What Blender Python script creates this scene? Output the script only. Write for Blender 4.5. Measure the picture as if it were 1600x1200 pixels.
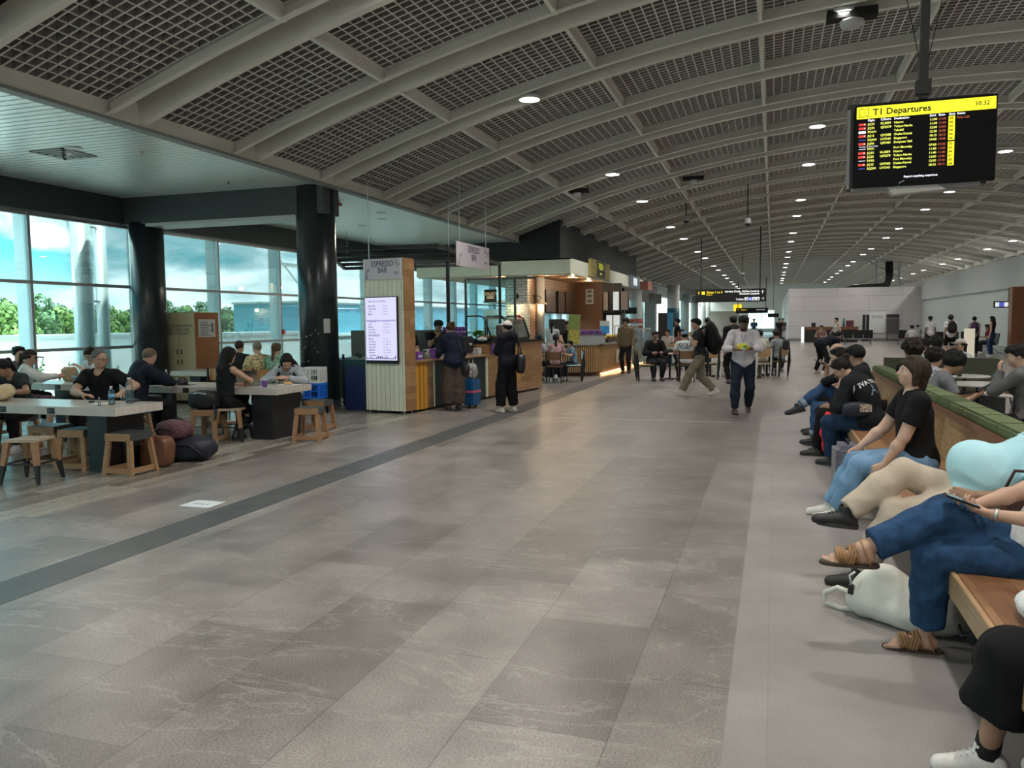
import bpy, bmesh, math, random
import numpy as np
from mathutils import Vector, Matrix
C = bpy.context.scene.collection
PI = math.pi
R = math.radians
random.seed(7)
for o in list(bpy.data.objects): bpy.data.objects.remove(o)

# ------------------------------------------------------------ camera
FPX, YAW, PITCH, ROLL, CAMH = 1250.0, .3155, .0769, -.0102, 1.65
cd = bpy.data.cameras.new('camera'); cam = bpy.data.objects.new('camera', cd); C.objects.link(cam)
cd.sensor_fit = 'HORIZONTAL'; cd.sensor_width = 36; cd.lens = FPX/1600*36
cd.clip_end = 1500; cd.clip_start = .05
_f = Vector((-math.sin(YAW)*math.cos(PITCH), math.cos(YAW)*math.cos(PITCH), -math.sin(PITCH)))
_r0 = Vector((math.cos(YAW), math.sin(YAW), 0)); _u0 = _r0.cross(_f)
_r = math.cos(ROLL)*_r0+math.sin(ROLL)*_u0; _u = -math.sin(ROLL)*_r0+math.cos(ROLL)*_u0
M = Matrix((_r, _u, -_f)).transposed().to_4x4(); M.translation = (0, 0, CAMH)
cam.matrix_world = M
bpy.context.scene.camera = cam

# ------------------------------------------------------------ view, world, sun
sc = bpy.context.scene
sc.view_settings.view_transform = 'Standard'; sc.view_settings.look = 'None'
sc.view_settings.gamma = 1; sc.view_settings.use_curve_mapping = False
sc.view_settings.exposure = 0.58
SKY_STRENGTH = 4.1
w = bpy.data.worlds.new('sky'); sc.world = w; w.use_nodes = True
nt = w.node_tree; nt.nodes.clear()
def N(nt, t, **kw):
    n = nt.nodes.new(t)
    for k, v in kw.items():
        if k[0] == '_': setattr(n, k[1:], v)
        else:
            n.inputs[k.replace('_', ' ')].default_value = v
    return n
out = N(nt, 'ShaderNodeOutputWorld'); bg = N(nt, 'ShaderNodeBackground'); bg.inputs['Strength'].default_value = SKY_STRENGTH
tc = N(nt, 'ShaderNodeTexCoord'); sep = N(nt, 'ShaderNodeSeparateXYZ')
nt.links.new(tc.outputs['Generated'], sep.inputs[0])
grad = N(nt, 'ShaderNodeValToRGB'); e = grad.color_ramp.elements
e[0].position = 0; e[0].color = (.30, .38, .39, 1); e[1].position = .9; e[1].color = (.9, 1.0, 1.0, 1)
x = e.new(.08); x.color = (.07, .24, .27, 1); x = e.new(.30); x.color = (.032, .18, .225, 1); x = e.new(.5); x.color = (.8, .92, .92, 1)  # unseen high sky made brighter to light the floor and ceiling
nt.links.new(sep.outputs['Z'], grad.inputs[0])
mp = N(nt, 'ShaderNodeMapping'); mp.inputs['Scale'].default_value = (1, 1, 2.6)
nt.links.new(tc.outputs['Generated'], mp.inputs[0])
no = N(nt, 'ShaderNodeTexNoise', Scale=4.2, Detail=7.0, Roughness=.55); nt.links.new(mp.outputs[0], no.inputs['Vector'])
# clouds thicken towards the horizon and down the coast (+Y)
ma = N(nt, 'ShaderNodeMath', _operation='MULTIPLY_ADD'); ma.inputs[1].default_value = -.55; ma.inputs[2].default_value = .08
nt.links.new(sep.outputs['Z'], ma.inputs[0])
mb = N(nt, 'ShaderNodeMath', _operation='MULTIPLY_ADD'); mb.inputs[1].default_value = .42
nt.links.new(sep.outputs['Y'], mb.inputs[0]); nt.links.new(ma.outputs[0], mb.inputs[2])
mc = N(nt, 'ShaderNodeMath', _operation='ADD'); nt.links.new(no.outputs['Fac'], mc.inputs[0]); nt.links.new(mb.outputs[0], mc.inputs[1])
cr = N(nt, 'ShaderNodeValToRGB'); e = cr.color_ramp.elements
e[0].position = .76; e[0].color = (0, 0, 0, 1); e[1].position = .88; e[1].color = (1, 1, 1, 1)
nt.links.new(mc.outputs[0], cr.inputs[0])
no2 = N(nt, 'ShaderNodeTexNoise', Scale=9.0, Detail=5.0); nt.links.new(mp.outputs[0], no2.inputs['Vector'])
c2 = N(nt, 'ShaderNodeValToRGB'); e = c2.color_ramp.elements
e[0].position = .4; e[0].color = (.34, .40, .42, 1); e[1].position = .56; e[1].color = (.75, .77, .77, 1)
nt.links.new(no2.outputs['Fac'], c2.inputs[0])
mx = N(nt, 'ShaderNodeMix', _data_type='RGBA')
nt.links.new(cr.outputs[0], mx.inputs[0]); nt.links.new(grad.outputs[0], mx.inputs[6]); nt.links.new(c2.outputs[0], mx.inputs[7])
nt.links.new(mx.outputs[2], bg.inputs[0]); nt.links.new(bg.outputs[0], out.inputs[0])

def light(kind, name, loc, energy, color=(1, 1, 1), **kw):
    l = bpy.data.lights.new(name, kind); l.energy = energy; l.color = color
    for k, v in kw.items(): setattr(l, k, v)
    o = bpy.data.objects.new(name, l); o.location = loc; C.objects.link(o); return o
s = light('SUN', 'sun', (0, 0, 50), 13.0, (1, .95, .85), angle=R(1)); s.rotation_euler = (R(6), R(15), 0)

# ------------------------------------------------------------ helpers
class MB:
    """collects faces of one mesh"""
    def __init__(s): s.v = []; s.f = []; s.sm = []
    def add(s, vs, fs, smooth=False):
        b = len(s.v); s.v += [tuple(v) for v in vs]; s.f += [tuple(i+b for i in f) for f in fs]; s.sm += [smooth]*len(fs)
        return s
    def box(s, c, d, rz=0, m=None):
        x, y, z = d[0]/2, d[1]/2, d[2]/2
        vs = [Vector((a*x, b*y, e*z)) for e in (-1, 1) for b in (-1, 1) for a in (-1, 1)]
        if m is not None: vs = [m@v for v in vs]
        elif rz: q = Matrix.Rotation(rz, 3, 'Z'); vs = [q@v for v in vs]
        c = Vector(c)
        return s.add([v+c for v in vs], [(0, 2, 3, 1), (4, 5, 7, 6), (0, 1, 5, 4), (2, 6, 7, 3), (0, 4, 6, 2), (1, 3, 7, 5)])
    def b2(s, p, q):
        return s.box([(p[i]+q[i])/2 for i in range(3)], [abs(q[i]-p[i]) for i in range(3)])
    def bar(s, a, b, w, h=None, w2=None, h2=None, up=(0, 0, 1)):
        a, b = Vector(a), Vector(b); h = h or w; d = (b-a).normalized(); up = Vector(up)
        if abs(d.dot(up)) > .98: up = Vector((0, 1, 0))
        sx = d.cross(up).normalized(); sy = sx.cross(d)
        w2 = w2 or w; h2 = h2 or h; vs = []
        for p, ww, hh in ((a, w, h), (b, w2, h2)):
            for i, j in ((-1, -1), (1, -1), (1, 1), (-1, 1)): vs.append(p+sx*ww/2*i+sy*hh/2*j)
        return s.add(vs, [(3, 2, 1, 0), (4, 5, 6, 7), (0, 1, 5, 4), (1, 2, 6, 5), (2, 3, 7, 6), (3, 0, 4, 7)])
    def tube(s, pts, r, n=8, closed=False):
        pts = [Vector(p) for p in pts]; L = len(pts); vs = []; prev = None
        for i, p in enumerate(pts):
            if closed: d = pts[(i+1) % L]-pts[i-1]
            else: d = pts[min(i+1, L-1)]-pts[max(i-1, 0)]
            d.normalize()
            if prev is None:
                u = d.cross(Vector((0, 0, 1)) if abs(d.z) < .9 else Vector((1, 0, 0))).normalized()
            else: u = (prev-d*prev.dot(d)).normalized()
            prev = u; v = d.cross(u); rr = r[i] if hasattr(r, '__len__') else r
            vs += [p+(u*math.cos(2*PI*k/n)+v*math.sin(2*PI*k/n))*rr for k in range(n)]
        fs = [(i*n+k, i*n+(k+1) % n, ((i+1) % L)*n+(k+1) % n, ((i+1) % L)*n+k) for i in range(L if closed else L-1) for k in range(n)]
        s.add(vs, fs, True)
        if not closed: s.f += [tuple(len(s.v)-len(vs)+k for k in range(n))[::-1], tuple(len(s.v)-n+k for k in range(n))]; s.sm += [False]*2
        return s
    def lathe(s, prof, c=(0, 0, 0), n=20, m=None, smooth=True):
        vs = []; c = Vector(c)
        for r, z in prof:
            for k in range(n):
                v = Vector((r*math.cos(2*PI*k/n), r*math.sin(2*PI*k/n), z)); vs.append((m@v if m is not None else v)+c)
        L = len(prof)
        s.add(vs, [(i*n+k, i*n+(k+1) % n, (i+1)*n+(k+1) % n, (i+1)*n+k) for i in range(L-1) for k in range(n)], smooth)
        b = len(s.v)-len(vs)
        if prof[0][0] > 1e-4: s.f.append(tuple(b+k for k in range(n))[::-1]); s.sm.append(False)
        if prof[-1][0] > 1e-4: s.f.append(tuple(b+(L-1)*n+k for k in range(n))); s.sm.append(False)
        return s
    def prism(s, poly, z0, z1, m=None, c=(0, 0, 0)):
        """poly in xy, extruded z0..z1, optional 3x3 m"""
        n = len(poly); vs = [Vector((x, y, z)) for z in (z0, z1) for x, y in poly]
        if m is not None: vs = [m@v for v in vs]
        vs = [v+Vector(c) for v in vs]
        return s.add(vs, [tuple(range(n))[::-1], tuple(range(n, 2*n))]+[(i, (i+1) % n, n+(i+1) % n, n+i) for i in range(n)])
    def ell(s, c, r, n=12, k=8, m=None):
        pr = [(max(math.sin(PI*i/k), 1e-5), -math.cos(PI*i/k)) for i in range(k+1)]
        S = Matrix.Diagonal(Vector(r)); S = (m@S) if m is not None else S
        return s.lathe(pr, c, n, S)
    def build(s, name, mat, parent=None, bevel=0, label=None, **tags):
        me = bpy.data.meshes.new(name); me.from_pydata(s.v, [], s.f)
        me.polygons.foreach_set('use_smooth', s.sm); me.update()
        bm = bmesh.new(); bm.from_mesh(me); bmesh.ops.recalc_face_normals(bm, faces=bm.faces)
        if bevel: bmesh.ops.bevel(bm, geom=[e for e in bm.edges if len(e.link_faces) == 2 and e.calc_face_angle(0) > .6], offset=bevel, segments=2, affect='EDGES')
        bm.to_mesh(me); bm.free()
        me.materials.append(mat)
        return link(name, me, parent, label, **tags)
def link(name, me, parent=None, label=None, **tags):
    o = bpy.data.objects.new(name, me); C.objects.link(o)
    if parent: o.parent = parent
    if label: o['label'] = label
    for k, v in tags.items(): o[k] = v
    return o
def thing(name, label, cat, loc=(0, 0, 0), rz=0, group=None):
    o = bpy.data.objects.new(name, None); o.empty_display_size = .1; C.objects.link(o)
    o.location = loc; o.rotation_euler = (0, 0, rz); o['label'] = label; o['category'] = cat
    if group: o['group'] = group
    return o
def tag(o, label, cat, group=None):
    o['label'] = label; o['category'] = cat
    if group: o['group'] = group
    return o
KIDS = {}
def dup(root, loc=None, rz=None, label=None, group=None):
    if root.name not in KIDS:
        KIDS[root.name] = [(c, [g for g in bpy.data.objects if g.parent == c]) for c in bpy.data.objects if c.parent == root]
    r = root.copy(); C.objects.link(r)
    if loc is not None: r.location = loc
    if rz is not None: r.rotation_euler = (0, 0, rz)
    if label: r['label'] = label
    if group: r['group'] = group
    for c, gs in KIDS[root.name]:
        d = c.copy(); C.objects.link(d); d.parent = r
        for g in gs: h = g.copy(); C.objects.link(h); h.parent = d
    return r
def text(name, body, mat, parent, size, m, align='LEFT', depth=.002, bold=0, width=1.0, spacing=1.0):
    cu = bpy.data.curves.new(name, 'FONT'); cu.body = body; cu.size = size; cu.align_x = align; cu.extrude = depth; cu.offset = bold
    cu.space_line = spacing; cu.resolution_u = 2
    t = bpy.data.objects.new(name, cu); me = bpy.data.meshes.new_from_object(t); bpy.data.objects.remove(t)
    me.transform(m@Matrix.Diagonal((width, 1, 1, 1))); me.materials.append(mat)
    return link(name, me, parent)
def frame(o, xa, ya):
    """4x4 placing local x,y,z at o with x along xa, y along ya"""
    xa, ya = Vector(xa).normalized(), Vector(ya).normalized(); z = xa.cross(ya)
    m = Matrix((xa, ya, z)).transposed().to_4x4(); m.translation = o; return m

# ------------------------------------------------------------ materials
MATS = {}
def mat(name, col, rough=.6, metal=0, emit=0, spec=.5, noise=0, nscale=20, alpha=None, bump=0, stretch=None):
    if name in MATS: return MATS[name]
    m = bpy.data.materials.new(name); m.use_nodes = True; nt = m.node_tree; b = nt.nodes['Principled BSDF']
    b.inputs['Base Color'].default_value = (*col, 1); b.inputs['Roughness'].default_value = rough
    b.inputs['Metallic'].default_value = metal; b.inputs['Specular IOR Level'].default_value = spec
    if emit:
        b.inputs['Emission Color'].default_value = (*col, 1); b.inputs['Emission Strength'].default_value = emit
    t = N(nt, 'ShaderNodeTexCoord'); n = N(nt, 'ShaderNodeTexNoise', Scale=float(nscale), Detail=4.0)
    src = t.outputs['Object']
    if stretch:
        q = N(nt, 'ShaderNodeMapping'); q.inputs['Scale'].default_value = stretch; nt.links.new(src, q.inputs[0]); src = q.outputs[0]
    nt.links.new(src, n.inputs['Vector'])
    if noise and not emit:
        h = N(nt, 'ShaderNodeMapRange'); h.inputs[1].default_value = .3; h.inputs[2].default_value = .7
        h.inputs[3].default_value = 1-noise; h.inputs[4].default_value = 1+noise
        nt.links.new(n.outputs['Fac'], h.inputs[0])
        v = N(nt, 'ShaderNodeVectorMath', _operation='SCALE'); v.inputs[0].default_value = col
        nt.links.new(h.outputs[0], v.inputs['Scale']); nt.links.new(v.outputs[0], b.inputs['Base Color'])
    if bump:
        u = N(nt, 'ShaderNodeBump', Strength=float(bump), Distance=.02); nt.links.new(n.outputs['Fac'], u.inputs['Height']); nt.links.new(u.outputs[0], b.inputs['Normal'])
    MATS[name] = m; return m
def glass(name, tint, refl=.06, rough=0.0):
    m = bpy.data.materials.new(name); m.use_nodes = True; nt = m.node_tree; nt.nodes.clear()
    o = N(nt, 'ShaderNodeOutputMaterial'); t = N(nt, 'ShaderNodeBsdfTransparent'); t.inputs[0].default_value = (*tint, 1)
    g = N(nt, 'ShaderNodeBsdfGlossy'); g.inputs['Roughness'].default_value = rough
    lw = N(nt, 'ShaderNodeFresnel', IOR=1.45); x = N(nt, 'ShaderNodeMixShader')
    mu = N(nt, 'ShaderNodeMath', _operation='MULTIPLY_ADD'); mu.inputs[1].default_value = .8; mu.inputs[2].default_value = refl-.04
    nt.links.new(lw.outputs[0], mu.inputs[0]); nt.links.new(mu.outputs[0], x.inputs[0])
    nt.links.new(t.outputs[0], x.inputs[1]); nt.links.new(g.outputs[0], x.inputs[2]); nt.links.new(x.outputs[0], o.inputs[0])
    return m
def brickmat(name, c1, c2, mortar, bw, bh, msize, rough, axes='XY', off=.5, noise=.15, nscale=8, bump=0, streak=None, speck=0, spec=.5, rvar=0):
    """tiles, planks or bricks of size bw x bh over the two object axes given"""
    m = bpy.data.materials.new(name); m.use_nodes = True; nt = m.node_tree; b = nt.nodes['Principled BSDF']; L = nt.links.new
    t = N(nt, 'ShaderNodeTexCoord'); s = N(nt, 'ShaderNodeSeparateXYZ'); cb = N(nt, 'ShaderNodeCombineXYZ')
    L(t.outputs['Object'], s.inputs[0]); L(s.outputs[axes[0]], cb.inputs[0]); L(s.outputs[axes[1]], cb.inputs[1])
    k = N(nt, 'ShaderNodeTexBrick', Scale=1.0); k.offset = off
    k.inputs['Color1'].default_value = (*c1, 1); k.inputs['Color2'].default_value = (*c2, 1); k.inputs['Mortar'].default_value = (*mortar, 1)
    k.inputs['Mortar Size'].default_value = msize; k.inputs['Brick Width'].default_value = bw; k.inputs['Row Height'].default_value = bh
    k.inputs['Mortar Smooth'].default_value = .1
    L(cb.outputs[0], k.inputs['Vector'])
    n = N(nt, 'ShaderNodeTexNoise', Scale=float(nscale), Detail=8.0, Roughness=.6)
    src = cb.outputs[0]
    if streak:
        q = N(nt, 'ShaderNodeMapping'); q.inputs['Scale'].default_value = streak; L(src, q.inputs[0]); src = q.outputs[0]
    L(src, n.inputs['Vector'])
    h = N(nt, 'ShaderNodeMapRange'); h.inputs[1].default_value = .3; h.inputs[2].default_value = .7; h.inputs[3].default_value = 1-noise; h.inputs[4].default_value = 1+noise
    L(n.outputs['Fac'], h.inputs[0]); fac = h.outputs[0]
    if speck:
        vo = N(nt, 'ShaderNodeTexNoise', Scale=95.0, Detail=3.0, Roughness=.75); L(cb.outputs[0], vo.inputs['Vector'])
        hh = N(nt, 'ShaderNodeMapRange'); hh.inputs[1].default_value = .35; hh.inputs[2].default_value = .68; hh.inputs[3].default_value = 1-speck; hh.inputs[4].default_value = 1+speck
        L(vo.outputs['Fac'], hh.inputs[0]); z = N(nt, 'ShaderNodeMath', _operation='MULTIPLY'); L(fac, z.inputs[0]); L(hh.outputs[0], z.inputs[1]); fac = z.outputs[0]
    v = N(nt, 'ShaderNodeVectorMath', _operation='SCALE'); L(k.outputs['Color'], v.inputs[0]); L(fac, v.inputs['Scale'])
    L(v.outputs[0], b.inputs['Base Color']); b.inputs['Roughness'].default_value = rough; b.inputs['Specular IOR Level'].default_value = spec
    if rvar:
        rr = N(nt, 'ShaderNodeMapRange'); rr.inputs[1].default_value = .3; rr.inputs[2].default_value = .7; rr.inputs[3].default_value = rough-rvar; rr.inputs[4].default_value = rough+rvar
        L(n.outputs['Fac'], rr.inputs[0]); L(rr.outputs[0], b.inputs['Roughness'])
    if bump:
        u = N(nt, 'ShaderNodeBump', Strength=float(bump), Distance=.01); L(k.outputs['Fac'], u.inputs['Height']); u.invert = True; L(u.outputs[0], b.inputs['Normal'])
    return m
def wood(name, c1, c2, bw=.6, bh=.1, axes='XZ', rough=.4, noise=.28, msize=.002, nscale=5, streak=(1.2, 14, 1), mortar=None, off=.37, spec=.5):
    return brickmat(name, c1, c2, mortar or tuple(c*.35 for c in c1), bw, bh, msize, rough, axes, off, noise, nscale, 0, streak, spec=spec)
BLACK = mat('black_metal', (.012, .013, .015), .45)
RUBBER = mat('black_rubber', (.015, .015, .016), .8)
WHITE = mat('white_paint', (.62, .64, .64), .5)
STEEL = mat('brushed_steel', (.55, .56, .57), .3, 1)
CHROME = mat('chrome', (.7, .7, .7), .15, 1)
SKINL = None
# ============================================================ THE SETTING
K = 2.46; Y0 = 10.62            # rib pitch and the first full rib pair
def vz(X): return 6.35-.01616*(X-3.5)**2      # underside of the vault ribs
XL, XR = -7.9, 16.0
PX = [-7.9, -5.35, -2.8, -.25, 2.3, 4.85, 7.4, 9.95, 12.5, 15.05]
stone = brickmat('stone_tiles', (.162, .146, .135), (.255, .233, .216), (.13, .12, .11), 1.2, .6, .0035, .33, 'YX', .5, .26, 2.2, 0, None, .36, rvar=.02, spec=.6)
def veins(m):
    nt = m.node_tree; b = nt.nodes['Principled BSDF']; L = nt.links.new
    t = N(nt, 'ShaderNodeTexCoord'); q = N(nt, 'ShaderNodeMapping'); q.inputs['Scale'].default_value = (.5, 1.3, 1); q.inputs['Rotation'].default_value = (0, 0, .5)
    n = N(nt, 'ShaderNodeTexNoise', Scale=1.3, Detail=9.0, Roughness=.62, Distortion=.6); L(t.outputs['Object'], q.inputs[0]); L(q.outputs[0], n.inputs['Vector'])
    s = N(nt, 'ShaderNodeMath', _operation='SUBTRACT'); s.inputs[1].default_value = .5; L(n.outputs['Fac'], s.inputs[0])
    a = N(nt, 'ShaderNodeMath', _operation='ABSOLUTE'); L(s.outputs[0], a.inputs[0])
    h = N(nt, 'ShaderNodeMapRange'); h.inputs[1].default_value = 0; h.inputs[2].default_value = .012; h.inputs[3].default_value = .28; h.inputs[4].default_value = 0
    L(a.outputs[0], h.inputs[0])
    src = b.inputs['Base Color'].links[0].from_socket; x = N(nt, 'ShaderNodeMix', _data_type='RGBA'); x.inputs[7].default_value = (.48, .46, .43, 1)
    L(h.outputs[0], x.inputs[0]); L(src, x.inputs[6]); L(x.outputs[2], b.inputs['Base Color'])
veins(stone)
pale = brickmat('pale_concrete_tiles', (.25, .232, .222), (.28, .262, .252), (.23, .215, .205), 1.2, 1.2, .003, .45, 'YX', .5, .16, 1.6, 0, None, .10)
timber = wood('timber_floor', (.15, .135, .115), (.34, .31, .27), 1.3, .16, 'YX', .26, .35, .002, 4, (2, 14, 1), spec=.7)
stripm = mat('slate_strip', (.075, .078, .08), .42, noise=.2, nscale=3)
MB().b2((-45, -30, -.3), (40, 140, 0)).build('floor', stone, kind='structure')
MB().b2((-13.6, -6, 0), (-6.1, 45, .0015)).build('floor', timber, kind='structure')
MB().b2((-4.75, -6, 0), (-4.36, 60, .002)).build('trim_1', stripm, kind='structure')
arc = [(-.165+1.9*(1-math.cos(a)), 14.2+1.9*math.sin(a)) for a in [i*PI/20 for i in range(11)]]
MB().prism([(-.165, -4)]+arc+[(6.5, 16.1), (6.5, -4)], 0, .0025).build('floor', pale, kind='structure')
MB().b2((-4.36, 13.30, 0), (.5, 13.325, .004)).build('trim_2', mat('pale_metal', (.5, .5, .48), .35, .4), kind='structure')

# vault: roof deck, ribs, purlins, egg crate louvres
ribm = mat('rib_paint', (.78, .77, .70), .5, noise=.05, nscale=2)
crate = mat('louvre_shaded_web', (.30, .29, .275), .6); lit_edge = mat('louvre_lit_edge_tone', (.78, .76, .71), .5)  # one louvre material: shade painted into the webs, light into the bottom edges
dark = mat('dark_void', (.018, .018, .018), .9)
ceil = bpy.data.objects.new('ceiling', None); C.objects.link(ceil); ceil['kind'] = 'structure'
NB = 51; KF = -7
def arcpts(n, a=XL, b=XR): return [a+(b-a)*i/n for i in range(n+1)]
xs = arcpts(28)
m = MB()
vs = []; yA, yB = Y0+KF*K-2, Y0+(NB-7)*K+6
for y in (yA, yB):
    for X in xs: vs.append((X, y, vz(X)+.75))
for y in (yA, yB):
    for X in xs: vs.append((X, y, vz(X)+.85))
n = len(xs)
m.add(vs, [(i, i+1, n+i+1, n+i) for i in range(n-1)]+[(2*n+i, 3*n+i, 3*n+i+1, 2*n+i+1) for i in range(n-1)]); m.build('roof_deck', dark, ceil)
def rib(y, t=.035, d=.30, lip=.1):
    """curved fin with a small bottom lip"""
    m = MB(); vs = []
    sec = [(-t/2, d), (-t/2, 0), (lip, 0), (lip, .02), (t/2, .02), (t/2, d)]
    for X in xs:
        for a, b in sec: vs.append((X, y+a, vz(X)+b))
    q = len(sec); m.add(vs, [(i*q+j, i*q+(j+1) % q, (i+1)*q+(j+1) % q, (i+1)*q+j) for i in range(n-1) for j in range(q)])
    return m
r0 = None
ribs = []
for k in range(KF, NB-7):
    for y, l in ((Y0+k*K, -.1), (Y0+k*K+.46, .1)):
        ribs.append((y, l))
protoA = rib(0, lip=-.10).build('rib', ribm, ceil); protoB = rib(0, lip=.10).build('rib', ribm, ceil)
first = {-.1: True, .1: True}
for y, l in ribs:
    p = protoA if l < 0 else protoB
    if first[l]: p.location.y = y; first[l] = False; continue
    o = p.copy(); C.objects.link(o); o.location = (0, y, 0)
for X in PX:
    m = MB(); s_ = (vz(X+.05)-vz(X-.05))/.1
    for k in range(KF, NB-7):
        a, b = Y0+k*K+.46, Y0+(k+1)*K
        if X == XL: a, b = Y0+k*K, Y0+(k+1)*K
        m.b2((X-.03, a, vz(X)+.0), (X+.03, b, vz(X)+.28))
    m.build('purlin', ribm, ceil)
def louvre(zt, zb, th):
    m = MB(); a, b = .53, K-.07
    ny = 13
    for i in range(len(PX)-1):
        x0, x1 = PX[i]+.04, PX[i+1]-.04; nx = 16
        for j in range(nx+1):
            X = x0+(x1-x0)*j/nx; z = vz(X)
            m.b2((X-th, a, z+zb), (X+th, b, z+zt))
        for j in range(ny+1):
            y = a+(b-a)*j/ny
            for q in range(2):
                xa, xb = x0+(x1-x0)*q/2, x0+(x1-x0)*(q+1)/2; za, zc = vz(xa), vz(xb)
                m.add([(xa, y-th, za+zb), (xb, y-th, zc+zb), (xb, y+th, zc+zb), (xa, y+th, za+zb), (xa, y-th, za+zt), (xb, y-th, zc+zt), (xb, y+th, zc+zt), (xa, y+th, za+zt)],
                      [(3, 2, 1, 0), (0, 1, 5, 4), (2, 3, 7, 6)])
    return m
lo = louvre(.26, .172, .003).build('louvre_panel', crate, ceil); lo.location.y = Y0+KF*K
lf = louvre(.172, .162, .009).build('louvre_lit_edge', lit_edge, ceil); lf.location.y = Y0+KF*K
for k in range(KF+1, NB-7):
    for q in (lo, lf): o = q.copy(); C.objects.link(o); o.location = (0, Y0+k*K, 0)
# left fascia of the vault and the slatted lower ceiling beside it
MB().b2((-7.98, -6, 4.22), (-7.88, 93, 4.5)).build('trim_3', ribm, kind='structure')
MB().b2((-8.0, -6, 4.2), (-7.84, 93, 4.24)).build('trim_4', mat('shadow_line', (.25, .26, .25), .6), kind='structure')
slat = mat('white_slats', (.88, .92, .89), .34, .55)
m = MB(); y = -6
while y < 34.5:
    m.b2((-13.3, y, 4.255), (-7.99, y+.125, 4.27)); y += .15
m.build('ceiling', slat, kind='structure')
MB().b2((-13.4, -6, 4.3), (-7.98, 93, 4.6)).build('ceiling', dark, kind='structure')
MB().b2((-7.95, -6, 4.24), (-7.9, 93, 5.2)).build("trim_11", dark, kind="structure")
MB().b2((-13.3, 34.5, 4.24), (-7.98, 93, 4.29)).build('ceiling', slat, kind='structure')

# facade: fascia, mullions, transoms, glass
XW = -12.85
dteal = mat('charcoal_teal_paint', (.036, .05, .054), .55)
frm = mat('window_aluminium', (.45, .47, .48), .35, .5)
fin = mat('window_fin', (.7, .8, .82), .4)
MB().b2((XW-.15, -6, 3.74), (XW+.2, 60, 4.27)).build('wall_left', dteal, kind='structure')
MB().b2((XW-.2, -6, 0), (XW+.1, 93, .08)).build('baseboard_left', frm, kind='structure')
gl = glass('facade_glass', (.80, .95, .96), .05)
wi = 0
ys = [-6]+[8.6-2.6*i for i in range(5, -1, -1)]+[11.2, 13.9]+[16.4+2.55*i for i in range(12)]+[47+2.6*i for i in range(16)]
for a, b in zip(ys[:-1], ys[1:]):
    wi += 1
    wn = bpy.data.objects.new('window_%d' % wi, None); C.objects.link(wn); wn['kind'] = 'structure'
    f = MB()
    for z in (3.70, 2.47, 1.22, .1): f.b2((XW-.04, a+.03, z-.03), (XW+.04, b-.03, z+.03))
    f.b2((XW-.05, a-.03, .05), (XW+.05, a+.03, 3.74))
    f.build('window_frame', frm, wn)
    MB().b2((XW-.30, a-.022, .0), (XW-.05, a+.022, 4.2)).build('window_fin', fin, wn)
    MB().b2((XW-.006, a+.03, .1), (XW+.006, b-.03, 3.72)).build('window_pane', gl, wn)
# round columns and the beam between them
def column(x, y, r, h, m, base=None, lab='', cat='column', nm='round_column', z0=0):
    t = thing(nm, lab, cat, (x, y, 0))
    MB().lathe([(r, z0), (r, h)], n=40).build('shaft', m, t)
    if base: MB().lathe([(r+.012, 0.002), (r+.012, .2), (r+.004, .205)], n=40).build('base_collar', base, t)
    return t
colm = mat('charcoal_column', (.020, .026, .030), .28, noise=.1, nscale=3)
c = column(-8.36, 13.6, .37, 4.26, colm, STEEL, 'dark round column beside the stacked milk crates and timber kiosk tower')
m = MB(); random.seed(3)
for i in range(26):
    a = -1.75+random.uniform(-.5, .75); z = random.uniform(.75, 1.55); s2 = random.choice((.008, .012, .02)); 
    p = Vector((.372*math.cos(a), .372*math.sin(a), z)); m.box(p, (.004, s2, s2*.9), a)
m.build('paint_chips', WHITE, c)
q = MB().box((.372*math.cos(-.6), .372*math.sin(-.6), 1.62), (.01, .13, .27), -.6).build('notice', WHITE, c)
column(-12.38, 13.6, .335, 3.76, colm, None, 'dark round column at the window wall beside the fire cabinet')
MB().b2((-12.75, 13.3, 3.72), (-8.0, 13.85, 4.27)).build('trim_5', dteal, kind='structure')
MB().b2((-12.1, 13.28, 3.66), (-8.6, 13.87, 3.72)).build('trim_6', mat('pale_edge', (.42, .45, .44), .4), kind='structure')
# ============================================================ FAR BUILDING
wallw = brickmat('white_panels', (.52, .50, .51), (.53, .51, .52), (.25, .25, .25), 4.5, 1.12, .012, .5, 'XZ', .5, .03, 1)
palew = mat('pale_green_wall', (.58, .64, .62), .35, noise=.03)
MB().b2((1.1, 65, 0), (13, 65.4, 3.98)).b2((1.1, 65.4, 0), (1.3, 112, 3.98)).build('wall_back', wallw, kind='structure')
MB().b2((1.1, 64.97, 0), (13, 64.995, .22)).build('baseboard_back', mat('grey_skirting', (.2, .2, .2), .5), kind='structure')
MB().b2((10.35, 40.9, 0), (10.8, 65, 3.0)).build('wall_right', palew, kind='structure')
MB().b2((10.2, 33, 2.98), (12.5, 64.9, 4.32)).build('wall_right', mat('white_bulkhead', (.56, .57, .57), .45), kind='structure')
MB().b2((10.33, 40.95, 0), (10.348, 64.9, .3)).build('baseboard_right', mat('marble_skirting', (.35, .37, .36), .3, noise=.2, nscale=5), kind='structure')
MB().b2((9.95, 40.3, 0), (10.42, 40.85, 2.98)).build('trim_7', wood('rust_timber', (.22, .09, .045), (.26, .11, .055), .4, 3, 'XZ', .4), kind='structure')
MB().b2((10.8, 44, 0), (30, 44.3, 3.2)).build('wall_right', mat('taupe_wall', (.30, .26, .24), .5), kind='structure')
MB().b2((19, -12, 0), (19.3, 46, 4)).b2((16, -12, 3.6), (19.2, 115, 3.9)).build('wall_right', mat('grey_wall', (.3, .3, .3), .6), kind='structure')
MB().b2((15.9, -10, 3.5), (16.1, 115, 5.0)).build('trim_8', dark, kind='structure')
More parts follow.
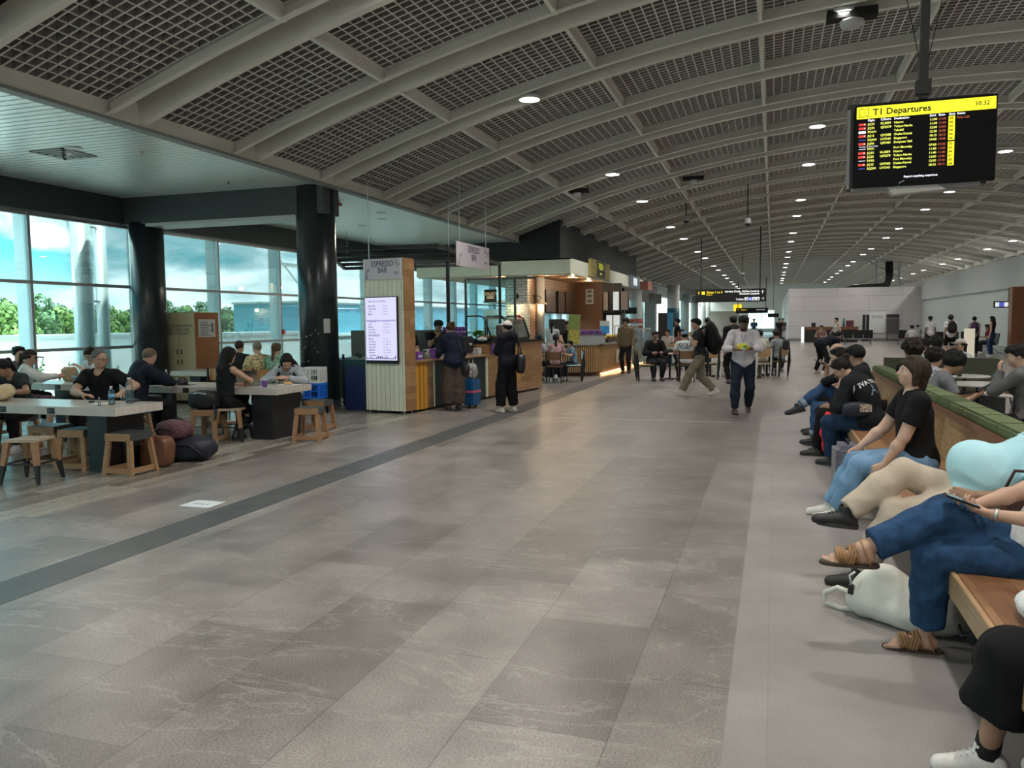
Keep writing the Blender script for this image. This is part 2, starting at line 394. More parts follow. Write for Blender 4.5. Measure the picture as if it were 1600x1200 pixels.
MB().b2((-13, -10.4, 0), (19, -10, 6.8)).build('wall_behind', mat('rear_wall', (.6, .58, .55), .6), kind='structure')
# end of the hall
farw = mat('far_white_wall', (.66, .72, .70), .5)
MB().b2((-13, 113, 2.9), (19, 113.3, 6.8)).b2((-13, 113, 0), (-9, 113.3, 2.9)).b2((-4.4, 113, 0), (-3.2, 113.3, 2.9)).b2((.1, 113, 0), (1.3, 113.3, 2.9)).b2((-3.2, 113, 0), (.1, 113.3, .5)).build('wall_front', farw, kind='structure')
MB().b2((-9, 113.5, 0), (-4.4, 113.8, 2.9)).build('wall_front', mat('taupe_far_wall', (.24, .22, .19), .6), kind='structure')
MB().b2((-13.2, 93, 0), (-13, 113, 4.8)).build('wall_left', farw, kind='structure')
MB().b2((-3.2, 113.1, .5), (.1, 113.12, 2.9)).build('window_90', glass('far_glass', (.8, .96, .95), .05), kind='structure')
MB().b2((-1.6, 113.05, .5), (-1.52, 113.2, 2.9)).build('window_91', frm, kind='structure')
MB().b2((1.1, 68, 2.4), (-6, 68.6, 2.5)).build('trim_9', palew, kind='structure') if 0 else None
# grey upper band and the columns beyond the shop
MB().b2((-8.9, 40, 3.0), (-8.45, 62, 4.3)).build('wall_left', mat('grey_band', (.34, .34, .33), .5), kind='structure')
MB().b2((-8.9, 62, 3.6), (-8.45, 113, 4.3)).build('wall_left', farw, kind='structure')
cw = mat('white_column_paint', (.62, .68, .66), .35)
cm = MB().lathe([(.38, 0), (.38, 4.3)], n=32).v and None
for i, (x, y, r) in enumerate([(-8.35, 51.3, .38), (-8.3, 72, .42), (-8.3, 80.5, .42), (-8.3, 90.5, .42), (-8.3, 101, .42), (-8.3, 108, .42)]):
    column(x, y, r, 4.3, cw, None, '')['kind'] = 'structure'
MB().b2((-8.75, 57.5, 0), (-8.0, 58.3, 3.6)).build('column', mat('grey_pier', (.36, .36, .35), .5), kind='structure')
for o in [o for o in bpy.data.objects if o.name.startswith('round_column')]:
    for k in ('label', 'category'):
        if k in o: del o[k]
    o['kind'] = 'structure'

# ============================================================ OUTSIDE
grd = mat('apron_concrete', (.62, .64, .61), .8, noise=.1, nscale=.2)
MB().b2((-500, -300, -4.3), (-14.5, 500, -4.2)).build('ground', grd, kind='structure')
MB().b2((-70, -100, -4.2), (-52, 300, -4.15)).build('ground', mat('verge_grass', (.28, .42, .08), .9, noise=.3, nscale=.5), kind='structure')
MB().b2((-18.5, -8, -.6), (-13.4, 60, -.05)).build('trim_10', mat('outer_ledge', (.75, .77, .74), .7), kind='structure')
leafm = mat('leaf_green', (.11, .185, .04), .7, noise=.45, nscale=.9)
leafd = mat('leaf_dark', (.06, .12, .045), .7, noise=.45, nscale=.9)
bark = mat('bark', (.12, .09, .07), .9)
def tree(seed, lm):
    random.seed(seed); rng = np.random.default_rng(seed)
    t = thing('tree', 'leafy green tree in the tree line beyond the apron', 'tree', (0, 0, 0), 0, 'trees beyond the apron')
    MB().bar((0, 0, 0), (0, 0, 4), .4, .4, .25, .25).build('trunk', bark, t)
    m = MB()
    cl = [(random.uniform(-2.6, 2.6), random.uniform(-2.6, 2.6), random.uniform(2.2, 6.4)) for _ in range(16)]
    for cx, cy, cz in cl:
        r = random.uniform(1.0, 1.7)
        for _ in range(150):
            d = rng.normal(size=3); d /= np.linalg.norm(d); p = np.array([cx, cy, cz])+d*r*random.uniform(.75, 1.05)*np.array([1, 1, .8])
            a = rng.normal(size=3); a /= np.linalg.norm(a); b_ = np.cross(a, d); b_ /= max(np.linalg.norm(b_), 1e-3); c_ = np.cross(b_, d+a*.4); s_ = random.uniform(.14, .3)
            m.add([p+b_*s_, p+c_*s_, p-b_*s_, p-c_*s_], [(0, 1, 2, 3)])
    m.build('foliage', lm, t); return t
trees = [tree(1, leafm), tree(2, leafd), tree(3, leafm)]
random.seed(11); first = [1, 1, 1]; nn = 0
spots = []
for i in range(60):
    Y = -26+i*4.3; spots.append((-84+(i % 2)*9-Y*.22+random.uniform(-2, 2), Y, random.uniform(1.05, 1.42)))
for i, (x, y, s_) in enumerate(spots):
    k = i % 3
    if first[k]: o = trees[k]; first[k] = 0; o.location = (x, y, -4.2)
    else: o = dup(trees[k], (x, y, -4.2), random.uniform(0, 6))
    o.rotation_euler = (0, 0, random.uniform(0, 6)); o.scale = (s_, s_, s_*random.uniform(.95, 1.15))
# pale blue building with a sawn roof line, low sheds, a service truck, bushes by the glass
blue = brickmat('blue_cladding', (.12, .36, .50), (.14, .40, .55), (.08, .26, .38), 3.0, 6, .05, .5, 'YZ', 0, .05, 1)
t = thing('terminal_wing', 'pale blue clad terminal wing seen through the windows', 'building', (-45, 97, -4.2))
MB().b2((-8, -27, 0), (0, 70, 8.0)).build('cladding_wall', blue, t)
MB().b2((-8.1, -27.2, 8.0), (.2, 70, 8.2)).build('parapet', frm, t)
MB().b2((-2, -27, 4.6), (1.2, 60, 4.9)).build('canopy', WHITE, t)
m = MB().b2((-4, -25, 7.8), (-3.7, -24.7, 13)).bar((-3.8, -24.8, 12.6), (-3.8, -18, 7.8), .12).b2((-4.3, -26, 12), (-3.5, -20, 12.3)); m.build('roof_mast', frm, t)
for i, (x, y, l, h_) in enumerate([(-43, 59, 11, 5.0), (-54, 52, 14, 5.0)]):
    t = thing('shed', ['low white flat roofed shed in front of the hill of trees', 'long white shed behind the first low shed'][i], 'shed', (x, y, -4.2))
    MB().b2((-3, -l/2, 0), (3, l/2, h_)).build('wall', WHITE, t); MB().b2((-3.2, -l/2-.2, h_), (3.2, l/2+.2, h_+.25)).build('roof', frm, t)
    MB().b2((3.0, -l/4, 0), (3.05, l/4, h_*.6)).build('roller_door', mat('door_grey', (.3, .33, .35), .5), t)
t = thing('service_truck', 'white box truck parked outside the window behind the diners', 'truck', (-24, 19, -4.2), .15)
MB().b2((-1.2, -3, .9), (1.2, 2.2, 4.6)).build('cargo_box', WHITE, t, bevel=.05)
MB().prism([(2.3, .7), (4.3, .7), (4.3, 1.9), (3.7, 3.1), (2.3, 3.1)], -1.1, 1.1, Matrix(((0, 0, 1), (1, 0, 0), (0, 1, 0)))).build('cab', WHITE, t)
MB().b2((1.08, 2.7, 1.9), (1.13, 3.8, 2.9)).build('cab_window', mat('dark_glass', (.03, .05, .07), .1), t)
for x in (-1, 1):
    for y in (-2, 3.2): MB().lathe([(.0, -.15), (.5, -.15), (.5, .15), (0, .15)], (x, y, .5), 16, Matrix.Rotation(PI/2, 3, 'Y')).build('wheel', RUBBER, t)
for i, (x, y, s_) in enumerate([(-14.1, 12.2, 1), (-14.2, 13.2, .8), (-14.0, 11.3, .7), (-14.3, 14.4, .7)]):
    random.seed(30+i); m = MB(); rng = np.random.default_rng(i)
    for q in range(9):
        a = random.uniform(0, 6.28); l = random.uniform(.1, .42)*s_; h_ = random.uniform(.55, 1.35)*s_
        top = Vector((math.cos(a)*l, math.sin(a)*l, h_)); m.bar((0, 0, 0), top, .012)
        for j in range(16):
            f_ = random.uniform(.35, 1); p = top*f_; d = Vector(rng.normal(size=3)).normalized()*.09*s_; e_ = d.cross(Vector((.3, .5, .8))).normalized()*.035
            m.add([p, p+d*.5+e_, p+d, p+d*.5-e_], [(0, 1, 2, 3)])
    tag(m.build('bush', mat('bush_green', (.16, .28, .05), .6, noise=.3), None), ['leafy bush outside the glass behind the woman in white', 'small bush outside beside the steel drainpipes', 'low bush outside behind the woman in the dark cap', 'low bush outside the glass by the fire cabinet'][i], 'bush').location = (x, y, -.05)
t = thing('drainpipe', 'pair of tall steel pipes standing outside the corner window', 'pipe', (-13.9, 13.4, -4.2))
MB().tube([(0, 0, 0), (0, 0, 9)], .2, 20).build('large_pipe', mat('pipe_steel', (.72, .78, .77), .35, .3), t)
MB().tube([(-.25, .75, 0), (-.25, .75, 9)], .13, 16).build('small_pipe', mat('pipe_steel', (.5, .5, .5)), t)
MB().bar((0, 0, 6.4), (-.25, .75, 6.4), .04).bar((0, 0, 8), (-.25, .75, 8), .04).build('bracket', frm, t)

# ============================================================ LAMPS ON THE VAULT
def lamp(x, y, z, lab):
    t = thing('ceiling_lamp', lab, 'lamp', (x, y, z), 0, 'round lamps under the vault')
    MB().lathe([(.02, .10), (.10, .10), (.19, .045), (.195, .0), (.17, -.012), (.17, .0)], n=28).build('housing', WHITE, t)
    MB().lathe([(.06, -.004), (.17, -.004), (.17, -.01), (.06, -.01)], n=28).build('light_ring', mat('lamp_glow', (1, .97, .9), emit=14), t)
    MB().bar((0, 0, .1), (0, 0, .3), .03).build('stem', BLACK, t)
    return t
LAMP_W = 62.0
l0 = None
ky = [-5, -3, -1, 1, 4, 6, 9, 11, 14, 16, 19, 21, 24, 26, 29, 31, 34, 36, 39]
for X in (-3.98, .93, 6.02, 11.1):
    for k in ky:
        y = Y0+(k+.5)*K+.05-.2
        y = Y0+(k+1)*K+.23-.0-.0-2.46+K*0
        y = Y0+k*K+.23+.0
        z = vz(X)-.03
        row = {-3.98: 'row beside the slatted ceiling', .93: 'row over the middle of the hall', 6.02: 'row over the round tables', 11.1: 'row nearest the pale wall'}[X]
        nth = ['nearest', 'second', 'third', 'fourth', 'fifth', 'sixth', 'seventh', 'eighth', 'ninth', 'tenth', 'eleventh', 'twelfth', 'thirteenth', 'fourteenth', 'fifteenth', 'sixteenth']
        lab = 'round white vault lamp, %s in the %s' % (nth[ky.index(k)-3], row) if k >= 1 else 'vault lamp %s behind the viewpoint, %s' % (nth[2-ky.index(k)], row)
        if l0 is None: l0 = lamp(X, y, z, lab)
        else: dup(l0, (X, y, z), label=lab)
        if y < 75: 
            L_ = light('AREA', 'lamp_light', (X, y, z-.03), LAMP_W, (1, .95, .87), shape='DISK', size=.3); L_.data.spread = R(150)
# ============================================================ DINING CORNER BY THE WINDOWS
tabtop = wood('pale_laminate', (.50, .47, .42), (.56, .53, .48), 1.1, .6, 'XY', .22, .10, .001, 3, (1, 10, 1))
oak = wood('stool_oak', (.30, .17, .085), (.36, .21, .11), .5, .3, 'XZ', .45, .3, .0)
oakd = wood('stool_walnut', (.13, .075, .045), (.16, .09, .05), .5, .3, 'XZ', .45, .3, .0)
seatd = mat('stool_top_dark', (.05, .055, .06), .35)
def long_table(x0, x1, y0, y1, lab, legs, outs, pole=None):
    t = thing('communal_table', lab, 'table', ((x0+x1)/2, (y0+y1)/2, 0), 0, 'long pale dining tables'); w_, d_ = x1-x0, y1-y0; cx = (x0+x1)/2
    MB().b2((-w_/2, -d_/2, .655), (w_/2, d_/2, .75)).build('tabletop', tabtop, t, bevel=.004)
    for a, b in legs: MB().b2((a-cx, -d_/2+.09, 0), (b-cx, d_/2-.09, .655)).build('leg', BLACK, t)
    if pole: MB().bar((pole-cx, 0, 0), (pole-cx, 0, .655), .09).build('leg', BLACK, t)
    for a in outs:
        o = MB().b2((a-cx-.055, -d_/2-.006, .665), (a-cx+.055, -d_/2+.01, .735)).build('power_outlet', BLACK, t, bevel=.003)
        MB().b2((a-cx-.03, -d_/2-.008, .69), (a-cx-.008, -d_/2-.004, .71)).build('socket', mat('socket_grey', (.1, .1, .1), .3), o)
    return t
long_table(-11.3, -6.89, 6.98, 7.72, 'long pale table with two power outlets, nearest the walkway', [(-7.38, -7.10), (-10.9, -10.6)], [-7.80, -8.53])
long_table(-9.05, -6.65, 9.67, 10.57, 'pale communal table carrying a laptop and black slab leg', [(-7.14, -6.80)], [-8.21], -8.86)
long_table(-11.6, -9.3, 9.75, 10.6, 'pale table by the windows where two women share food', [(-10.9, -10.6)], [-10.73])
long_table(-11.4, -8.9, 13.0, 13.8, 'long pale table behind, in front of the fire cabinet window', [(-11.0, -10.75), (-9.5, -9.2)], [])
def box_stool(lab, loc, rz, topm=seatd, wm=oak):
    t = thing('timber_stool', lab, 'stool', loc, rz, 'timber stools with rail bases')
    MB().prism([(-.17, -.17), (.17, -.17), (.17, .17), (-.17, .17)], .385, .47).build('seat', topm, t, bevel=.004)
    MB().b2((-.172, -.174, .385), (.172, -.168, .468)).build('seat_apron', wm, t)
    for x in (-1, 1):
        for y in (-1, 1): MB().bar((x*.185, y*.185, 0), (x*.145, y*.145, .39), .06, .035).build('leg', wm, t)
    for x in (-1, 1): MB().b2((x*.18-.015, -.16, .03), (x*.18+.015, .16, .085)).build('rail', wm, t)
    MB().b2((-.16, -.2, .03), (.16, -.175, .085)).build('rail', wm, t)
    return t
def tip_stool(lab, loc, rz):
    t = thing('tipped_leg_stool', lab, 'stool', loc, rz, 'timber stools with black leg tips')
    MB().prism([(-.17, -.17), (.17, -.17), (.17, .17), (-.17, .17)], .44, .47).build('seat', wood('seat_pale', (.42, .33, .25), (.46, .37, .28), .5, .08, 'XY', .3, .15), t, bevel=.004)
    for x in (-1, 1):
        for y in (-1, 1):
            a, b = Vector((x*.21, y*.21, 0)), Vector((x*.15, y*.15, .44)); c = a.lerp(b, .45)
            l = MB().bar(c, b, .048, .04, .062, .05).build('leg', oak, t); MB().bar(a, c, .026, .026, .05, .042).build('leg_tip', BLACK, l)
    f = MB().bar((-.18, -.18, .21), (.18, -.18, .21), .016).bar((.18, -.18, .21), (.18, .18, .21), .016).bar((.18, .18, .21), (-.18, .18, .21), .016).bar((-.18, .18, .21), (-.18, -.18, .21), .016)
    f.build('foot_ring', BLACK, t); return t
b0 = box_stool('dark topped timber stool at the corner of the nearest long table', (-6.86, 7.14, 0), .0)
dup(b0, (-7.66, 7.25, 0), .1, 'timber stool half hidden behind the black slab leg of the nearest long table')
dup(b0, (-8.30, 7.42, 0), .15, 'dark blue topped stool under the nearest long table behind the pale seated stool')
dup(b0, (-7.62, 9.42, 0), .2, 'timber stool with a black backpack resting on it')
dup(b0, (-6.28, 9.92, 0), .25, 'empty timber stool at the end of the laptop table')
dup(b0, (-6.75, 10.9, 0), .1, 'timber stool under the woman with long black hair by the crates')
dup(b0, (-8.55, 8.25, 0), .1, 'timber stool under the man in the black polo shirt')
dup(b0, (-9.75, 8.2, 0), .1, 'timber stool under the bowed woman in grey'); dup(b0, (-8.55, 10.9, 0), 0, 'empty timber stool on the window side of the laptop table')
dup(b0, (-11.35, 9.15, 0), 0, 'timber stool under the woman in the dark cap'); dup(b0, (-10.15, 11.0, 0), 0, 'timber stool under the woman in the white tee by the window')
dup(b0, (-8.72, 9.17, 0), -.3, 'timber stool under the man in the navy hooded jacket')
s0 = tip_stool('pale topped stool with black leg tips, nearest the walkway', (-7.55, 6.48, 0), .25)
dup(s0, (-7.36, 9.6, 0), .3, 'tipped leg stool under the woman in the black crop top')
dup(s0, (-9.5, 9.1, 0), .3, 'tipped leg stool pushed under the middle of the laptop table')

glassb = glass('bottle_plastic', (.86, .94, .97), .10, .05)
lblb = mat('bottle_blue', (.12, .35, .6), .4)
def bottle(lab, loc, h=.23, r=.033, capm=None, band=True, name='water_bottle'):
    t = thing(name, lab, 'bottle', loc)
    pr = [(r*.8, 0), (r, .01*h/.2)]
    for i in range(5):
        z = h*(.12+.09*i); pr += [(r, z), (r*.93, z+.02*h), (r, z+.04*h)]
    pr += [(r, h*.62), (r*.9, h*.72), (r*.42, h*.88), (r*.4, h*.93)]
    MB().lathe(pr, n=18).build('body', glassb, t)
    MB().lathe([(r*.9, .006), (r*.9, h*.5), (0, h*.5)], n=16).build('water', glass(name+'_w', (.80, .9, .95), .05), t)
    MB().lathe([(r*.45, h*.93), (r*.45, h), (0, h)], n=14).build('cap', capm or WHITE, t)
    if band: MB().lathe([(r*1.01, h*.40), (r*1.01, h*.58)], n=18).build('label', band if band is not True else lblb, t)
    return t
bottle('small blue tinted water bottle on the nearest long table', (-7.22, 7.28, .75), .215, .034)
bottle('tall clear one and a half litre water bottle on the nearest long table', (-7.17, 7.50, .75), .30, .044, band=None)
bottle('tiny clear shaker bottle beside the small water bottle', (-7.24, 7.12, .75), .10, .016, band=None, name='shaker_bottle')
bottle('water bottle with a blue label on the laptop table beside a black cap', (-8.86, 10.02, .75), .23, .034)
bottle('half full water bottle between the two women by the window', (-10.75, 10.1, .75), .18, .03, name='water_bottle')
# phone sized things and wrappers
tag(MB().box((0, 0, .006), (.16, .08, .012), .3).build('napkin', mat('paper', (.75, .75, .72), .8), bevel=.002), 'crumpled white napkin on the nearest long table by the bottles', 'napkin').location = (-7.42, 7.3, .751)
m = MB().ell((0, 0, .014), (.05, .03, .014)); tag(m.build('coin_pouch', BLACK), 'small black pouch lying on the nearest long table', 'pouch').location = (-7.66, 7.42, .751)
tag(MB().ell((0, 0, .02), (.10, .055, .02)).build('glasses_case', BLACK), 'black glasses case on the nearest long table by the tall bottle', 'case').location = (-7.25, 7.62, .751)
t = thing('laptop', 'open silver laptop with a pale screen back on the communal table', 'laptop', (-7.42, 10.15, .751), .15)
MB().b2((-.17, -.12, 0), (.17, .12, .016)).build('base', STEEL, t, bevel=.003)
MB().box((0, 0, .115), (.34, .008, .23), m=Matrix.Rotation(.18, 3, 'X')).build('screen', STEEL, t).location = (0, -.13, 0)
MB().b2((-.15, -.09, .0165), (.15, .03, .018)).build('keyboard', BLACK, t)
purple = mat('purple_card', (.20, .07, .38), .45)
def cup(lab, loc, h=.105, r=.04, m_=purple, lid=WHITE, name='coffee_cup'):
    t = thing(name, lab, 'cup', loc)
    MB().lathe([(r*.72, 0), (r, h*.93), (r, h*.95)], n=18).build('body', m_, t)
    MB().lathe([(r*1.06, h*.93), (r*1.06, h*.97), (r*.9, h), (0, h)], n=18).build('lid', lid, t); return t
cup('purple takeaway cup beside the laptop', (-6.98, 9.86, .751), .11, .043)
t = thing('meal_tray', 'pale tray with food at the end of the laptop table', 'tray', (-6.82, 10.2, .751))
MB().b2((-.15, -.11, 0), (.15, .11, .015)).build('tray', WHITE, t, bevel=.004); MB().ell((0, 0, .03), (.08, .06, .03)).build('food', mat('bread', (.55, .33, .14), .7, noise=.2), t)
t = thing('peaked_hat', 'black peaked cap on the laptop table beside a water bottle', 'cap', (-8.55, 9.98, .751))
MB().lathe([(.10, 0), (.10, .05), (.075, .1), (.06, .115), (0, .12)], n=18).build('crown', BLACK, t); MB().ell((-.12, 0, .01), (.09, .08, .008)).build('peak', BLACK, t)
MB().b2((-.2, -.05, 0), (.2, .09, .006)).build('strap', BLACK, t)
crumple = mat('kraft_paper', (.36, .24, .13), .8, noise=.25, nscale=9, bump=.5)
def sack(name, lab, cat, loc, d, m_, seed, nz=.12, rz=0, sq=2.6, build=True, parent=None):
    """soft rounded bag body"""
    rng = np.random.default_rng(seed); ph = rng.uniform(0, 6, 6); vs = []; nu, nv = 26, 16
    for i in range(nv+1):
        th = PI*i/nv
        for j in range(nu):
            a = 2*PI*j/nu; x, y, z = math.sin(th)*math.cos(a), math.sin(th)*math.sin(a), -math.cos(th)
            p = [math.copysign(abs(c)**(2/sq), c) for c in (x, y, z)]
            k = 1+nz*(math.sin(5*p[0]+ph[0]+3*p[2])*math.sin(4*p[1]+ph[1])+.5*math.sin(11*p[2]+ph[2]+4*p[0])*math.sin(9*p[1]+ph[3]))*.5
            vs.append((p[0]*d[0]/2*k, p[1]*d[1]/2*k, max((p[2]*k+1)*d[2]/2, .002)))
    m = MB(); m.add(vs, [(i*nu+j, i*nu+(j+1) % nu, (i+1)*nu+(j+1) % nu, (i+1)*nu+j) for i in range(nv) for j in range(nu)], True)
    if parent is not None: return m.build(name, m_, parent)
    t = thing(name, lab, cat, loc, rz); m.build('body', m_, t); return t
t = sack('tote_bag', 'slumped beige canvas bag on the nearest long table', 'bag', (-9.1, 7.38, .751), (.42, .30, .2), mat('canvas', (.55, .44, .27), .85, noise=.15, bump=.4), 4, .25)
MB().tube([(-.08, -.05, .19), (0, -.06, .215), (.1, -.03, .19)], .01).build('handle', mat('canvas', (0, 0, 0)), t)
sack('paper_bag', 'brown paper takeaway bag standing on the window table', 'bag', (-11.0, 10.25, .751), (.26, .16, .24), crumple, 5, .2, sq=4)
t = sack('takeaway_box', 'white food wrappings spread on the window table', 'food', (-10.3, 10.15, .751), (.3, .2, .05), WHITE, 6, .3)
# bags on the floor and on the stool
navy = mat('navy_nylon', (.012, .016, .03), .6, noise=.3, nscale=6, bump=.3); blkn = mat('black_nylon', (.012, .012, .014), .55, noise=.3, nscale=6, bump=.3)
maroon = mat('maroon_pattern', (.10, .04, .05), .8, noise=.85, nscale=60)
t = sack('duffel_bag', 'slumped navy duffel bag on the floor under the speckled backpack', 'bag', (-6.80, 8.05, 0), (.62, .42, .30), navy, 7, .15, .2)
MB().tube([(-.25, -.2, .1), (-.1, -.22, .22), (.1, -.22, .22), (.25, -.2, .1)], .012).build('handle', navy, t)
t = sack('backpack', 'speckled maroon backpack lying on top of the navy duffel', 'backpack', (-6.98, 8.0, .25), (.50, .36, .25), maroon, 8, .1, -.3)
MB().tube([(-.24, -.12, .12), (-.05, -.19, .16), (.2, -.14, .14)], .012, 6).build('zip', BLACK, t); MB().tube([(-.1, .1, .22), (0, .06, .27), (.1, .1, .22)], .01).build('handle', BLACK, t)
t = sack('leather_bag', 'brown leather holdall standing behind the corner stool', 'bag', (-6.88, 7.58, 0), (.40, .22, .36), mat('brown_leather', (.14, .06, .03), .4, noise=.2), 9, .08, .1, 4)
MB().tube([(-.1, -.1, .3), (-.06, -.12, .42), (.06, -.12, .42), (.1, -.1, .3)], .011).build('handle', mat('brown_leather', (0, 0, 0)), t)
t = sack('backpack', 'black backpack resting on a timber stool beside the woman in black', 'backpack', (-7.66, 9.40, .471), (.46, .3, .26), blkn, 10, .12, .1, 3)
MB().tube([(-.18, -.1, .2), (0, -.15, .24), (.18, -.1, .2)], .01).build('zip', STEEL, t); MB().tube([(.2, -.1, .1), (.26, -.16, -.1), (.2, -.1, -.2), (.12, -.1, 0)], .012).build('strap', BLACK, t)

# milk crates
def milk_crate(lab, z, m_):
    t = thing('milk_crate', lab, 'crate', (-8.07, 12.92, z), .12, 'stacked milk crates'); s_ = .175
    for k in range(4):
        a = k*PI/2; q = Matrix.Rotation(a, 3, 'Z'); m = MB()
        def bb(x0, x1, z0, z1): m.box(q@Vector(((x0+x1)/2, -s_, (z0+z1)/2)), (x1-x0, .012, z1-z0), m=q)
        bb(-s_, s_, 0, .03); bb(-s_, s_, .25, .285); bb(-s_, -s_+.02, .03, .25); bb(s_-.02, s_, .03, .25); bb(-.01, .01, .03, .25); bb(-s_, s_, .135, .15)
        for i in range(8):
            x = -s_+.02+i*.042; bb(x, x+.008, .03, .25)
        for i in range(4): m.bar(q@Vector((-s_+i*.0875, -s_, .16)), q@Vector((-s_+(i+1)*.0875, -s_, .25)), .008)
        m.build('side', m_, t)
    MB().b2((-s_, -s_, .0), (s_, s_, .012)).build('bottom', m_, t); return t
milk_crate('black milk crate at the bottom of the stack by the dark column', 0, BLACK)
milk_crate('bright blue milk crate in the middle of the stack by the dark column', .288, mat('crate_blue', (.02, .17, .75), .35))
milk_crate('white milk crate on top of the stack by the dark column', .576, mat('crate_white', (.75, .76, .74), .35))

# fire cabinet
pine = wood('pale_ply', (.58, .50, .32), (.60, .52, .34), 2, .9, 'ZX', .4, .06, .0)
t = thing('fire_cabinet', 'tall pale timber fire hose cabinet beside the window column', 'cabinet', (-12.0, 14.4, 0))
MB().b2((-.42, -.38, .05), (.40, .38, 1.93)).build('carcass', wood('rust_ply', (.34, .14, .05), (.36, .15, .055), 2, .9, 'ZX', .4, .1, 0), t)
MB().b2((-.42, -.36, 0), (.40, .36, .05)).build('plinth', BLACK, t)
for x0, x1, hx in ((-.42, -.012, -.05), (-.008, .40, .05)):
    for z0, z1, hz in ((.06, .98, .88), (.985, 1.925, 1.09)):
        d_ = MB().b2((x0+.004, -.405, z0), (x1-.004, -.382, z1)).build('door', pine, t)
        MB().b2((hx-.02, -.41, hz-.055), (hx+.02, -.405, hz+.055)).b2((hx-.012, -.412, hz-.045), (hx+.012, -.409, hz+.045)).build('handle', mat('handle_dark', (.12, .11, .09), .4), d_)
text('lettering', 'FIRE EXTINGUISHER\nFIRE HOSE REEL\nFIRE HYDRANT', mat('sign_grey', (.13, .17, .19), .5), t, .082, frame((0, -.408, 1.62), (1, 0, 0), (0, 0, 1)), 'CENTER', .001, .001)
MB().b2((.402, -.28, 1.4), (.41, .25, 1.78)).build('notice', WHITE, t)
m = MB()
for i in range(9): m.b2((.411, -.22, 1.43+i*.035), (.413, .02+.1*(i % 3 == 0), 1.445+i*.035))
m.b2((.411, .12, 1.5), (.413, .2, 1.7)); m.build('notice_print', mat('print_grey', (.2, .2, .2), .6), t)
# yellow warning notice and red call point on the window mullion
t = thing('door_notice', 'yellowed square notice on the glass door by the dark column', 'notice', (-12.846, 20.3, 1.62))
MB().b2((0, -.22, -.22), (.01, .22, .22)).build('board', mat('notice_yellow', (.65, .6, .3), .5), t); MB().b2((.011, -.15, .05), (.013, .15, .09)).b2((.011, -.17, -.05), (.013, .17, -.02)).b2((.011, -.15, -.14), (.013, .15, -.11)).build('print', BLACK, t)
tag(MB().b2((-.03, -.05, -.06), (.03, .05, .06)).build('call_point', mat('signal_red', (.6, .02, .02), .4)), 'small red break glass box beside the glass door', 'alarm').location = (-12.80, 19.0, 1.45)

# floor decal
t = thing('floor_sticker', 'pale square sticker stuck to the floor near the dark strip', 'sticker', (-5.0, 6.05, .0), 0)
MB().b2((-.16, -.13, .0022), (.16, .13, .0035)).build('sheet', mat('decal_white', (.75, .8, .8), .2), t)
MB().b2((-.14, -.11, .0036), (.14, -.105, .004)).b2((-.14, .105, .0036), (.14, .11, .004)).build('border', mat('decal_grey', (.3, .33, .33), .4), t)
text('lettering', 'Zone 2', BLACK, t, .06, frame((-.1, -.02, .0036), (1, 0, 0), (0, 1, 0)), 'LEFT', .0003)

# ============================================================ ceiling fittings
t = thing('air_vent', 'square metal air diffuser in the slatted ceiling beside the downlight', 'vent', (-10.2, 9.6, 4.25))
for i in range(4):
    a = .32-.075*i; m = MB()
    m.b2((-a, -a, -.012), (a, -a+.045, 0)).b2((-a, a-.045, -.012), (a, a, 0)).b2((-a, -a, -.012), (-a+.045, a, 0)).b2((a-.045, -a, -.012), (a, a, 0)); m.build('louvre', mat('vent_grey', (.35, .38, .37), .5), t).location = (0, 0, -.01*i)
def downlight(lab, x, y, z, r=.09, pw=0, group=None, warm=(1, .8, .55), e_=9, name='downlight'):
    t = thing(name, lab, 'lamp', (x, y, z), 0, group)
    MB().lathe([(r, 0), (r+.025, 0), (r+.025, -.008), (r, -.008)], n=20).build('trim_ring', WHITE, t)
    MB().lathe([(r, -.003), (0, -.003)], n=20).build('lens', mat('warm_glow%d' % e_, warm, emit=e_), t)
    if pw: light('POINT', name+'_light', (x, y, z-.1), pw, warm, shadow_soft_size=.06)
    return t
downlight('warm recessed downlight in the slatted ceiling near the square vent', -9.75, 9.35, 4.252, .10, 0)
d0 = downlight('recessed round fitting in the slatted ceiling', -9.3, 18.2, 4.252, .1, 0, 'ceiling downlights over the espresso bar')
for i, (x, y) in enumerate([(-8.9, 21.5), (-8.6, 22.3), (-10.4, 19.2), (-8.8, 17.2)]): dup(d0, (x, y, 4.252))
for x, y in ((-9.3, 18.2), (-8.9, 21.5), (-8.8, 17.2), (-9.75, 9.35)): light('AREA', 'downlight_light', (x, y, 4.235), 18, (1, .9, .75), shape='DISK', size=.16)
for i, (x, y, l) in enumerate([(-9.05, 9.9, 'white smoke detector on the slatted ceiling nearest the vent'), (-9.4, 12.4, 'small sprinkler head on the slatted ceiling by the teal beam'), (-11.2, 8.6, 'small sprinkler head on the slatted ceiling near the windows')]):
    tag(MB().lathe([(.05, 0), (.05, -.03), (.02, -.045), (0, -.05)] if i == 0 else [(.008, 0), (.008, -.05), (.03, -.055), (0, -.06)], n=16).build('smoke_detector' if i == 0 else 'sprinkler', WHITE if i == 0 else BLACK), l, 'detector' if i == 0 else 'sprinkler').location = (x, y, 4.255)
t = thing('red_strobe', 'small red alarm strobe on the slatted ceiling beyond the dark column', 'alarm', (-8.9, 15.3, 4.25)); MB().b2((-.11, -.06, -.09), (.11, .06, -.03)).build('lens', mat('strobe_red', (.6, .06, .02), .4), t); MB().b2((-.08, -.05, -.03), (.08, .05, 0)).build('base', WHITE, t)
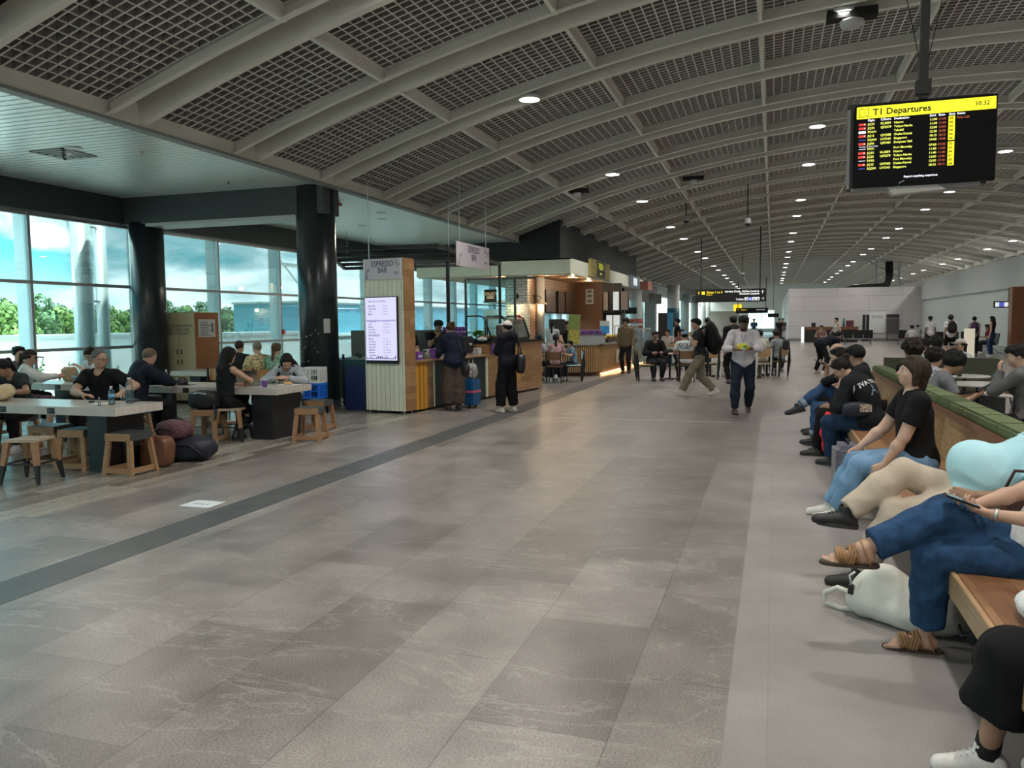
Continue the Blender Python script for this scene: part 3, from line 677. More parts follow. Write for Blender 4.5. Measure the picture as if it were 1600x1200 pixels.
for i, (x, y, z, zt) in enumerate([(-2.91, 28.5, 5.1, 5.75), (-.84, 27.5, 4.8, 6.05), (-1.85, 52, 4.45, 5.9)]):
    t = thing('dome_camera', ['dome camera hanging on a pole over the chair tables', 'longer hung dome camera nearer the middle of the hall', 'distant dome camera hanging above the directory sign'][i], 'camera', (x, y, z))
    MB().bar((0, 0, .15), (0, 0, zt-z), .035).build('pole', BLACK, t); MB().lathe([(.03, .16), (.10, .14), (.115, .0), (.11, -.02)], n=20).build('housing', WHITE, t); MB().ell((0, 0, -.02), (.1, .1, .09)).build('dome', mat('dome_black', (.01, .01, .012), .1), t)
t = thing('ceiling_speaker', 'white bowl speaker hanging from the vault beside the big screen', 'speaker', (1.05, 13.3, 6.08))
MB().lathe([(.03, -.05), (.12, -.1), (.16, -.06), (.17, 0), (.1, .03)], n=24).build('bowl', WHITE, t); MB().b2((-.35, -.12, .03), (.35, .12, .16)).build('mounting_box', dark, t)
for i, (x, y) in enumerate([(-5.1, 21.5), (-2.3, 24.5)]):
    t = thing('ceiling_sensor', ['small white sensor under a dark box among the ribs above the bar', 'small white sensor among the ribs above the chair tables'][i], 'sensor', (x, y, vz(x)-.02)); MB().lathe([(.05, -.1), (.09, -.08), (.1, 0)], n=16).build('bowl', WHITE, t); MB().b2((-.3, -.1, 0), (.3, .1, .1)).build('mounting_box', dark, t)

# ============================================================ DEPARTURES SCREEN
t = thing('departures_screen', 'large black departures board hanging on a black pole', 'screen', (1.245, 8.0, 3.22))
W_, H_ = 1.13, .66
scr = MB().b2((-W_/2, -.0, -H_/2-.05), (W_/2, .07, H_/2+.02)).build('screen', mat('screen_black', (.004, .004, .005), .5, spec=.15), t, bevel=.004)
MB().b2((-W_/2-.05, .09, -H_/2-.06), (W_/2-.05, .2, H_/2+.05)).build('rear_screen', BLACK, t)
MB().b2((-W_/2-.02, .05, -H_/2-.08), (W_/2-.1, .1, -H_/2-.05)).b2((-W_/2-.06, .06, -H_/2-.05), (-W_/2-.035, .1, H_/2-.0)).build('bracket', mat('bracket_grey', (.25, .25, .25), .4), t)
MB().prism([(-.28, -.5*.0-.385), (.12, -.385), (.2, -.43), (-.24, -.455)], .04, .16, Matrix(((1, 0, 0), (0, 0, 1), (0, 1, 0)))).build('antenna_tray', mat('tray_grey', (.5, .48, .46), .5), t)
MB().tube([(-.2, .05, -.42), (-.19, .0, -.36), (-.15, .0, -.34)], .004, 5).build('cable', WHITE, t)
MB().b2((-.035, .09, .3), (.035, .16, 2.95)).build('pole', BLACK, t)
MB().b2((-.06, .07, .42), (.06, .18, .55)).build('pole_clamp', BLACK, t)
MB().tube([(-.04, .12, .75), (-.5, .12, 2.9)], .004, 5).build('wire', BLACK, t); MB().tube([(.04, .12, .75), (.45, .12, 2.9)], .004, 5).build('wire', BLACK, t)
ye = mat('screen_yellow', (.80, .76, .02), emit=1.0); yt = mat('screen_yellow_text', (.75, .78, .12), emit=.9); wt = mat('screen_white_text', (.75, .78, .9), emit=.9); rt = mat('screen_red', (.65, .05, .04), emit=.6); ot = mat('screen_orange', (.55, .12, .06), emit=.8); bt = mat('screen_blue', (.08, .12, .6), emit=.6)
F = lambda x, z, e=.003: frame((x, -e, z), (1, 0, 0), (0, 0, 1))
MB().b2((-W_/2+.012, -.003, H_/2-.105), (W_/2-.012, -.0005, H_/2-.0)).build('header_bar', ye, scr)
text('heading', 'T1 Departures', BLACK, scr, .078, F(-.42, .252, .004), 'LEFT', .0002, .0022); text('clock', '10:32', BLACK, scr, .052, F(.39, .262, .004), 'LEFT', .0002, .0012)
m = MB(); x0, z0, s_ = -.53, .238, .078
for a in ((x0, z0, x0+s_, z0+.005), (x0, z0+s_-.005, x0+s_, z0+s_), (x0, z0, x0+.005, z0+s_), (x0+s_-.005, z0, x0+s_, z0+s_), (x0+.012, z0+.012, x0+s_-.012, z0+.017)): m.b2((a[0], -.0045, a[1]), (a[2], -.003, a[3]))
m.bar((x0+.018, -.004, z0+.032), (x0+.062, -.004, z0+.056), .009, .002); m.bar((x0+.03, -.004, z0+.058), (x0+.045, -.004, z0+.04), .006, .002); m.build('plane_symbol', BLACK, scr)
rows = [('JQ33', 'KL3839', 'Naarm', '11:00', '02', 'r'), ('JQ25', 'QF5579', 'Tokyo-Narita', '11:40', '05', 'r'), ('PD691', '', 'Tabubil', '12:00', '03', 'w'), ('JQ15', 'QF5585', 'Osaka-Kansai', '12:30', '04', 'r'), ('SQ204', 'LH7243', 'Singapore', '18:15', '04', 'b'), ('JQ90', 'QF5481', 'Denpasar Bali', '19:00', '05', 'r'), None,
        ('PX91', '', 'Port Moresby', '07:00', '02', 'p'), ('JQ33', 'KL3839', 'Naarm', '11:00', '02', 'r'), ('JQ25', 'QF5579', 'Tokyo-Narita', '11:40', '04', 'r'), ('PX93', '', 'Port Moresby', '12:00', '01', 'p'), ('JQ15', 'QF5585', 'Osaka-Kansai', '12:30', '05', 'r'), ('SQ204', 'LH7243', 'Singapore', '18:15', '04', 'b')]
z = .165
for s_, x in (('Flight', -.46), ('C/Share', -.355), ('Destination', -.245), ('Schd', .04), ('Estm', .11), ('Gate', .19), ('Status', .255)): text('heading', s_, wt, scr, .026, F(x, .2), 'LEFT', .0002, .0006)
text('status', 'Final Call', ot, scr, .026, F(.255, z), 'LEFT', .0002)
for rw in rows:
    if rw is None:
        text('date_line', 'Monday, 20 April 2026', wt, scr, .017, F(-.53, z+.014), 'LEFT', .0002); z -= .012; continue
    f_, c_, d_, tm, g_, k_ = rw
    text('row', f_, yt, scr, .027, F(-.46, z), 'LEFT', .0002, .0005); 
    if c_: text('row', c_, yt, scr, .027, F(-.355, z), 'LEFT', .0002, .0005)
    text('row', d_, yt, scr, .027, F(-.245, z), 'LEFT', .0002, .0005); text('row', tm, yt, scr, .027, F(.04, z), 'LEFT', .0002, .0005); text('row', tm, ot, scr, .027, F(.11, z), 'LEFT', .0002)
    MB().b2((.19, -.003, z-.007), (.24, -.001, z+.026)).build('gate_box', ye, scr); text('gate_number', g_, BLACK, scr, .028, F(.197, z-.001, .005), 'LEFT', .0002, .0012)
    if k_ != 'p' and k_ != 'b': MB().b2((-.535, -.003, z), (-.475, -.001, z+.02)).build('airline_tag', {'r': rt, 'w': wt}[k_], scr)
    if k_ == 'r': MB().b2((-.49, -.004, z+.005), (-.482, -.003, z+.015)).build('airline_star', wt, scr)
    if k_ in 'pb': MB().b2((-.53, -.003, z+.008), (-.475, -.001, z+.013)).build('airline_tag', bt if k_ == 'b' else wt, scr)
    z -= .0345
text('footer', 'Report anything suspicious', wt, scr, .025, F(-.02, -.315), 'CENTER', .0002, .0006)

# directory signs
sgn = mat('sign_black', (.012, .012, .014), .4); sw = mat('sign_white', (.8, .82, .85), emit=.5); sy = mat('sign_yellow', (.85, .6, .02), emit=.6); sb = mat('sign_blue', (.08, .12, .6), emit=.5)
def arrow(m, x, z, s_, d='u'):
    v = {'u': (0, 1), 'r': (1, 0)}[d]; n_ = (-v[1], v[0]); P_ = lambda a, b: (x+v[0]*a*s_+n_[0]*b*s_, -.01, z+v[1]*a*s_+n_[1]*b*s_)
    m.bar(P_(-.5, 0), P_(.5, 0), .14*s_, .01); m.bar(P_(.5, 0), P_(.05, .42), .14*s_, .01); m.bar(P_(.5, 0), P_(.05, -.42), .14*s_, .01); return m
t = thing('directory_sign', 'black overhead directory sign listing gates, lounges and toilets', 'sign', (-1.98, 40, 2.83)); W2, H2 = 3.26, .62
pn = MB().b2((-W2/2, 0, -H2/2), (W2/2, .14, H2/2)).build('panel', sgn, t)
for x in (-1.38, 1.36): MB().bar((x, .07, H2/2), (x, .07, vz(-1.98+x)-2.83), .05).build('rod', BLACK, t)
G_ = lambda x, z: frame((x, -.012, z), (1, 0, 0), (0, 0, 1))
text('lettering', 'Gates 1 to 3', sy, pn, .15, G_(-1.12, .12), 'LEFT', .002, .003); text('lettering', 'Departures', sy, pn, .06, G_(-1.12, .03), 'LEFT', .002, .002)
text('lettering', 'Service Desk, Airline Lounge', sw, pn, .135, G_(1.33, .15), 'RIGHT', .002, .004); text('lettering', 'Smokers Lounge', sw, pn, .135, G_(1.33, .03), 'RIGHT', .002, .004)
text('lettering', 'Toilets', sw, pn, .13, G_(.62, -.23), 'RIGHT', .002, .003)
arrow(MB(), -1.48, .14, .15).build('arrow', sy, pn); arrow(arrow(MB(), 1.48, .14, .16), 1.48, -.17, .15, 'r').build('arrow', sw, pn)
MB().b2((-1.34, -.01, .06), (-1.19, .0, .21)).build('plane_symbol', sy, pn)
for i in range(4):
    s_ = MB().b2((.66+i*.175, -.01, -.25), (.82+i*.175, 0, -.1)).build('toilet_symbol', sb if i == 1 else sw, pn); MB().b2((.71+i*.175, -.014, -.24), (.74+i*.175, -.01, -.13)).b2((.76+i*.175, -.014, -.24), (.785+i*.175, -.01, -.15)).build('figure_mark', sw if i == 1 else sgn, s_)
t = thing('directory_sign', 'second smaller looking black directory sign further down the hall', 'sign', (-2.12, 86.86, 2.62)); pn = MB().b2((-1.6, 0, -.27), (1.6, .14, .27)).build('panel', sgn, t)
for x in (-1.4, 1.38): MB().bar((x, .07, .27), (x, .07, vz(-2.12+x)-2.52), .07).build('rod', BLACK, t)
text('lettering', 'Gates 1', sy, pn, .2, G_(-1.1, .02), 'LEFT', .002, .003); arrow(MB(), -1.4, .08, .15).build('arrow', sy, pn); text('lettering', 'Service Desk', sw, pn, .16, G_(1.3, .03), 'RIGHT', .002, .003)
t = thing('toilet_sign', 'black toilet sign with white symbols hanging by the pale wall', 'sign', (9.95, 42, 2.24)); pn = MB().b2((-.32, 0, -.15), (.32, .08, .15)).build('panel', sgn, t)
for i, c_ in enumerate((sw, sb, sw)): MB().b2((-.26+i*.18, -.01, -.1), (-.1+i*.18, 0, .1)).build('toilet_symbol', c_, pn)
MB().bar((.28, .04, .15), (.28, .04, .76), .03).build('rod', BLACK, t)
t = thing('gate_sign', 'small black sign in the recess past the timber post', 'sign', (11.15, 43.0, 2.25)); pn = MB().b2((-.45, 0, -.15), (.6, .08, .15)).build('panel', sgn, t); text('lettering', 'ATMs', sw, pn, .16, G_(-.3, -.06), 'LEFT', .002, .002); MB().bar((0, .04, .15), (0, .04, .9), .03).build('rod', BLACK, t)
for i, (x, y, z, w_) in enumerate([(.0, 88, 2.1, .55), (-8.6, 50, 2.3, .5)]):
    t = thing('hanging_sign', ['small black sign at the mouth of the far corridor', 'small black sign hanging among the white columns'][i], 'sign', (x, y, z)); MB().b2((-w_, 0, -.2), (w_, .1, .2)).build('panel', sgn, t); MB().bar((0, .05, .2), (0, .05, (4.2, 2.0)[i]), .04).build('rod', BLACK, t)
# ============================================================ ESPRESSO BAR
TH = R(-9)
def KF_(u, v, z=0): return (-6.34+u*math.cos(TH)-v*math.sin(TH), 13.17+u*math.sin(TH)+v*math.cos(TH), z)
palep = wood('whitewashed_boards', (.74, .74, .60), (.82, .82, .68), 3, .1, 'ZX', .45, .12, .004, 3, mortar=(.22, .22, .17))
warmp = wood('warm_boards', (.27, .145, .065), (.42, .25, .12), .62, .125, 'YZ', .4, .22, .001)
ochre = mat('ochre_paint', (.62, .31, .035), .45)
deep = mat('deep_green_paint', (.015, .032, .032), .4)
t = thing('menu_tower', 'tall timber kiosk tower carrying a lit menu screen', 'tower', KF_(-.44, .17), TH)
for x in (-.38, .38):
    for y in (-.12, .12): MB().bar((x, y, 0), (x, y, .05), .03).build('foot', STEEL, t)
MB().b2((-.44, -.17, .05), (.44, .16, 1.0)).b2((-.44, -.17, 1.005), (.44, .16, 2.83)).build('front_boards', palep, t)
MB().b2((.4405, -.168, .05), (.455, .165, 2.83)).build('side_boards', warmp, t)
t = thing('menu_screen', 'bright lilac menu screen leaning on the pale timber tower', 'screen', KF_(-.47, -.03, 1.52), TH)
MB().b2((-.36, -.02, -.6), (.36, .03, .62)).build('casing', BLACK, t, bevel=.005)
face = MB().b2((-.345, -.026, -.54), (.345, -.021, .605)).build('display', mat('menu_glow', (.52, .50, .70), emit=.75), t)
mt = mat('menu_ink', (.16, .12, .28), .6)
Q = lambda x, z: frame((x, -.0265, z), (1, 0, 0), (0, 0, 1))
text('heading', 'SPECIALTY COFFEE', mt, face, .045, Q(-.28, .52), 'LEFT', .0003)
for z0, n_ in ((.44, 4), (.16, 5), (-.16, 7)):
    if n_ == 7: text('heading', 'FAVOURITES', mt, face, .045, Q(-.29, -.10), 'LEFT', .0003, .001)
    for i in range(n_):
        z = z0-i*.05
        text('menu_line', ['Espresso', 'Long Black', 'Macchiato', 'Piccolo', 'Flat White', 'Cappuccino', 'Latte', 'Mocha', 'Hot Choc', 'Chai Latte', 'Iced Latte', 'Babycino'][(i+n_) % 12], mt, face, .038, Q(-.28, z), 'LEFT', .0003, .0006)
        text('price_line', ['5.5  6.0', '5.0  5.8  6.5', '6.2  6.8  7.4'][i % 3 if n_ > 4 else 0], mt, face, .034, Q(.05, z), 'LEFT', .0003)
m = MB()
random.seed(4)
for i in range(16):
    x = -.32+i*.042; h_ = random.uniform(.02, .07); m.ell((x, -.027, -.52+h_/2), (.014, .001, h_/2), 10, 6)
m.build('leaf_border', mt, face)
MB().b2((-.33, -.027, .17), (.33, -.0262, .2)).build('highlight_band', mat('menu_band', (.36, .33, .55), emit=.6), face)
def espsign(name_lab, m4, parent_loc, w_, h_, rods):
    t = thing('espresso_sign', name_lab, 'sign', parent_loc)
    bd = MB().b2((-w_/2, -.012, -h_/2), (w_/2, .012, h_/2)).build('board', mat('sign_lilac', (.62, .57, .64), .5), t)
    for b in (-1, 1):
        ya = Vector((b, 0, 0)); f_ = lambda x, z: frame((x*b, -.0135*b, z), ya, (0, 0, 1))
        text('lettering', 'ESPRESSO\nBAR', mt if 0 else mat('sign_ink', (.05, .06, .12), .6), bd, h_*.40, f_(0, .05*h_/.4), 'CENTER', .0005, .0015, .8, .8)
        m = MB(); random.seed(9)
        for i in range(12):
            x = random.choice((-1, 1))*random.uniform(.34, .46)*w_; z = random.uniform(-.42, .42)*h_; r = random.uniform(.02, .035)
            m.tube([(x+r*math.cos(a)*.7, -.014*b, z+r*math.sin(a)) for a in [k*PI/5 for k in range(10)]], .0018, 4, True); m.bar((x, -.014*b, z-r), (x+.01, -.014*b, z+r), .002)
        m.build('bean_drawing', MATS['sign_ink'], bd)
    for x in rods: MB().bar((x, 0, h_/2), (x, 0, (4.25 if parent_loc[0] < -6.2 else vz(-5.75)+.3)-parent_loc[2]), .012).build('cable', STEEL, t)
    return t
t = espsign('lilac espresso bar sign fixed high on the pale timber tower', None, KF_(-.42, -.03, 2.64), .80, .36, (-.3,)); t.rotation_euler.z = TH
t = espsign('lilac espresso bar sign hanging over the walkway side of the bar', None, (-5.75, 15.2, 2.98), 1.72, .46, (-.7, .7)); t.rotation_euler.z = PI/2-.02
# counter: ochre striped end, green panels, timber display end
t = thing('espresso_counter', 'long timber and green espresso bar counter behind the menu tower', 'counter', KF_(0, 0), TH)
MB().b2((-.62, .33, .04), (-.005, .95, .93)).build('end_cabinet', warmp, t)
MB().b2((-.004, .34, .04), (.006, .72, .93)).build('ochre_panel', ochre, t); MB().b2((.007, .44, .04), (.009, .5, .93)).b2((.007, .58, .04), (.009, .62, .93)).build('ochre_stripe', mat('ochre_dark', (.36, .16, .025), .5), t)
MB().b2((-.7, .95, .05), (-.02, 3.1, .93)).build('green_panel', deep, t); MB().b2((-.02, .94, .05), (.004, 1.0, .95)).build('edge_trim', palep, t); MB().b2((-.02, 3.05, .05), (.004, 3.12, .95)).build('edge_trim', palep, t)
MB().b2((-.72, .33, .93), (.05, 3.14, .965)).build('worktop', wood('counter_top', (.36, .22, .12), (.40, .25, .14), 1.4, .3, 'XY', .3, .2, 0), t)
MB().b2((-.8, 3.14, .05), (.0, 5.9, 1.2)).build('display_end', warmp, t); MB().b2((-.84, 3.12, 1.2), (.04, 5.95, 1.235)).build('display_top', wood('counter_top', (0, 0, 0), (0, 0, 0)), t)
for i in range(5): MB().bar((.006, 3.9+i*.12, .06), (.006, 4.4+i*.12, .95), .02, .055).build('slanted_stripe', ochre, t)
MB().b2((-.7, .4, 0), (-.08, 5.85, .05)).build('plinth', BLACK, t)
tw = mat('twine', (.35, .35, .36), .6); m = MB().tube([(.01, 1.35, .85), (.015, 1.3, .4), (.02, 1.35, .15), (.02, 1.6, .1), (.02, 1.65, .3)], .006)
for i in range(4): m.tube([(.01, 1.4+i*.02, .85-i*.06), (.01, 1.9, .6-i*.06)], .005)
m.build('bean_line_drawing', tw, t)
MB().b2((-.28, -.0, 0), (0, 0, 0))
# pergola over the bar
t = thing('pergola_frame', 'black steel pergola frame over the espresso bar', 'frame', (-6.45, 14.95, 0))
bars = [((0, 0, 3.2), (-2.45, -.12, 3.2)), ((0, 0, 3.2), (-.45, 5.3, 3.2)), ((-.45, 5.3, 3.2), (-5.0, 5.1, 3.2)), ((-.1, 1.3, 3.2), (-3.05, 1.15, 3.2)), ((-.22, 2.6, 3.2), (-3.7, 2.45, 3.2)), ((-.34, 3.9, 3.2), (-4.4, 3.75, 3.2)), ((-2.45, -.12, 3.2), (-5.0, 5.1, 3.2))]
for a, b in bars: MB().bar(a, b, .06, .08).build('beam', BLACK, t)
MB().bar((-.05, .7, 3.2), (-.05, .7, .96), .06).build('post', BLACK, t); MB().bar((-.44, 5.2, 3.2), (-.44, 5.2, 1.2), .06).build('post', BLACK, t); MB().bar((-2.45, -.12, 3.2), (-2.45, -.12, 0), .05).build('post', BLACK, t)
for a, b in (((-.1, .9, 3.2), (-.1, .9, 4.25)), ((-4.9, 5.1, 3.2), (-4.9, 5.1, 4.25))): MB().bar(a, b, .012).build('hanger', STEEL, t)
# glass display case
def arc_case(lab, u, v, w_):
    t = thing('display_case', lab, 'display case', KF_(u, v, 1.236), TH)
    MB().b2((-.34, -w_/2, 0), (.32, w_/2, .06)).build('base', BLACK, t)
    for y in (-w_/2, w_/2):
        MB().tube([(-.33, y, 0), (-.33, y, .5), (-.28, y, .56), (.05, y, .56), (.16, y, .5), (.32, y, .06)], .018, 8).build('arched_frame', BLACK, t)
    g = MB(); pr = [(-.33, .55), (.05, .55), (.15, .49), (.31, .06)]
    for a, b in zip(pr[:-1], pr[1:]): g.add([(a[0], -w_/2, a[1]), (b[0], -w_/2, b[1]), (b[0], w_/2, b[1]), (a[0], w_/2, a[1])], [(0, 1, 2, 3)])
    g.build('curved_glass', glassb, t); MB().b2((-.3, -w_/2+.03, .28), (.12, w_/2-.03, .29)).build('shelf', glassb, t)
    return t
arc_case('curved glass display case nearest the coffee machine', -.4, 3.9, .9); arc_case('second curved glass display case behind the first', -.42, 4.95, .95)
random.seed(21)
for i in range(5):
    t = thing('bread_roll', 'bread roll inside a curved glass display case', 'bread', KF_(-.4+.1*(i % 2), 3.65+i*.12, 1.297), 0, 'rolls in the display case'); MB().ell((0, 0, .035), (.06, .05, .035)).build('crust', mat('bread', (0, 0, 0)), t)
tag(MB().b2((-.02, -.2, 0), (.02, .2, .34)).build('snack_stand', mat('snack_red', (.18, .06, .04), .6, noise=.9, nscale=30)), 'rack of dark red snack packets behind the glass cases', 'rack').location = KF_(-.75, 5.1, 1.24)
m = thing('potted_plant', 'small bright green potted plant behind the glass case', 'plant', KF_(-.72, 4.0, 1.24)); MB().lathe([(.05, 0), (.07, .1), (.07, .11)], n=14).build('pot', WHITE, m)
g = MB(); rng = np.random.default_rng(3)
for i in range(60):
    d = rng.normal(size=3); d[2] = abs(d[2])+.3; d /= np.linalg.norm(d); p = np.array([0, 0, .1])+d*.16; e_ = np.cross(d, [0, 1, .2])*.02; g.add([p-d*.12, p-d*.05+e_, p, p-d*.05-e_], [(0, 1, 2, 3)])
g.build('foliage', mat('bright_leaf', (.2, .5, .06), .6), m)
# stock on the counter
c0 = cup('purple paper cup in the stacks on the coffee machine', KF_(-.35, 2.1, 1.37), .1, .04)
c0['group'] = 'purple cups stacked on the coffee machine'
for i in range(6):
    for j in range(4):
        if i or j: dup(c0, KF_(-.45+.09*(j % 2)+.02*i, 2.1+i*.095, 1.37+.10*(j//2)))
t = thing('coffee_machine', 'black espresso machine topped with stacks of purple cups', 'coffee machine', KF_(-.38, 2.35, .966), TH)
MB().b2((-.26, -.38, .06), (.26, .38, .40)).build('body', BLACK, t, bevel=.02); MB().b2((-.24, -.36, 0), (.24, .36, .05)).build('drip_tray', STEEL, t)
for y in (-.2, .2): MB().lathe([(.035, -.06), (.04, 0)], (.28, y, .26), 14).build('group_head', CHROME, t); MB().bar((.27, y, .2), (.42, y, .18), .022).build('portafilter', BLACK, t)
t = thing('cash_register', 'black card terminal and till at the near end of the espresso bar', 'till', KF_(-.40, .72, .966), TH); MB().b2((-.12, -.14, 0), (.12, .14, .03)).build('base', BLACK, t); MB().bar((0, 0, .03), (0, -.03, .2), .04).build('stand', BLACK, t); MB().box((0, -.05, .27), (.36, .02, .24), m=Matrix.Rotation(-.3, 3, 'X')).build('screen', BLACK, t)
t = thing('biscuit_jar', 'big glass jar of biscuits on the espresso bar', 'jar', KF_(-.18, 1.0, .966)); MB().lathe([(.07, 0), (.08, .03), (.08, .14), (.06, .16)], n=18).build('jar', glassb, t); MB().lathe([(.063, .16), (.063, .18), (0, .19)], n=16).build('lid', STEEL, t); MB().ell((0, 0, .07), (.068, .068, .06)).build('biscuits', mat('biscuit', (.5, .4, .3), .8, noise=.4, nscale=30), t)
for i, (u, v, w_, l) in enumerate([(-.1, .55, .15, 'purple and white paper cup box on the near corner of the espresso bar'), (-.16, 1.25, .16, 'purple gift tin on the espresso bar beside the biscuit jar'), (-.1, 1.75, .14, 'patterned white tin beside the customer at the espresso bar'), (-.12, 2.85, .16, 'patterned black and white box by the green panel end')]):
    t = thing('gift_box', l, 'box', KF_(u, v, .966), TH); MB().b2((-w_/2, -w_/2, 0), (w_/2, w_/2, .15+.04*(i == 1))).build('box', purple if i < 2 else mat('speckled_white', (.5, .5, .48), .6, noise=.9, nscale=40), t); MB().b2((w_/2, -w_/2, .05), (w_/2+.002, w_/2, .09)).build('band', WHITE, t)
tag(MB().b2((-.01, -.05, 0), (.01, .05, .26)).build('flyer_stand', purple), 'tall narrow purple flyer standing at the end of the green worktop', 'flyer').location = KF_(.03, 3.3, .965)
tag(MB().ell((0, 0, .05), (.12, .1, .05)).build('napkin_heap', WHITE), 'heap of white paper napkins beside the glass cases', 'napkins').location = KF_(-.2, 3.25, 1.236)
t = thing('collect_sign', 'dark hanging sign reading collect here', 'sign', (-7.1, 20, 2.35)); pn = MB().b2((-.17, -.01, -.17), (.17, .01, .17)).build('panel', mat('sign_olive', (.035, .03, .02), .5), t); text('lettering', 'COLLECT\nHERE', mat('sign_cream', (.75, .6, .35), emit=.2), pn, .105, frame((0, -.012, .02), (1, 0, 0), (0, 0, 1)), 'CENTER', .001, .003, .85, .9)
MB().bar((0, 0, .17), (0, 0, .83), .01).build('cord', BLACK, t)
t = thing('glazed_frame', 'dark framed glass screen behind the display cases', 'frame', (-8.0, 21.8, 0))
for a, b in (((-.5, 0, 0), (-.5, 0, 2.9)), ((1.0, 0, 0), (1.0, 0, 2.9)), ((-.5, 0, 2.9), (1.6, 0, 2.9))): MB().bar(a, b, .06).build('bar', mat('frame_grey', (.05, .06, .06), .4), t)
MB().b2((-.47, -.005, .05), (.97, .005, 2.87)).build('pane', gl, t)
# back bench with bins between the column and the tower
t = thing('service_bench', 'dark service bench with steel top behind the column', 'bench', (-8.4, 16.2, 0)); MB().b2((-.9, -.4, 0), (1.5, .4, .86)).build('cabinet', BLACK, t); MB().b2((-.92, -.42, .86), (1.52, .42, .9)).build('top', STEEL, t); MB().b2((-.9, .3, .9), (1.5, .35, 1.5)).build('splashback', mat('splash_grey', (.10, .10, .09), .25), t)
tag(MB().b2((-.16, -.16, 0), (.16, .16, .32)).build('grinder_box', mat('steel_dark', (.4, .42, .42), .3, .8), bevel=.01), 'steel box on the dark service bench behind the column', 'box').location = (-8.35, 16.0, .9)
t = thing('recycling_bin', 'tall deep blue bin standing against the menu tower', 'bin', (-7.55, 13.75, 0)); MB().b2((-.24, -.22, .0), (.22, .22, .86)).build('body', mat('bin_blue', (.01, .025, .10), .4), t, bevel=.01); MB().b2((-.25, -.23, .86), (.23, .23, .98)).build('lid', mat('bin_lid', (.01, .05, .06), .4), t)
t = thing('black_trolley', 'black clearing trolley between the column and the blue bin', 'trolley', (-8.0, 14.5, 0))
MB().b2((-.22, -.3, .08), (.2, .3, .12)).b2((-.22, -.3, .5), (.2, .3, .54)).b2((-.22, -.3, .93), (.2, .3, .97)).build('shelf', BLACK, t)
for x in (-.2, .18):
    for y in (-.28, .28): MB().bar((x, y, 0), (x, y, 1.05), .035).build('leg', BLACK, t)
# glass display fridge, trolley board
t = thing('display_fridge', 'white display fridge with a glowing edge beside the queueing woman', 'fridge', (-6.15, 19.1, 0), -.06)
MB().b2((-.35, -.7, .08), (.35, .7, .5)).build('body', WHITE, t, bevel=.01); MB().b2((-.33, -.68, 0), (.33, .68, .08)).build('plinth', STEEL, t)
MB().b2((-.35, -.68, .5), (-.33, .68, 1.3)).build('back', STEEL, t); MB().b2((-.35, -.7, 1.3), (.15, .7, 1.34)).build('roof', WHITE, t)
for z in (.75, 1.0): MB().b2((-.33, -.66, z), (.2, .66, z+.012)).build('shelf', STEEL, t)
MB().add([(.35, -.69, .5), (.35, .69, .5), (.15, .69, 1.3), (.15, -.69, 1.3)], [(0, 1, 2, 3)]).build('front_glass', glassb, t)
MB().bar((.35, -.7, .5), (.15, -.7, 1.32), .03).build('light_tube', mat('cool_glow', (.9, .95, 1), emit=4), t)
random.seed(8)
for i in range(14):
    nm_ = 'packaged sandwich or drink inside the white display fridge'
    o = MB().b2((-.04, -.04, 0), (.04, .04, .12)).build('food_packet', mat('packet_%d' % (i % 4), [(.6, .3, .1), (.7, .65, .5), (.2, .35, .12), (.55, .1, .08)][i % 4], .5)); tag(o, nm_, 'food', 'packets in the display fridge').location = (-6.15+random.uniform(-.15, .05), 18.55+(i % 7)*.17, .763 if i < 7 else 1.013)
t = thing('a_frame_board', 'black folding board standing against the white fridge', 'sign', (-5.98, 18.2, 0)); MB().bar((0, 0, 0), (.0, .12, .95), .5, .03).build('panel', BLACK, t); MB().bar((0, .35, 0), (0, .12, .95), .5, .03).build('panel', BLACK, t)

# ============================================================ FRESH FOOD SHOP
MB().b2((-12.8, 25.0, 3.6), (-6.5, 40, 5.1)).build('wall_shop', mat('bulkhead_charcoal', (.028, .034, .036), .6), kind='structure')
pw = brickmat('canopy_boards', (.60, .64, .53), (.66, .69, .58), (.42, .45, .38), 3.5, .75, .006, .4, 'XZ', .5, .06, 2)
pt = wood('soffit_boards', (.36, .20, .10), (.42, .25, .13), 1.5, .14, 'YX', .45, .2, .002)
MB().b2((-11.2, 24.3, 3.15), (-6.0, 24.5, 3.62)).b2((-6.15, 24.5, 3.15), (-6.0, 39, 3.62)).b2((-11.2, 24.3, 3.58), (-6.0, 39, 3.62)).build('trim_20', pw, kind='structure')
MB().b2((-11.2, 24.5, 3.16), (-6.15, 39, 3.2)).build('ceiling', pt, kind='structure')
MB().prism([(-11.2, 24.5), (-11.2, 24.45), (-6, 24.45)], 3.12, 3.15).build('trim_21', pw, kind='structure')
brick = brickmat('white_brick', (.55, .56, .52), (.68, .69, .64), (.30, .31, .29), .26, .09, .012, .8, 'XZ', .5, .12, 9, .5)
brickb = brickmat('brown_tiles', (.26, .17, .115), (.33, .22, .15), (.12, .08, .06), .34, .11, .006, .5, 'YZ', .5, .15, 5, .3)
MB().b2((-8.35, 25, 0), (-7.6, 25.25, 3.16)).build('wall_shop', brick, kind='structure')
MB().b2((-7.85, 25.25, 0), (-7.6, 26.2, 3.16)).b2((-7.85, 26.2, 1.95), (-7.6, 31.6, 3.16)).b2((-7.85, 26.2, 0), (-7.6, 31.6, .95)).build('wall_shop', brickb, kind='structure')
MB().b2((-9.5, 26, .9), (-9.3, 31.6, 2.1)).build('wall_shop', mat('kitchen_tiles', (.55, .75, .72), .3), kind='structure'); light('AREA', 'kitchen_light', (-8.6, 28.8, 2.3), 30, (.9, 1, .98), shape='RECTANGLE', size=.4, size_y=4)
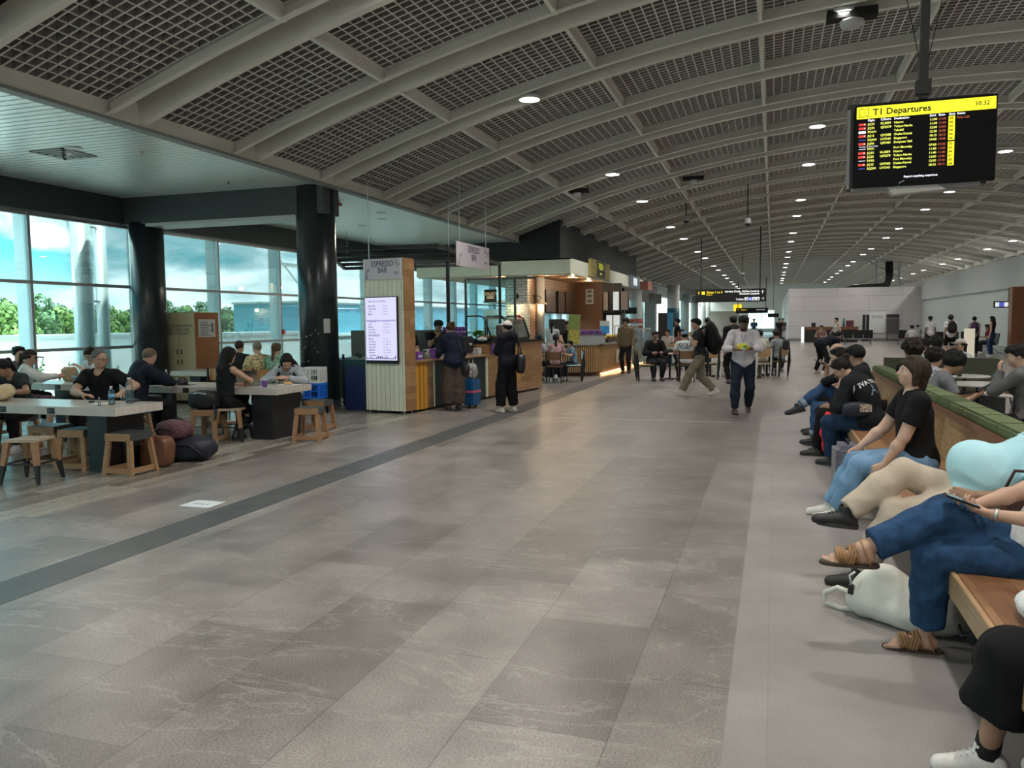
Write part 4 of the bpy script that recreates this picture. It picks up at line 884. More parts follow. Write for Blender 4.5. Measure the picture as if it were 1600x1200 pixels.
MB().b2((-9.5, 26, 2.32), (-7.85, 31.6, 2.4)).build('ceiling', WHITE, kind='structure')
MB().b2((-7.7, 31.6, 0), (-6.5, 31.9, 3.16)).build('wall_shop', wood('walnut_panel', (.17, .075, .035), (.19, .085, .04), 3, 1.2, 'ZX', .4, .15, .001), kind='structure')
MB().b2((-6.5, 31.6, 2.0), (-5.75, 31.9, 3.16)).b2((-6.5, 32.3, 0), (-5.75, 32.5, 3)).b2((-6.5, 31.9, 0), (-6.45, 32.3, 3)).build('wall_shop', BLACK, kind='structure')
def panel(name, lab, cat, c, d, m_, rz=0, group=None): return tag(MB().b2((-d[0]/2, -d[1]/2, -d[2]/2), (d[0]/2, d[1]/2, d[2]/2)).build(name, m_, bevel=.004), lab, cat, group), None
for i, (y, w_, col, l) in enumerate([(27.6, 1.3, (.19, .17, .18), 'first grey unlit menu screen above the kitchen hatch'), (29.1, .95, (.13, .10, .10), 'middle unlit menu screen above the kitchen hatch'), (30.4, 1.3, (.085, .055, .055), 'darkest unlit menu screen, furthest above the kitchen hatch')]):
    t = thing('menu_screen', l, 'screen', (-7.52, y, 2.38)); MB().b2((-.06, -w_/2, -.4), (.0, w_/2, .4)).build('casing', BLACK, t); MB().b2((0, -w_/2+.02, -.38), (.004, w_/2-.02, .38)).build('display', mat('unlit_%d' % i, col, .3), t)
t = thing('menu_poster', 'white framed menu poster high on the walnut panel', 'poster', (-7.0, 31.57, 2.65)); MB().b2((-.16, -.01, -.3), (.16, .01, .3)).build('board', WHITE, t)
for z in (-.18, .02, .2): MB().b2((-.1, -.014, z-.06), (.1, -.01, z+.06)).build('print', mat('print_grey', (0, 0, 0)), t)
for i, (x, w_, m_, l) in enumerate([(-6.33, .2, mat('poster_pink', (.5, .42, .4), .5), 'slim pink menu poster on the black unit'), (-5.9, .26, mat('lit_screen', (.55, .6, .6), emit=.5), 'lit pale menu screen above the drinks fridge'), (-5.55, .3, mat('grey_screen', (.33, .30, .31), .4), 'grey menu screen beyond the lit one above the drinks fridge')]):
    t = thing('wall_screen', l, 'screen', (x, 31.5-.1*i, 2.45)); MB().b2((-w_/2, -.01, -.38), (w_/2, .05, .38)).build('casing', BLACK, t); MB().b2((-w_/2+.015, -.014, -.36), (w_/2-.015, -.01, .36)).build('display', m_, t)
t = thing('drinks_fridge', 'upright black drinks fridge with lit glass doors under the menu screens', 'fridge', (-6.12, 32.1, 0))
MB().b2((-.33, -.2, 0), (.36, .18, 1.98)).build('cabinet', BLACK, t); MB().b2((-.28, -.21, .15), (.32, -.202, 1.9)).build('lit_back', mat('fridge_glow', (.42, .45, .44), emit=.8), t)
for x in (-.3, -.02, .28): MB().b2((x, -.24, .1), (x+.035, -.2, 1.95)).build('door_frame', BLACK, t)
t = thing('kitchen_shelf', 'dark hood unit and steel duct beside the brown tiles', 'duct', (-7.45, 26.0, 0)); MB().lathe([(.14, .95), (.14, 3.15)], n=20).build('duct', WHITE, t); MB().b2((-.15, -.3, 0), (.3, .3, .95)).build('cabinet', BLACK, t)
def wall_lamp(lab, loc, rz):
    t = thing('wall_lamp', lab, 'lamp', loc, rz)
    MB().lathe([(.09, -.02), (.09, .02)], (0, 0, 0), 18, Matrix.Rotation(PI/2, 3, 'X')).build('rose', BLACK, t); MB().tube([(0, 0, 0), (0, -.16, .02), (0, -.24, -.05), (0, -.24, -.12)], .014).build('arm', BLACK, t)
    MB().lathe([(.03, -.1), (.06, -.14), (.2, -.24), (.22, -.27), (.2, -.26), (.05, -.15)], (0, -.24, 0), 22).build('shade', mat('enamel', (.6, .58, .5), .3), t); MB().ell((0, -.24, -.22), (.04, .04, .045)).build('bulb', mat('warm_glow20', (1, .75, .45), emit=20), t)
    light('POINT', 'wall_lamp_light', Vector(loc)+Matrix.Rotation(rz, 3, 'Z')@Vector((0, -.26, -.32)), 7, (1, .72, .42), shadow_soft_size=.05)
wall_lamp('enamel wall lamp glowing on the white brick pier', (-7.98, 24.99, 2.5), 0); wall_lamp('enamel wall lamp glowing on the brown tiled wall', (-7.59, 25.75, 2.5), PI/2)
t = thing('extinguisher_sign', 'small red fire extinguisher sign on the white brick pier', 'sign', (-7.95, 24.985, 1.75)); MB().b2((-.08, 0, -.13), (.08, .01, .13)).build('plate', mat('signal_red', (0, 0, 0)), t); MB().b2((-.02, -.004, -.07), (.03, 0, .06)).build('symbol', WHITE, t)
t = thing('framed_notice', 'small framed certificate on the white brick pier', 'notice', (-7.9, 24.985, 1.35)); MB().b2((-.2, 0, -.14), (.2, .015, .14)).build('frame', mat('frame_navy', (.03, .06, .09), .4), t); MB().b2((-.17, -.003, -.115), (.17, 0, .115)).build('print', mat('notice_blue', (.45, .55, .6), .5), t)
# curved slatted counter
pts = [(-7.55, 23.75), (-6.6, 23.55), (-5.9, 23.5), (-5.45, 23.55), (-5.15, 23.8), (-5.0, 24.3), (-4.94, 25.2), (-4.88, 27.7), (-4.82, 31.4)]
t = thing('slatted_counter', 'curved counter clad in vertical timber slats with a glowing kick strip', 'counter', (-5.8, 24.6, 0)); O_ = Vector((-5.8, 24.6, 0))
def offs(pts, d):
    out = []
    for i, p in enumerate(pts):
        a = Vector(pts[max(i-1, 0)]); b = Vector(pts[min(i+1, len(pts)-1)]); n_ = (b-a).normalized(); out.append((p[0]-n_.y*d, p[1]+n_.x*d))
    return out
def ribbon(pts, z0, z1, thick):
    q = offs(pts, thick); m = MB(); n_ = len(pts); vs = [Vector((*p, z))-O_ for z in (z0, z1) for p in pts+q[::-1]]
    k = 2*n_; f = [(i, (i+1) % k, k+(i+1) % k, k+i) for i in range(k)]
    for i in range(n_-1): f += [(k+i, k+i+1, k+k-2-i, k+k-1-i), (i, i+1, k-2-i, k-1-i)]
    return m.add(vs, f)
ribbon(pts, .12, .93, .5).build('core', BLACK, t); ribbon(offs(pts, -.06), .93, .97, .62).build('worktop', mat('stone_top', (.28, .29, .26), .3), t); ribbon(offs(pts, .06), 0, .12, .4).build('plinth', mat('plinth_brown', (.08, .03, .015), .5), t)
ribbon(offs(pts[5:], .03), .03, .05, .02).build('glow_strip', mat('warm_strip', (1, .5, .18), emit=16), t)
light('AREA', 'kick_light', (-4.79, 28, .10), 9.0, (1, .5, .2), shape='RECTANGLE', size=.05, size_y=6.4)
sl = MB(); L_ = 0; step = .062
for (a, b) in zip(pts[:-1], pts[1:]):
    a_, b_ = Vector((*a, 0))-O_, Vector((*b, 0))-O_; n_ = int((b_-a_).length/step); d_ = (b_-a_).normalized()
    for i in range(n_): p = a_+(b_-a_)*(i+.5)/n_; sl.box((p.x, p.y, .525), (.036, .05, .81), math.atan2(d_.y, d_.x))
sl.build('slats', wood('slat_oak', (.42, .25, .11), (.48, .30, .14), .5, .3, 'XZ', .4, .2, 0), t)
for i, (y, w_) in enumerate([(26.1, .4)]): MB().b2((.93, y-24.6-.25, .3), (.97, y-24.6+.25, .72)).build('menu_pocket', mat('pocket_beige', (.5, .45, .36), .5), t)
random.seed(12)
for i, (x, y) in enumerate([(-9.2+.55*(i % 6), 25.2+.9*(i//6)) for i in range(18)]+[(-6.45, 27+i*1.3) for i in range(8)]):
    if i == 0: dl = downlight('small warm downlight in the timber soffit of the food shop', x, y, 3.158, .055, 0, 'downlights in the timber soffit')
    else: dup(dl, (x, y, 3.158))
for x, y in ((-7.0, 25.2), (-6.6, 27), (-6.6, 29.6), (-8.6, 25.3)): light('POINT', 'soffit_light', (x, y, 3.0), 14, (1, .74, .45), shadow_soft_size=.06)
t = thing('shop_sign', 'gold and olive shop sign reading fresh on the pale canopy', 'sign', (-5.97, 28.6, 3.5)); pn = MB().b2((-.02, -1.75, -.3), (.03, 1.75, .3)).build('board', mat('sign_gold', (.36, .30, .10), .5, noise=.8, nscale=6), t); MB().b2((.031, -.6, -.28), (.035, .75, .28)).build('olive_field', mat('olive_field', (.03, .06, .035), .5), pn)
text('lettering', 'FRESH', mat('fresh_yellow', (.75, .7, .05), emit=.3), pn, .32, frame((.037, .07, .0), (0, 1, 0), (0, 0, 1)), 'CENTER', .001, .006, .9); text('lettering', 'eatery', MATS['fresh_yellow'], pn, .12, frame((.037, .07, -.17), (0, 1, 0), (0, 0, 1)), 'CENTER', .001, .003)
t = thing('shop_sign', 'smaller grey lit shop sign at the far end of the canopy', 'sign', (-5.97, 36.2, 3.4)); MB().b2((-.02, -1.3, -.26), (.04, 1.3, .26)).build('board', mat('sign_steel', (.16, .20, .22), .4), t); MB().b2((.041, -.5, -.15), (.045, -.05, .17)).b2((.041, .05, -.15), (.045, .5, .17)).build('lit_letters', mat('sign_glow', (.6, .7, .75), emit=.5), t)
MB().b2((-6.0, 37.8, 3.12), (-5.6, 39.2, 3.5)).build('trim_22', mat('rust_block', (.30, .12, .08), .5), kind='structure')
# things on the food counter
t = thing('shop_monitor', 'black till monitor on the slatted counter', 'monitor', (-6.35, 24.0, .971), .35); MB().b2((-.1, -.1, 0), (.1, .1, .02)).build('base', BLACK, t); MB().bar((0, 0, .02), (0, 0, .35), .04).build('stand', BLACK, t); MB().box((0, -.03, .55), (.5, .03, .42), m=Matrix.Rotation(-.12, 3, 'X')).build('screen', BLACK, t)
t = thing('promo_board', 'tall green and gold promotion board on the slatted counter', 'sign', (-5.75, 23.72, .971), .1); MB().box((0, .02, .45), (.36, .02, .9), m=Matrix.Rotation(.06, 3, 'Y')).build('board', mat('promo_green', (.20, .26, .07), .6), t); MB().box((.015, .005, .22), (.32, .01, .4), m=Matrix.Rotation(.06, 3, 'Y')).build('food_print', mat('promo_food', (.42, .36, .08), .6, noise=.9, nscale=25), t)
t = thing('blue_notice', 'bright blue and white notice in a stand on the slatted counter', 'notice', (-5.02, 24.8, .971)); MB().bar((0, 0, 0), (0, 0, .45), .012).build('stem', BLACK, t); MB().b2((-.15, -.01, .3), (.15, .01, .7)).build('sheet', mat('notice_azure', (.05, .35, .75), .5), t); MB().b2((-.15, -.013, .54), (.15, -.01, .7)).build('header', WHITE, t)
for i in range(7):
    if i == 0: c1 = cup('purple and white cup stacked on the slatted counter', (-5.62, 24.1, 1.25), .14, .05); c1['group'] = 'cups on the slatted counter'
    else: dup(c1, (-5.62+.1*i, 24.1+.02*i, 1.25+.0*i))
t = thing('cup_crate', 'pale crate under the row of purple cups on the slatted counter', 'crate', (-5.3, 24.15, .971)); MB().b2((-.4, -.15, 0), (.4, .15, .27)).build('box', mat('crate_clear', (.4, .4, .42), .3), t); MB().b2((-.41, -.16, .25), (.41, .16, .278)).build('rim', STEEL, t)
fr = [(.45, .08, .05), (.5, .35, .05), (.16, .3, .05), (.5, .42, .1)]
t = thing('fruit_basket', 'dark basket on the slatted counter filled with fruit', 'basket', (-5.1, 26.2, .971)); MB().b2((-.22, -1.0, 0), (.12, 1.0, .12)).build('basket', mat('basket_dark', (.05, .035, .02), .7), t)
for i in range(24):
    k = i % 4
    if i < 4: f0 = [None]*4 if i == 0 else f0; f0[k] = thing('fruit', 'piece of fruit heaped in the dark basket on the slatted counter', 'fruit', (-5.15, 25.3+i*.075, 1.13), 0, 'fruit in the dark basket'); MB().ell((0, 0, 0), (.05, .05, .045)).build('flesh', mat('fruit_%d' % k, fr[k], .4), f0[k]); MB().bar((0, 0, .04), (.005, 0, .065), .006).build('stalk', BLACK, f0[k])
    else: dup(f0[k], (-5.15+.09*((i*7) % 3-1), 25.3+i*.072, 1.13+.04*((i*5) % 2)))
t = thing('sandwich_cabinet', 'glass fronted food cabinet at the far end of the slatted counter', 'cabinet', (-5.15, 29.6, .971)); MB().b2((-.25, -1.4, .0), (.2, 1.4, .04)).build('base', STEEL, t); MB().b2((-.25, -1.4, .5), (.15, 1.4, .53)).build('top', STEEL, t); MB().b2((.18, -1.4, .04), (.19, 1.4, .5)).build('front_glass', glassb, t); MB().b2((-.2, -1.3, .04), (.1, 1.3, .2)).build('food', mat('promo_food', (0, 0, 0)), t)
for y in (-1.39, 1.39): MB().bar((-.2, y, 0), (-.2, y, .5), .03).build('post', STEEL, t)
# glass guide rail at the shop end
t = thing('glass_barrier', 'glass queue barrier with steel posts beside the counter end', 'barrier', (-4.6, 30.5, 0))
for i in range(3): MB().bar((-.1, -2.6+i*2.2, 0), (-.1, -2.6+i*2.2, 1.35), .05).build('post', STEEL, t)
for i in range(2): MB().b2((-.105, -2.55+i*2.2, .1), (-.095, -.45+i*2.2, 1.25)).build('pane', gl, t)
MB().b2((-.14, -2.6, 1.33), (-.06, 1.8, 1.38)).build('top_rail', STEEL, t)
t = thing('kiosk_shelf', 'wire magazine rack with red and white packets by the white column', 'rack', (-6.0, 36.0, 0)); MB().b2((-.5, -.2, 0), (.5, .2, .9)).build('base', mat('green_food', (.08, .10, .03), .7, noise=.9, nscale=12), t)
for z in (.95, 1.25, 1.55): MB().b2((-.5, -.2, z), (.5, .2, z+.03)).b2((-.45, -.1, z+.03), (.45, .1, z+.2)).build('shelf', mat('packets_red', (.35, .12, .10), .6, noise=.9, nscale=8), t)
t = thing('poster_column_sign', 'white and blue banner wrapped round a column by the food tables', 'banner', (-6.55, 56.0, 0)); MB().lathe([(.42, 0), (.42, 4.1)], n=24).build('drum', WHITE, t); MB().lathe([(.43, 1.2), (.43, 2.5)], n=24).build('blue_print', mat('banner_blue', (.03, .12, .18), .5, noise=.4, nscale=6), t)
tag(MB().b2((-.2, -.05, -.35), (.2, .05, .35)).build('hanging_banner', mat('banner_grey', (.32, .33, .33), .6)), 'small grey banner hanging beside the grey pier', 'banner').location = (-7.79, 57.8, 3.2)
t = thing('information_totem', 'black totem with a bright blue side near the food tables', 'totem', (-3.9, 30.5, 0)); MB().b2((-.22, -.1, 0), (.12, .1, 1.95)).build('body', BLACK, t); MB().b2((.12, -.1, 0), (.3, .1, 1.95)).build('blue_side', mat('totem_blue', (.03, .22, .4), .4), t)
tag(MB().b2((-.5, 0, -.45), (.5, .1, .45)).build('yellow_sign', mat('gate_yellow', (.85, .62, .02), emit=.7)), 'bright yellow gate sign at the far end of the hall', 'sign').location = (-4.6, 112.88, 3.3)

# ============================================================ CAFE TABLES AND CHAIRS IN THE HALL
def cafe_chair(lab, loc, rz, fm, bm_, name='cafe_chair'):
    t = thing(name, lab, 'chair', loc, rz, 'cafe chairs in the hall')
    MB().b2((-.2, -.2, .44), (.2, .2, .465)).build('seat', bm_, t, bevel=.006)
    m = MB(); k = 8
    pr = [(-.19+.38*i/k, -.225-.03*(1-((i-k/2)/(k/2))**2)) for i in range(k+1)]; pr += [(x, y-.014) for x, y in pr[::-1]]
    m.prism(pr, .62, .84); m.build('backrest', bm_, t, bevel=.004)
    for s_ in (-1, 1):
        MB().prism([(-.22, 0), (-.30, .44), (-.27, .86), (-.245, .86), (-.20, .44), (-.19, 0)], s_*.2-.012, s_*.2+.012, Matrix(((0, 0, 1), (1, 0, 0), (0, 1, 0)))).build('leg', fm, t).location = (0, -.02, 0)
        MB().bar((s_*.19, .17, .45), (s_*.2, .2, 0), .024).build('leg', fm, t)
    MB().b2((-.19, -.19, .41), (.19, .19, .44)).build('seat_frame', fm, t)
    return t
tan = mat('tan_ply', (.42, .27, .13), .4, noise=.15, nscale=4); brn = mat('brown_ply', (.22, .125, .06), .4); yel = mat('yellow_ply', (.5, .4, .17), .4); wfm = mat('white_frame', (.65, .68, .68), .35); paleb = mat('pale_blue_back', (.55, .72, .78), .35)
cafe_chair('brown backed chair with a pink towel, in front of the slatted counter', (-5.62, 21.0, 0), .1, BLACK, brn)
cafe_chair('pale blue backed chair with black frame beside the seated child', (-5.25, 21.6, 0), PI/2+.3, BLACK, paleb)
cafe_chair('yellow backed chair at the table of the man with an orange shoulder', (-3.3, 22.0, 0), -PI/2+.3, BLACK, yel)
cafe_chair('brown backed chair under the person in a blue cap', (-2.25, 22.0, 0), .25, BLACK, brn)
cafe_chair('brown chair behind the walking man with a backpack', (-1.75, 22.9, 0), .8, BLACK, tan)
cafe_chair('white framed chair with a pink seat cover behind the walking man', (-1.28, 23.9, 0), -1.2, wfm, tan)
cafe_chair('white framed tan chair under the man in a cream shirt', (-.32, 23.5, 0), .35, wfm, tan)
cafe_chair('black framed tan chair beside the cream shirted man', (.12, 24.6, 0), .9, BLACK, tan)
def cafe_table(lab, x, y, r=.38, topm=None, h=.74):
    t = thing('cafe_table', lab, 'table', (x, y, 0)); MB().lathe([(r-.01, h-.03), (r, h-.02), (r, h-.003), (r-.005, h)], n=36).build('tabletop', topm or BLACK, t); MB().lathe([(.03, .02), (.03, h-.03)], n=14).build('pedestal', BLACK, t)
    for a in range(4): MB().bar((0, 0, .035), (.3*math.cos(a*PI/2+.4), .3*math.sin(a*PI/2+.4), .015), .05, .03).build('foot', BLACK, t)
    return t
pinkt = mat('table_rose', (.38, .25, .24), .3)
cafe_table('round table between the orange shouldered man and the blue capped person', -2.75, 22.75, .4, pinkt); cafe_table('round table beside the seated family at the slatted counter', -5.95, 21.9, .35)
cafe_table('round table in front of the cream shirted man', -.75, 24.4, .4); cafe_table('round table behind the walking man', -1.75, 24.2, .35, pinkt)

# ============================================================ RIGHT HAND BENCH
bt_ = wood('bench_timber', (.21, .10, .045), (.33, .18, .085), .9, .16, 'YX', .3, .3, .001, 4)
bf = wood('bench_front_timber', (.40, .26, .14), (.45, .30, .17), 1.2, .4, 'YZ', .35, .2, .001)
bb_ = brickmat('bench_back_timber', (.33, .20, .095), (.46, .30, .15), (.22, .13, .06), .42, .42, .002, .35, 'YZ', .5, .3, 3.5, 0, (1.5, 9, 1))
green = mat('moss_cushion', (.10, .135, .055), .8, noise=.12, nscale=60)
t = thing('timber_bench', 'long timber bench with green cushions on its backrest', 'bench', (1.2, 8.2, 0))
MB().b2((-.36, -6.2, .385), (.24, 5.0, .45)).build('seat', bt_, t, bevel=.004); MB().b2((-.385, -6.2, .33), (-.361, 5.0, .452)).build('front_edge', bf, t, bevel=.003)
MB().add([(.20, -6.2, .45), (.24, -6.2, .45), (.30, -6.2, .86), (.26, -6.2, .86), (.20, 5, .45), (.24, 5, .45), (.30, 5, .86), (.26, 5, .86)], [(0, 1, 2, 3), (4, 7, 6, 5), (0, 3, 7, 4), (1, 5, 6, 2), (3, 2, 6, 7), (0, 4, 5, 1)]).build('backrest', bb_, t)
MB().b2((.235, -6.2, .80), (.40, 5, .865)).build('cap_rail', wood('cap_timber', (.26, .13, .08), (.29, .15, .09), 3, .5, 'YZ', .35, .1, 0), t)
for i in range(22): MB().b2((.235, -6.18+i*.508, .865), (.43, -6.18+i*.508+.5, .945)).build('cushion', green, t, bevel=.018)
MB().b2((-.1, -6.2, 0), (.2, 5.0, .385)).build('base', mat('bench_base', (.03, .03, .035), .6), t)
t = thing('rear_banquette', 'low upholstered seat on the far side of the timber bench back', 'bench', (2.0, 8.4, 0)); MB().b2((-.35, -6, .0), (.15, 4.8, .40)).build('base', BLACK, t); MB().b2((-.35, -6, .40), (.17, 4.8, .47)).build('seat', green, t, bevel=.02)
t = thing('green_banquette', 'olive green high backed seat facing the round tables', 'bench', (2.75, 15.3, 0)); ol = mat('olive_cushion', (.065, .07, .045), .8)
MB().prism([(-.9, .42), (.78, .42), (.86, .44), (.9, .52), (.9, .87), (.86, .95), (.8, .97), (-.9, .97)], -.1, .06, Matrix(((1, 0, 0), (0, 0, 1), (0, 1, 0)))).build('backrest', ol, t); MB().b2((-.9, -.6, .4), (.85, -.1, .47)).build('seat', ol, t, bevel=.02); MB().b2((-.9, -.55, 0), (.85, .05, .4)).build('base', BLACK, t)
wht = mat('table_white', (.60, .59, .56), .25)
cafe_table('far round white table in front of the olive seat', 2.90, 14.25, .36, wht, .74); cafe_table('middle round white table carrying a water bottle', 2.72, 12.55, .44, wht, .74); cafe_table('near round white table with a burger box and blue capped bottle', 2.78, 10.95, .36, wht, .74)
bottle('clear water bottle with a pale label on the middle round table', (2.36, 12.25, .741), .22, .036, band=WHITE); bottle('clear bottle on the far round table half behind a shoulder', (2.62, 14.2, .741), .22, .036, band=None)
bottle('blue capped water bottle with white label on the near round table', (2.52, 10.85, .741), .23, .036, mat('cap_blue', (.05, .2, .55), .4), WHITE)
t = thing('burger_box', 'open brown cardboard burger box on the near round table', 'box', (2.76, 10.9, .741), .2); kb = mat('cardboard', (.30, .20, .10), .8, noise=.1)
MB().add([(-.09, -.07, 0), (.09, -.07, 0), (.09, .07, 0), (-.09, .07, 0), (-.12, -.09, .07), (.12, -.09, .07), (.12, .09, .07), (-.12, .09, .07)], [(3, 2, 1, 0), (0, 1, 5, 4), (1, 2, 6, 5), (2, 3, 7, 6), (3, 0, 4, 7)]).build('tray', kb, t); MB().add([(-.12, .09, .07), (.12, .09, .07), (.11, .13, .1), (-.11, .13, .1)], [(0, 1, 2, 3)]).build('lid', kb, t); MB().ell((0, 0, .06), (.09, .07, .04)).build('bun', mat('bread', (0, 0, 0)), t)
t = thing('strap_chair', 'black wire chair with strapped back beside the near round table', 'chair', (3.28, 12.1, 0), -1.9)
MB().tube([(-.25, .2, 0), (-.25, .18, .45), (-.25, -.22, .47), (-.25, -.3, .85), (.25, -.3, .85), (.25, -.22, .47), (.25, .18, .45), (.25, .2, 0)], .012).build('frame', BLACK, t); MB().tube([(-.25, -.22, .47), (-.25, -.3, 0)], .012).build('leg', BLACK, t); MB().tube([(.25, -.22, .47), (.25, -.3, 0)], .012).build('leg', BLACK, t)
for i in range(6): MB().b2((-.25, -.235-.014*i, .52+i*.058), (.25, -.225-.014*i, .552+i*.058)).build('back_strap', BLACK, t)
for i in range(6): MB().b2((-.25, -.2+i*.07, .455), (.25, -.155+i*.07, .465)).build('seat_strap', BLACK, t)
dup(t, (2.2, 13.2, 0), 1.9, 'black wire chair between the middle and far round tables')

# ============================================================ FAR END FURNITURE
t = thing('service_desk', 'long service desk with timber top against the white end wall', 'desk', (3.9, 61.5, 0)); MB().b2((-1.75, -.4, 0), (1.75, .4, .9)).build('body', mat('desk_black', (.02, .022, .025), .4), t); MB().b2((-1.8, -.45, .9), (1.8, .45, 1.1)).build('top', wood('desk_timber', (.17, .08, .04), (.2, .10, .05), 1.2, .3, 'XZ', .4, .15, 0), t); MB().b2((-1.95, -.45, 0), (-1.8, .4, 1.1)).build('glowing_end', mat('desk_glow', (.8, .9, .9), emit=.8), t)
for i, (x, w_, h_, m_, l) in enumerate([(2.75, .28, .3, BLACK, 'small black printer on the service desk'), (4.75, .16, .62, mat('teal_bottle', (.05, .25, .26), .4), 'teal canister standing on the service desk'), (5.15, .5, .45, mat('desk_red', (.12, .03, .04), .6), 'dark red equipment on the service desk'), (4.3, .12, .45, mat('desk_plum', (.2, .05, .08), .5), 'slim plum box on the service desk')]):
    o = MB(); (o.lathe([(w_/2, 0), (w_/2, h_-.05), (w_/4, h_)], n=16) if i == 1 else o.b2((-w_/2, -.12, 0), (w_/2, .12, h_))); tag(o.build(['printer', 'teal_canister', 'equipment_case', 'slim_box'][i], m_), l, ['printer', 'canister', 'case', 'box'][i]).location = (x, 61.4, 1.1)
for i, x in enumerate((6.35, 6.6)): tag(MB().b2((-.1, -.05, 0), (.1, .05, 1.95)).build('black_post', BLACK), ['slim black post standing before the white wall by the desk end', 'second slim black post standing before the white wall nearer the door'][i], 'post').location = (x, 64.2, 0)
t = thing('wall_hatch', 'white fire hydrant hatch with small lettering on the end wall', 'hatch', (7.35, 64.96, 1.35)); MB().b2((-.55, -.01, -.75), (.55, .03, .8)).build('panel', mat('white_paint', (0, 0, 0)), t); text('lettering', 'FIRE HYDRANT\nFIRE HOSE REEL', mat('print_grey', (0, 0, 0)), t, .11, frame((0, -.012, .45), (1, 0, 0), (0, 0, 1)), 'CENTER', .001, .002)
t = bpy.data.objects.new('door_1', None); C.objects.link(t); t['kind'] = 'structure'; t.location = (8.38, 64.95, 0)
MB().b2((-.42, -.02, 0), (.42, .03, 1.78)).build('door_leaf', mat('door_leaf', (.09, .085, .08), .5), t); MB().b2((-.42, -.03, 1.62), (.42, .0, 1.66)).b2((-.34, -.03, .12), (.34, -.015, .5)).build('door_grille', mat('grille_grey', (.22, .21, .2), .5), t); MB().b2((-.42, -.02, 1.78), (.42, .03, 1.95)).build('door_transom', BLACK, t)
def beam_seat(lab, x, y, rz, n_=3, grp='beam seats'):
    t = thing('beam_seating', lab, 'seating', (x, y, 0), rz)
    MB().b2((-n_*.3, -.04, .34), (n_*.3, .04, .40)).build('beam', STEEL, t)
    for i in range(n_):
        c_ = (i-(n_-1)/2)*.6; MB().b2((c_-.26, -.25, .41), (c_+.26, .25, .46)).build('seat', BLACK, t); MB().bar((c_, .27, .44), (c_, .38, .92), .5, .04, up=(1, 0, 0)).build('backrest', BLACK, t) if 0 else MB().box((c_, .31, .69), (.5, .035, .5), m=Matrix.Rotation(-.15, 3, 'X')).build('backrest', BLACK, t)
    for i in range(n_+1):
        c_ = (i-n_/2)*.6; MB().b2((c_-.02, -.2, .58), (c_+.02, .25, .62)).b2((c_-.02, .2, .4), (c_+.02, .25, .6)).build('armrest', STEEL, t)
    for x_ in (-n_*.25, n_*.25): MB().bar((x_, 0, .36), (x_, -.3, .02), .04).bar((x_, 0, .36), (x_, .35, .02), .04).build('leg', STEEL, t)
    return t
beam_seat('row of three black beam seats in front of the service desk', 5.2, 56.0, PI); beam_seat('black beam seats standing in front of the grey door', 7.9, 54.5, PI, 2); beam_seat('black beam seats behind the standing travellers', 9.0, 47.0, PI*.9, 3); beam_seat('beam seats against the pale wall under the man in red', 9.35, 41.6, -PI/2, 2)
t = thing('air_duct', 'black bent duct rising behind the white end wall', 'duct', (8.3, 67, 3.55)); MB().tube([(-3.3, 0, .35), (-2.4, 0, .48), (-.5, 0, .5), (-.1, 0, .7), (0, 0, 1.1), (0, 0, 2.4)], [.1, .25, .28, .28, .28, .28], 16).build('duct', BLACK, t); MB().bar((-.9, 0, -.0), (-.9, 0, 2.9), .15).bar((.7, 0, 0), (.7, 0, 2.9), .15).bar((.7, 0, 1.2), (-2.2, 0, 2.9), .12).build('strut', frm, t)
tag(MB().b2((-.2, -.02, -.6), (.2, .02, .6)).build('lit_poster', mat('poster_glow', (.55, .5, .4), emit=.5)), 'small lit brown poster stand among the standing travellers', 'poster').location = (7.75, 37.5, .602)
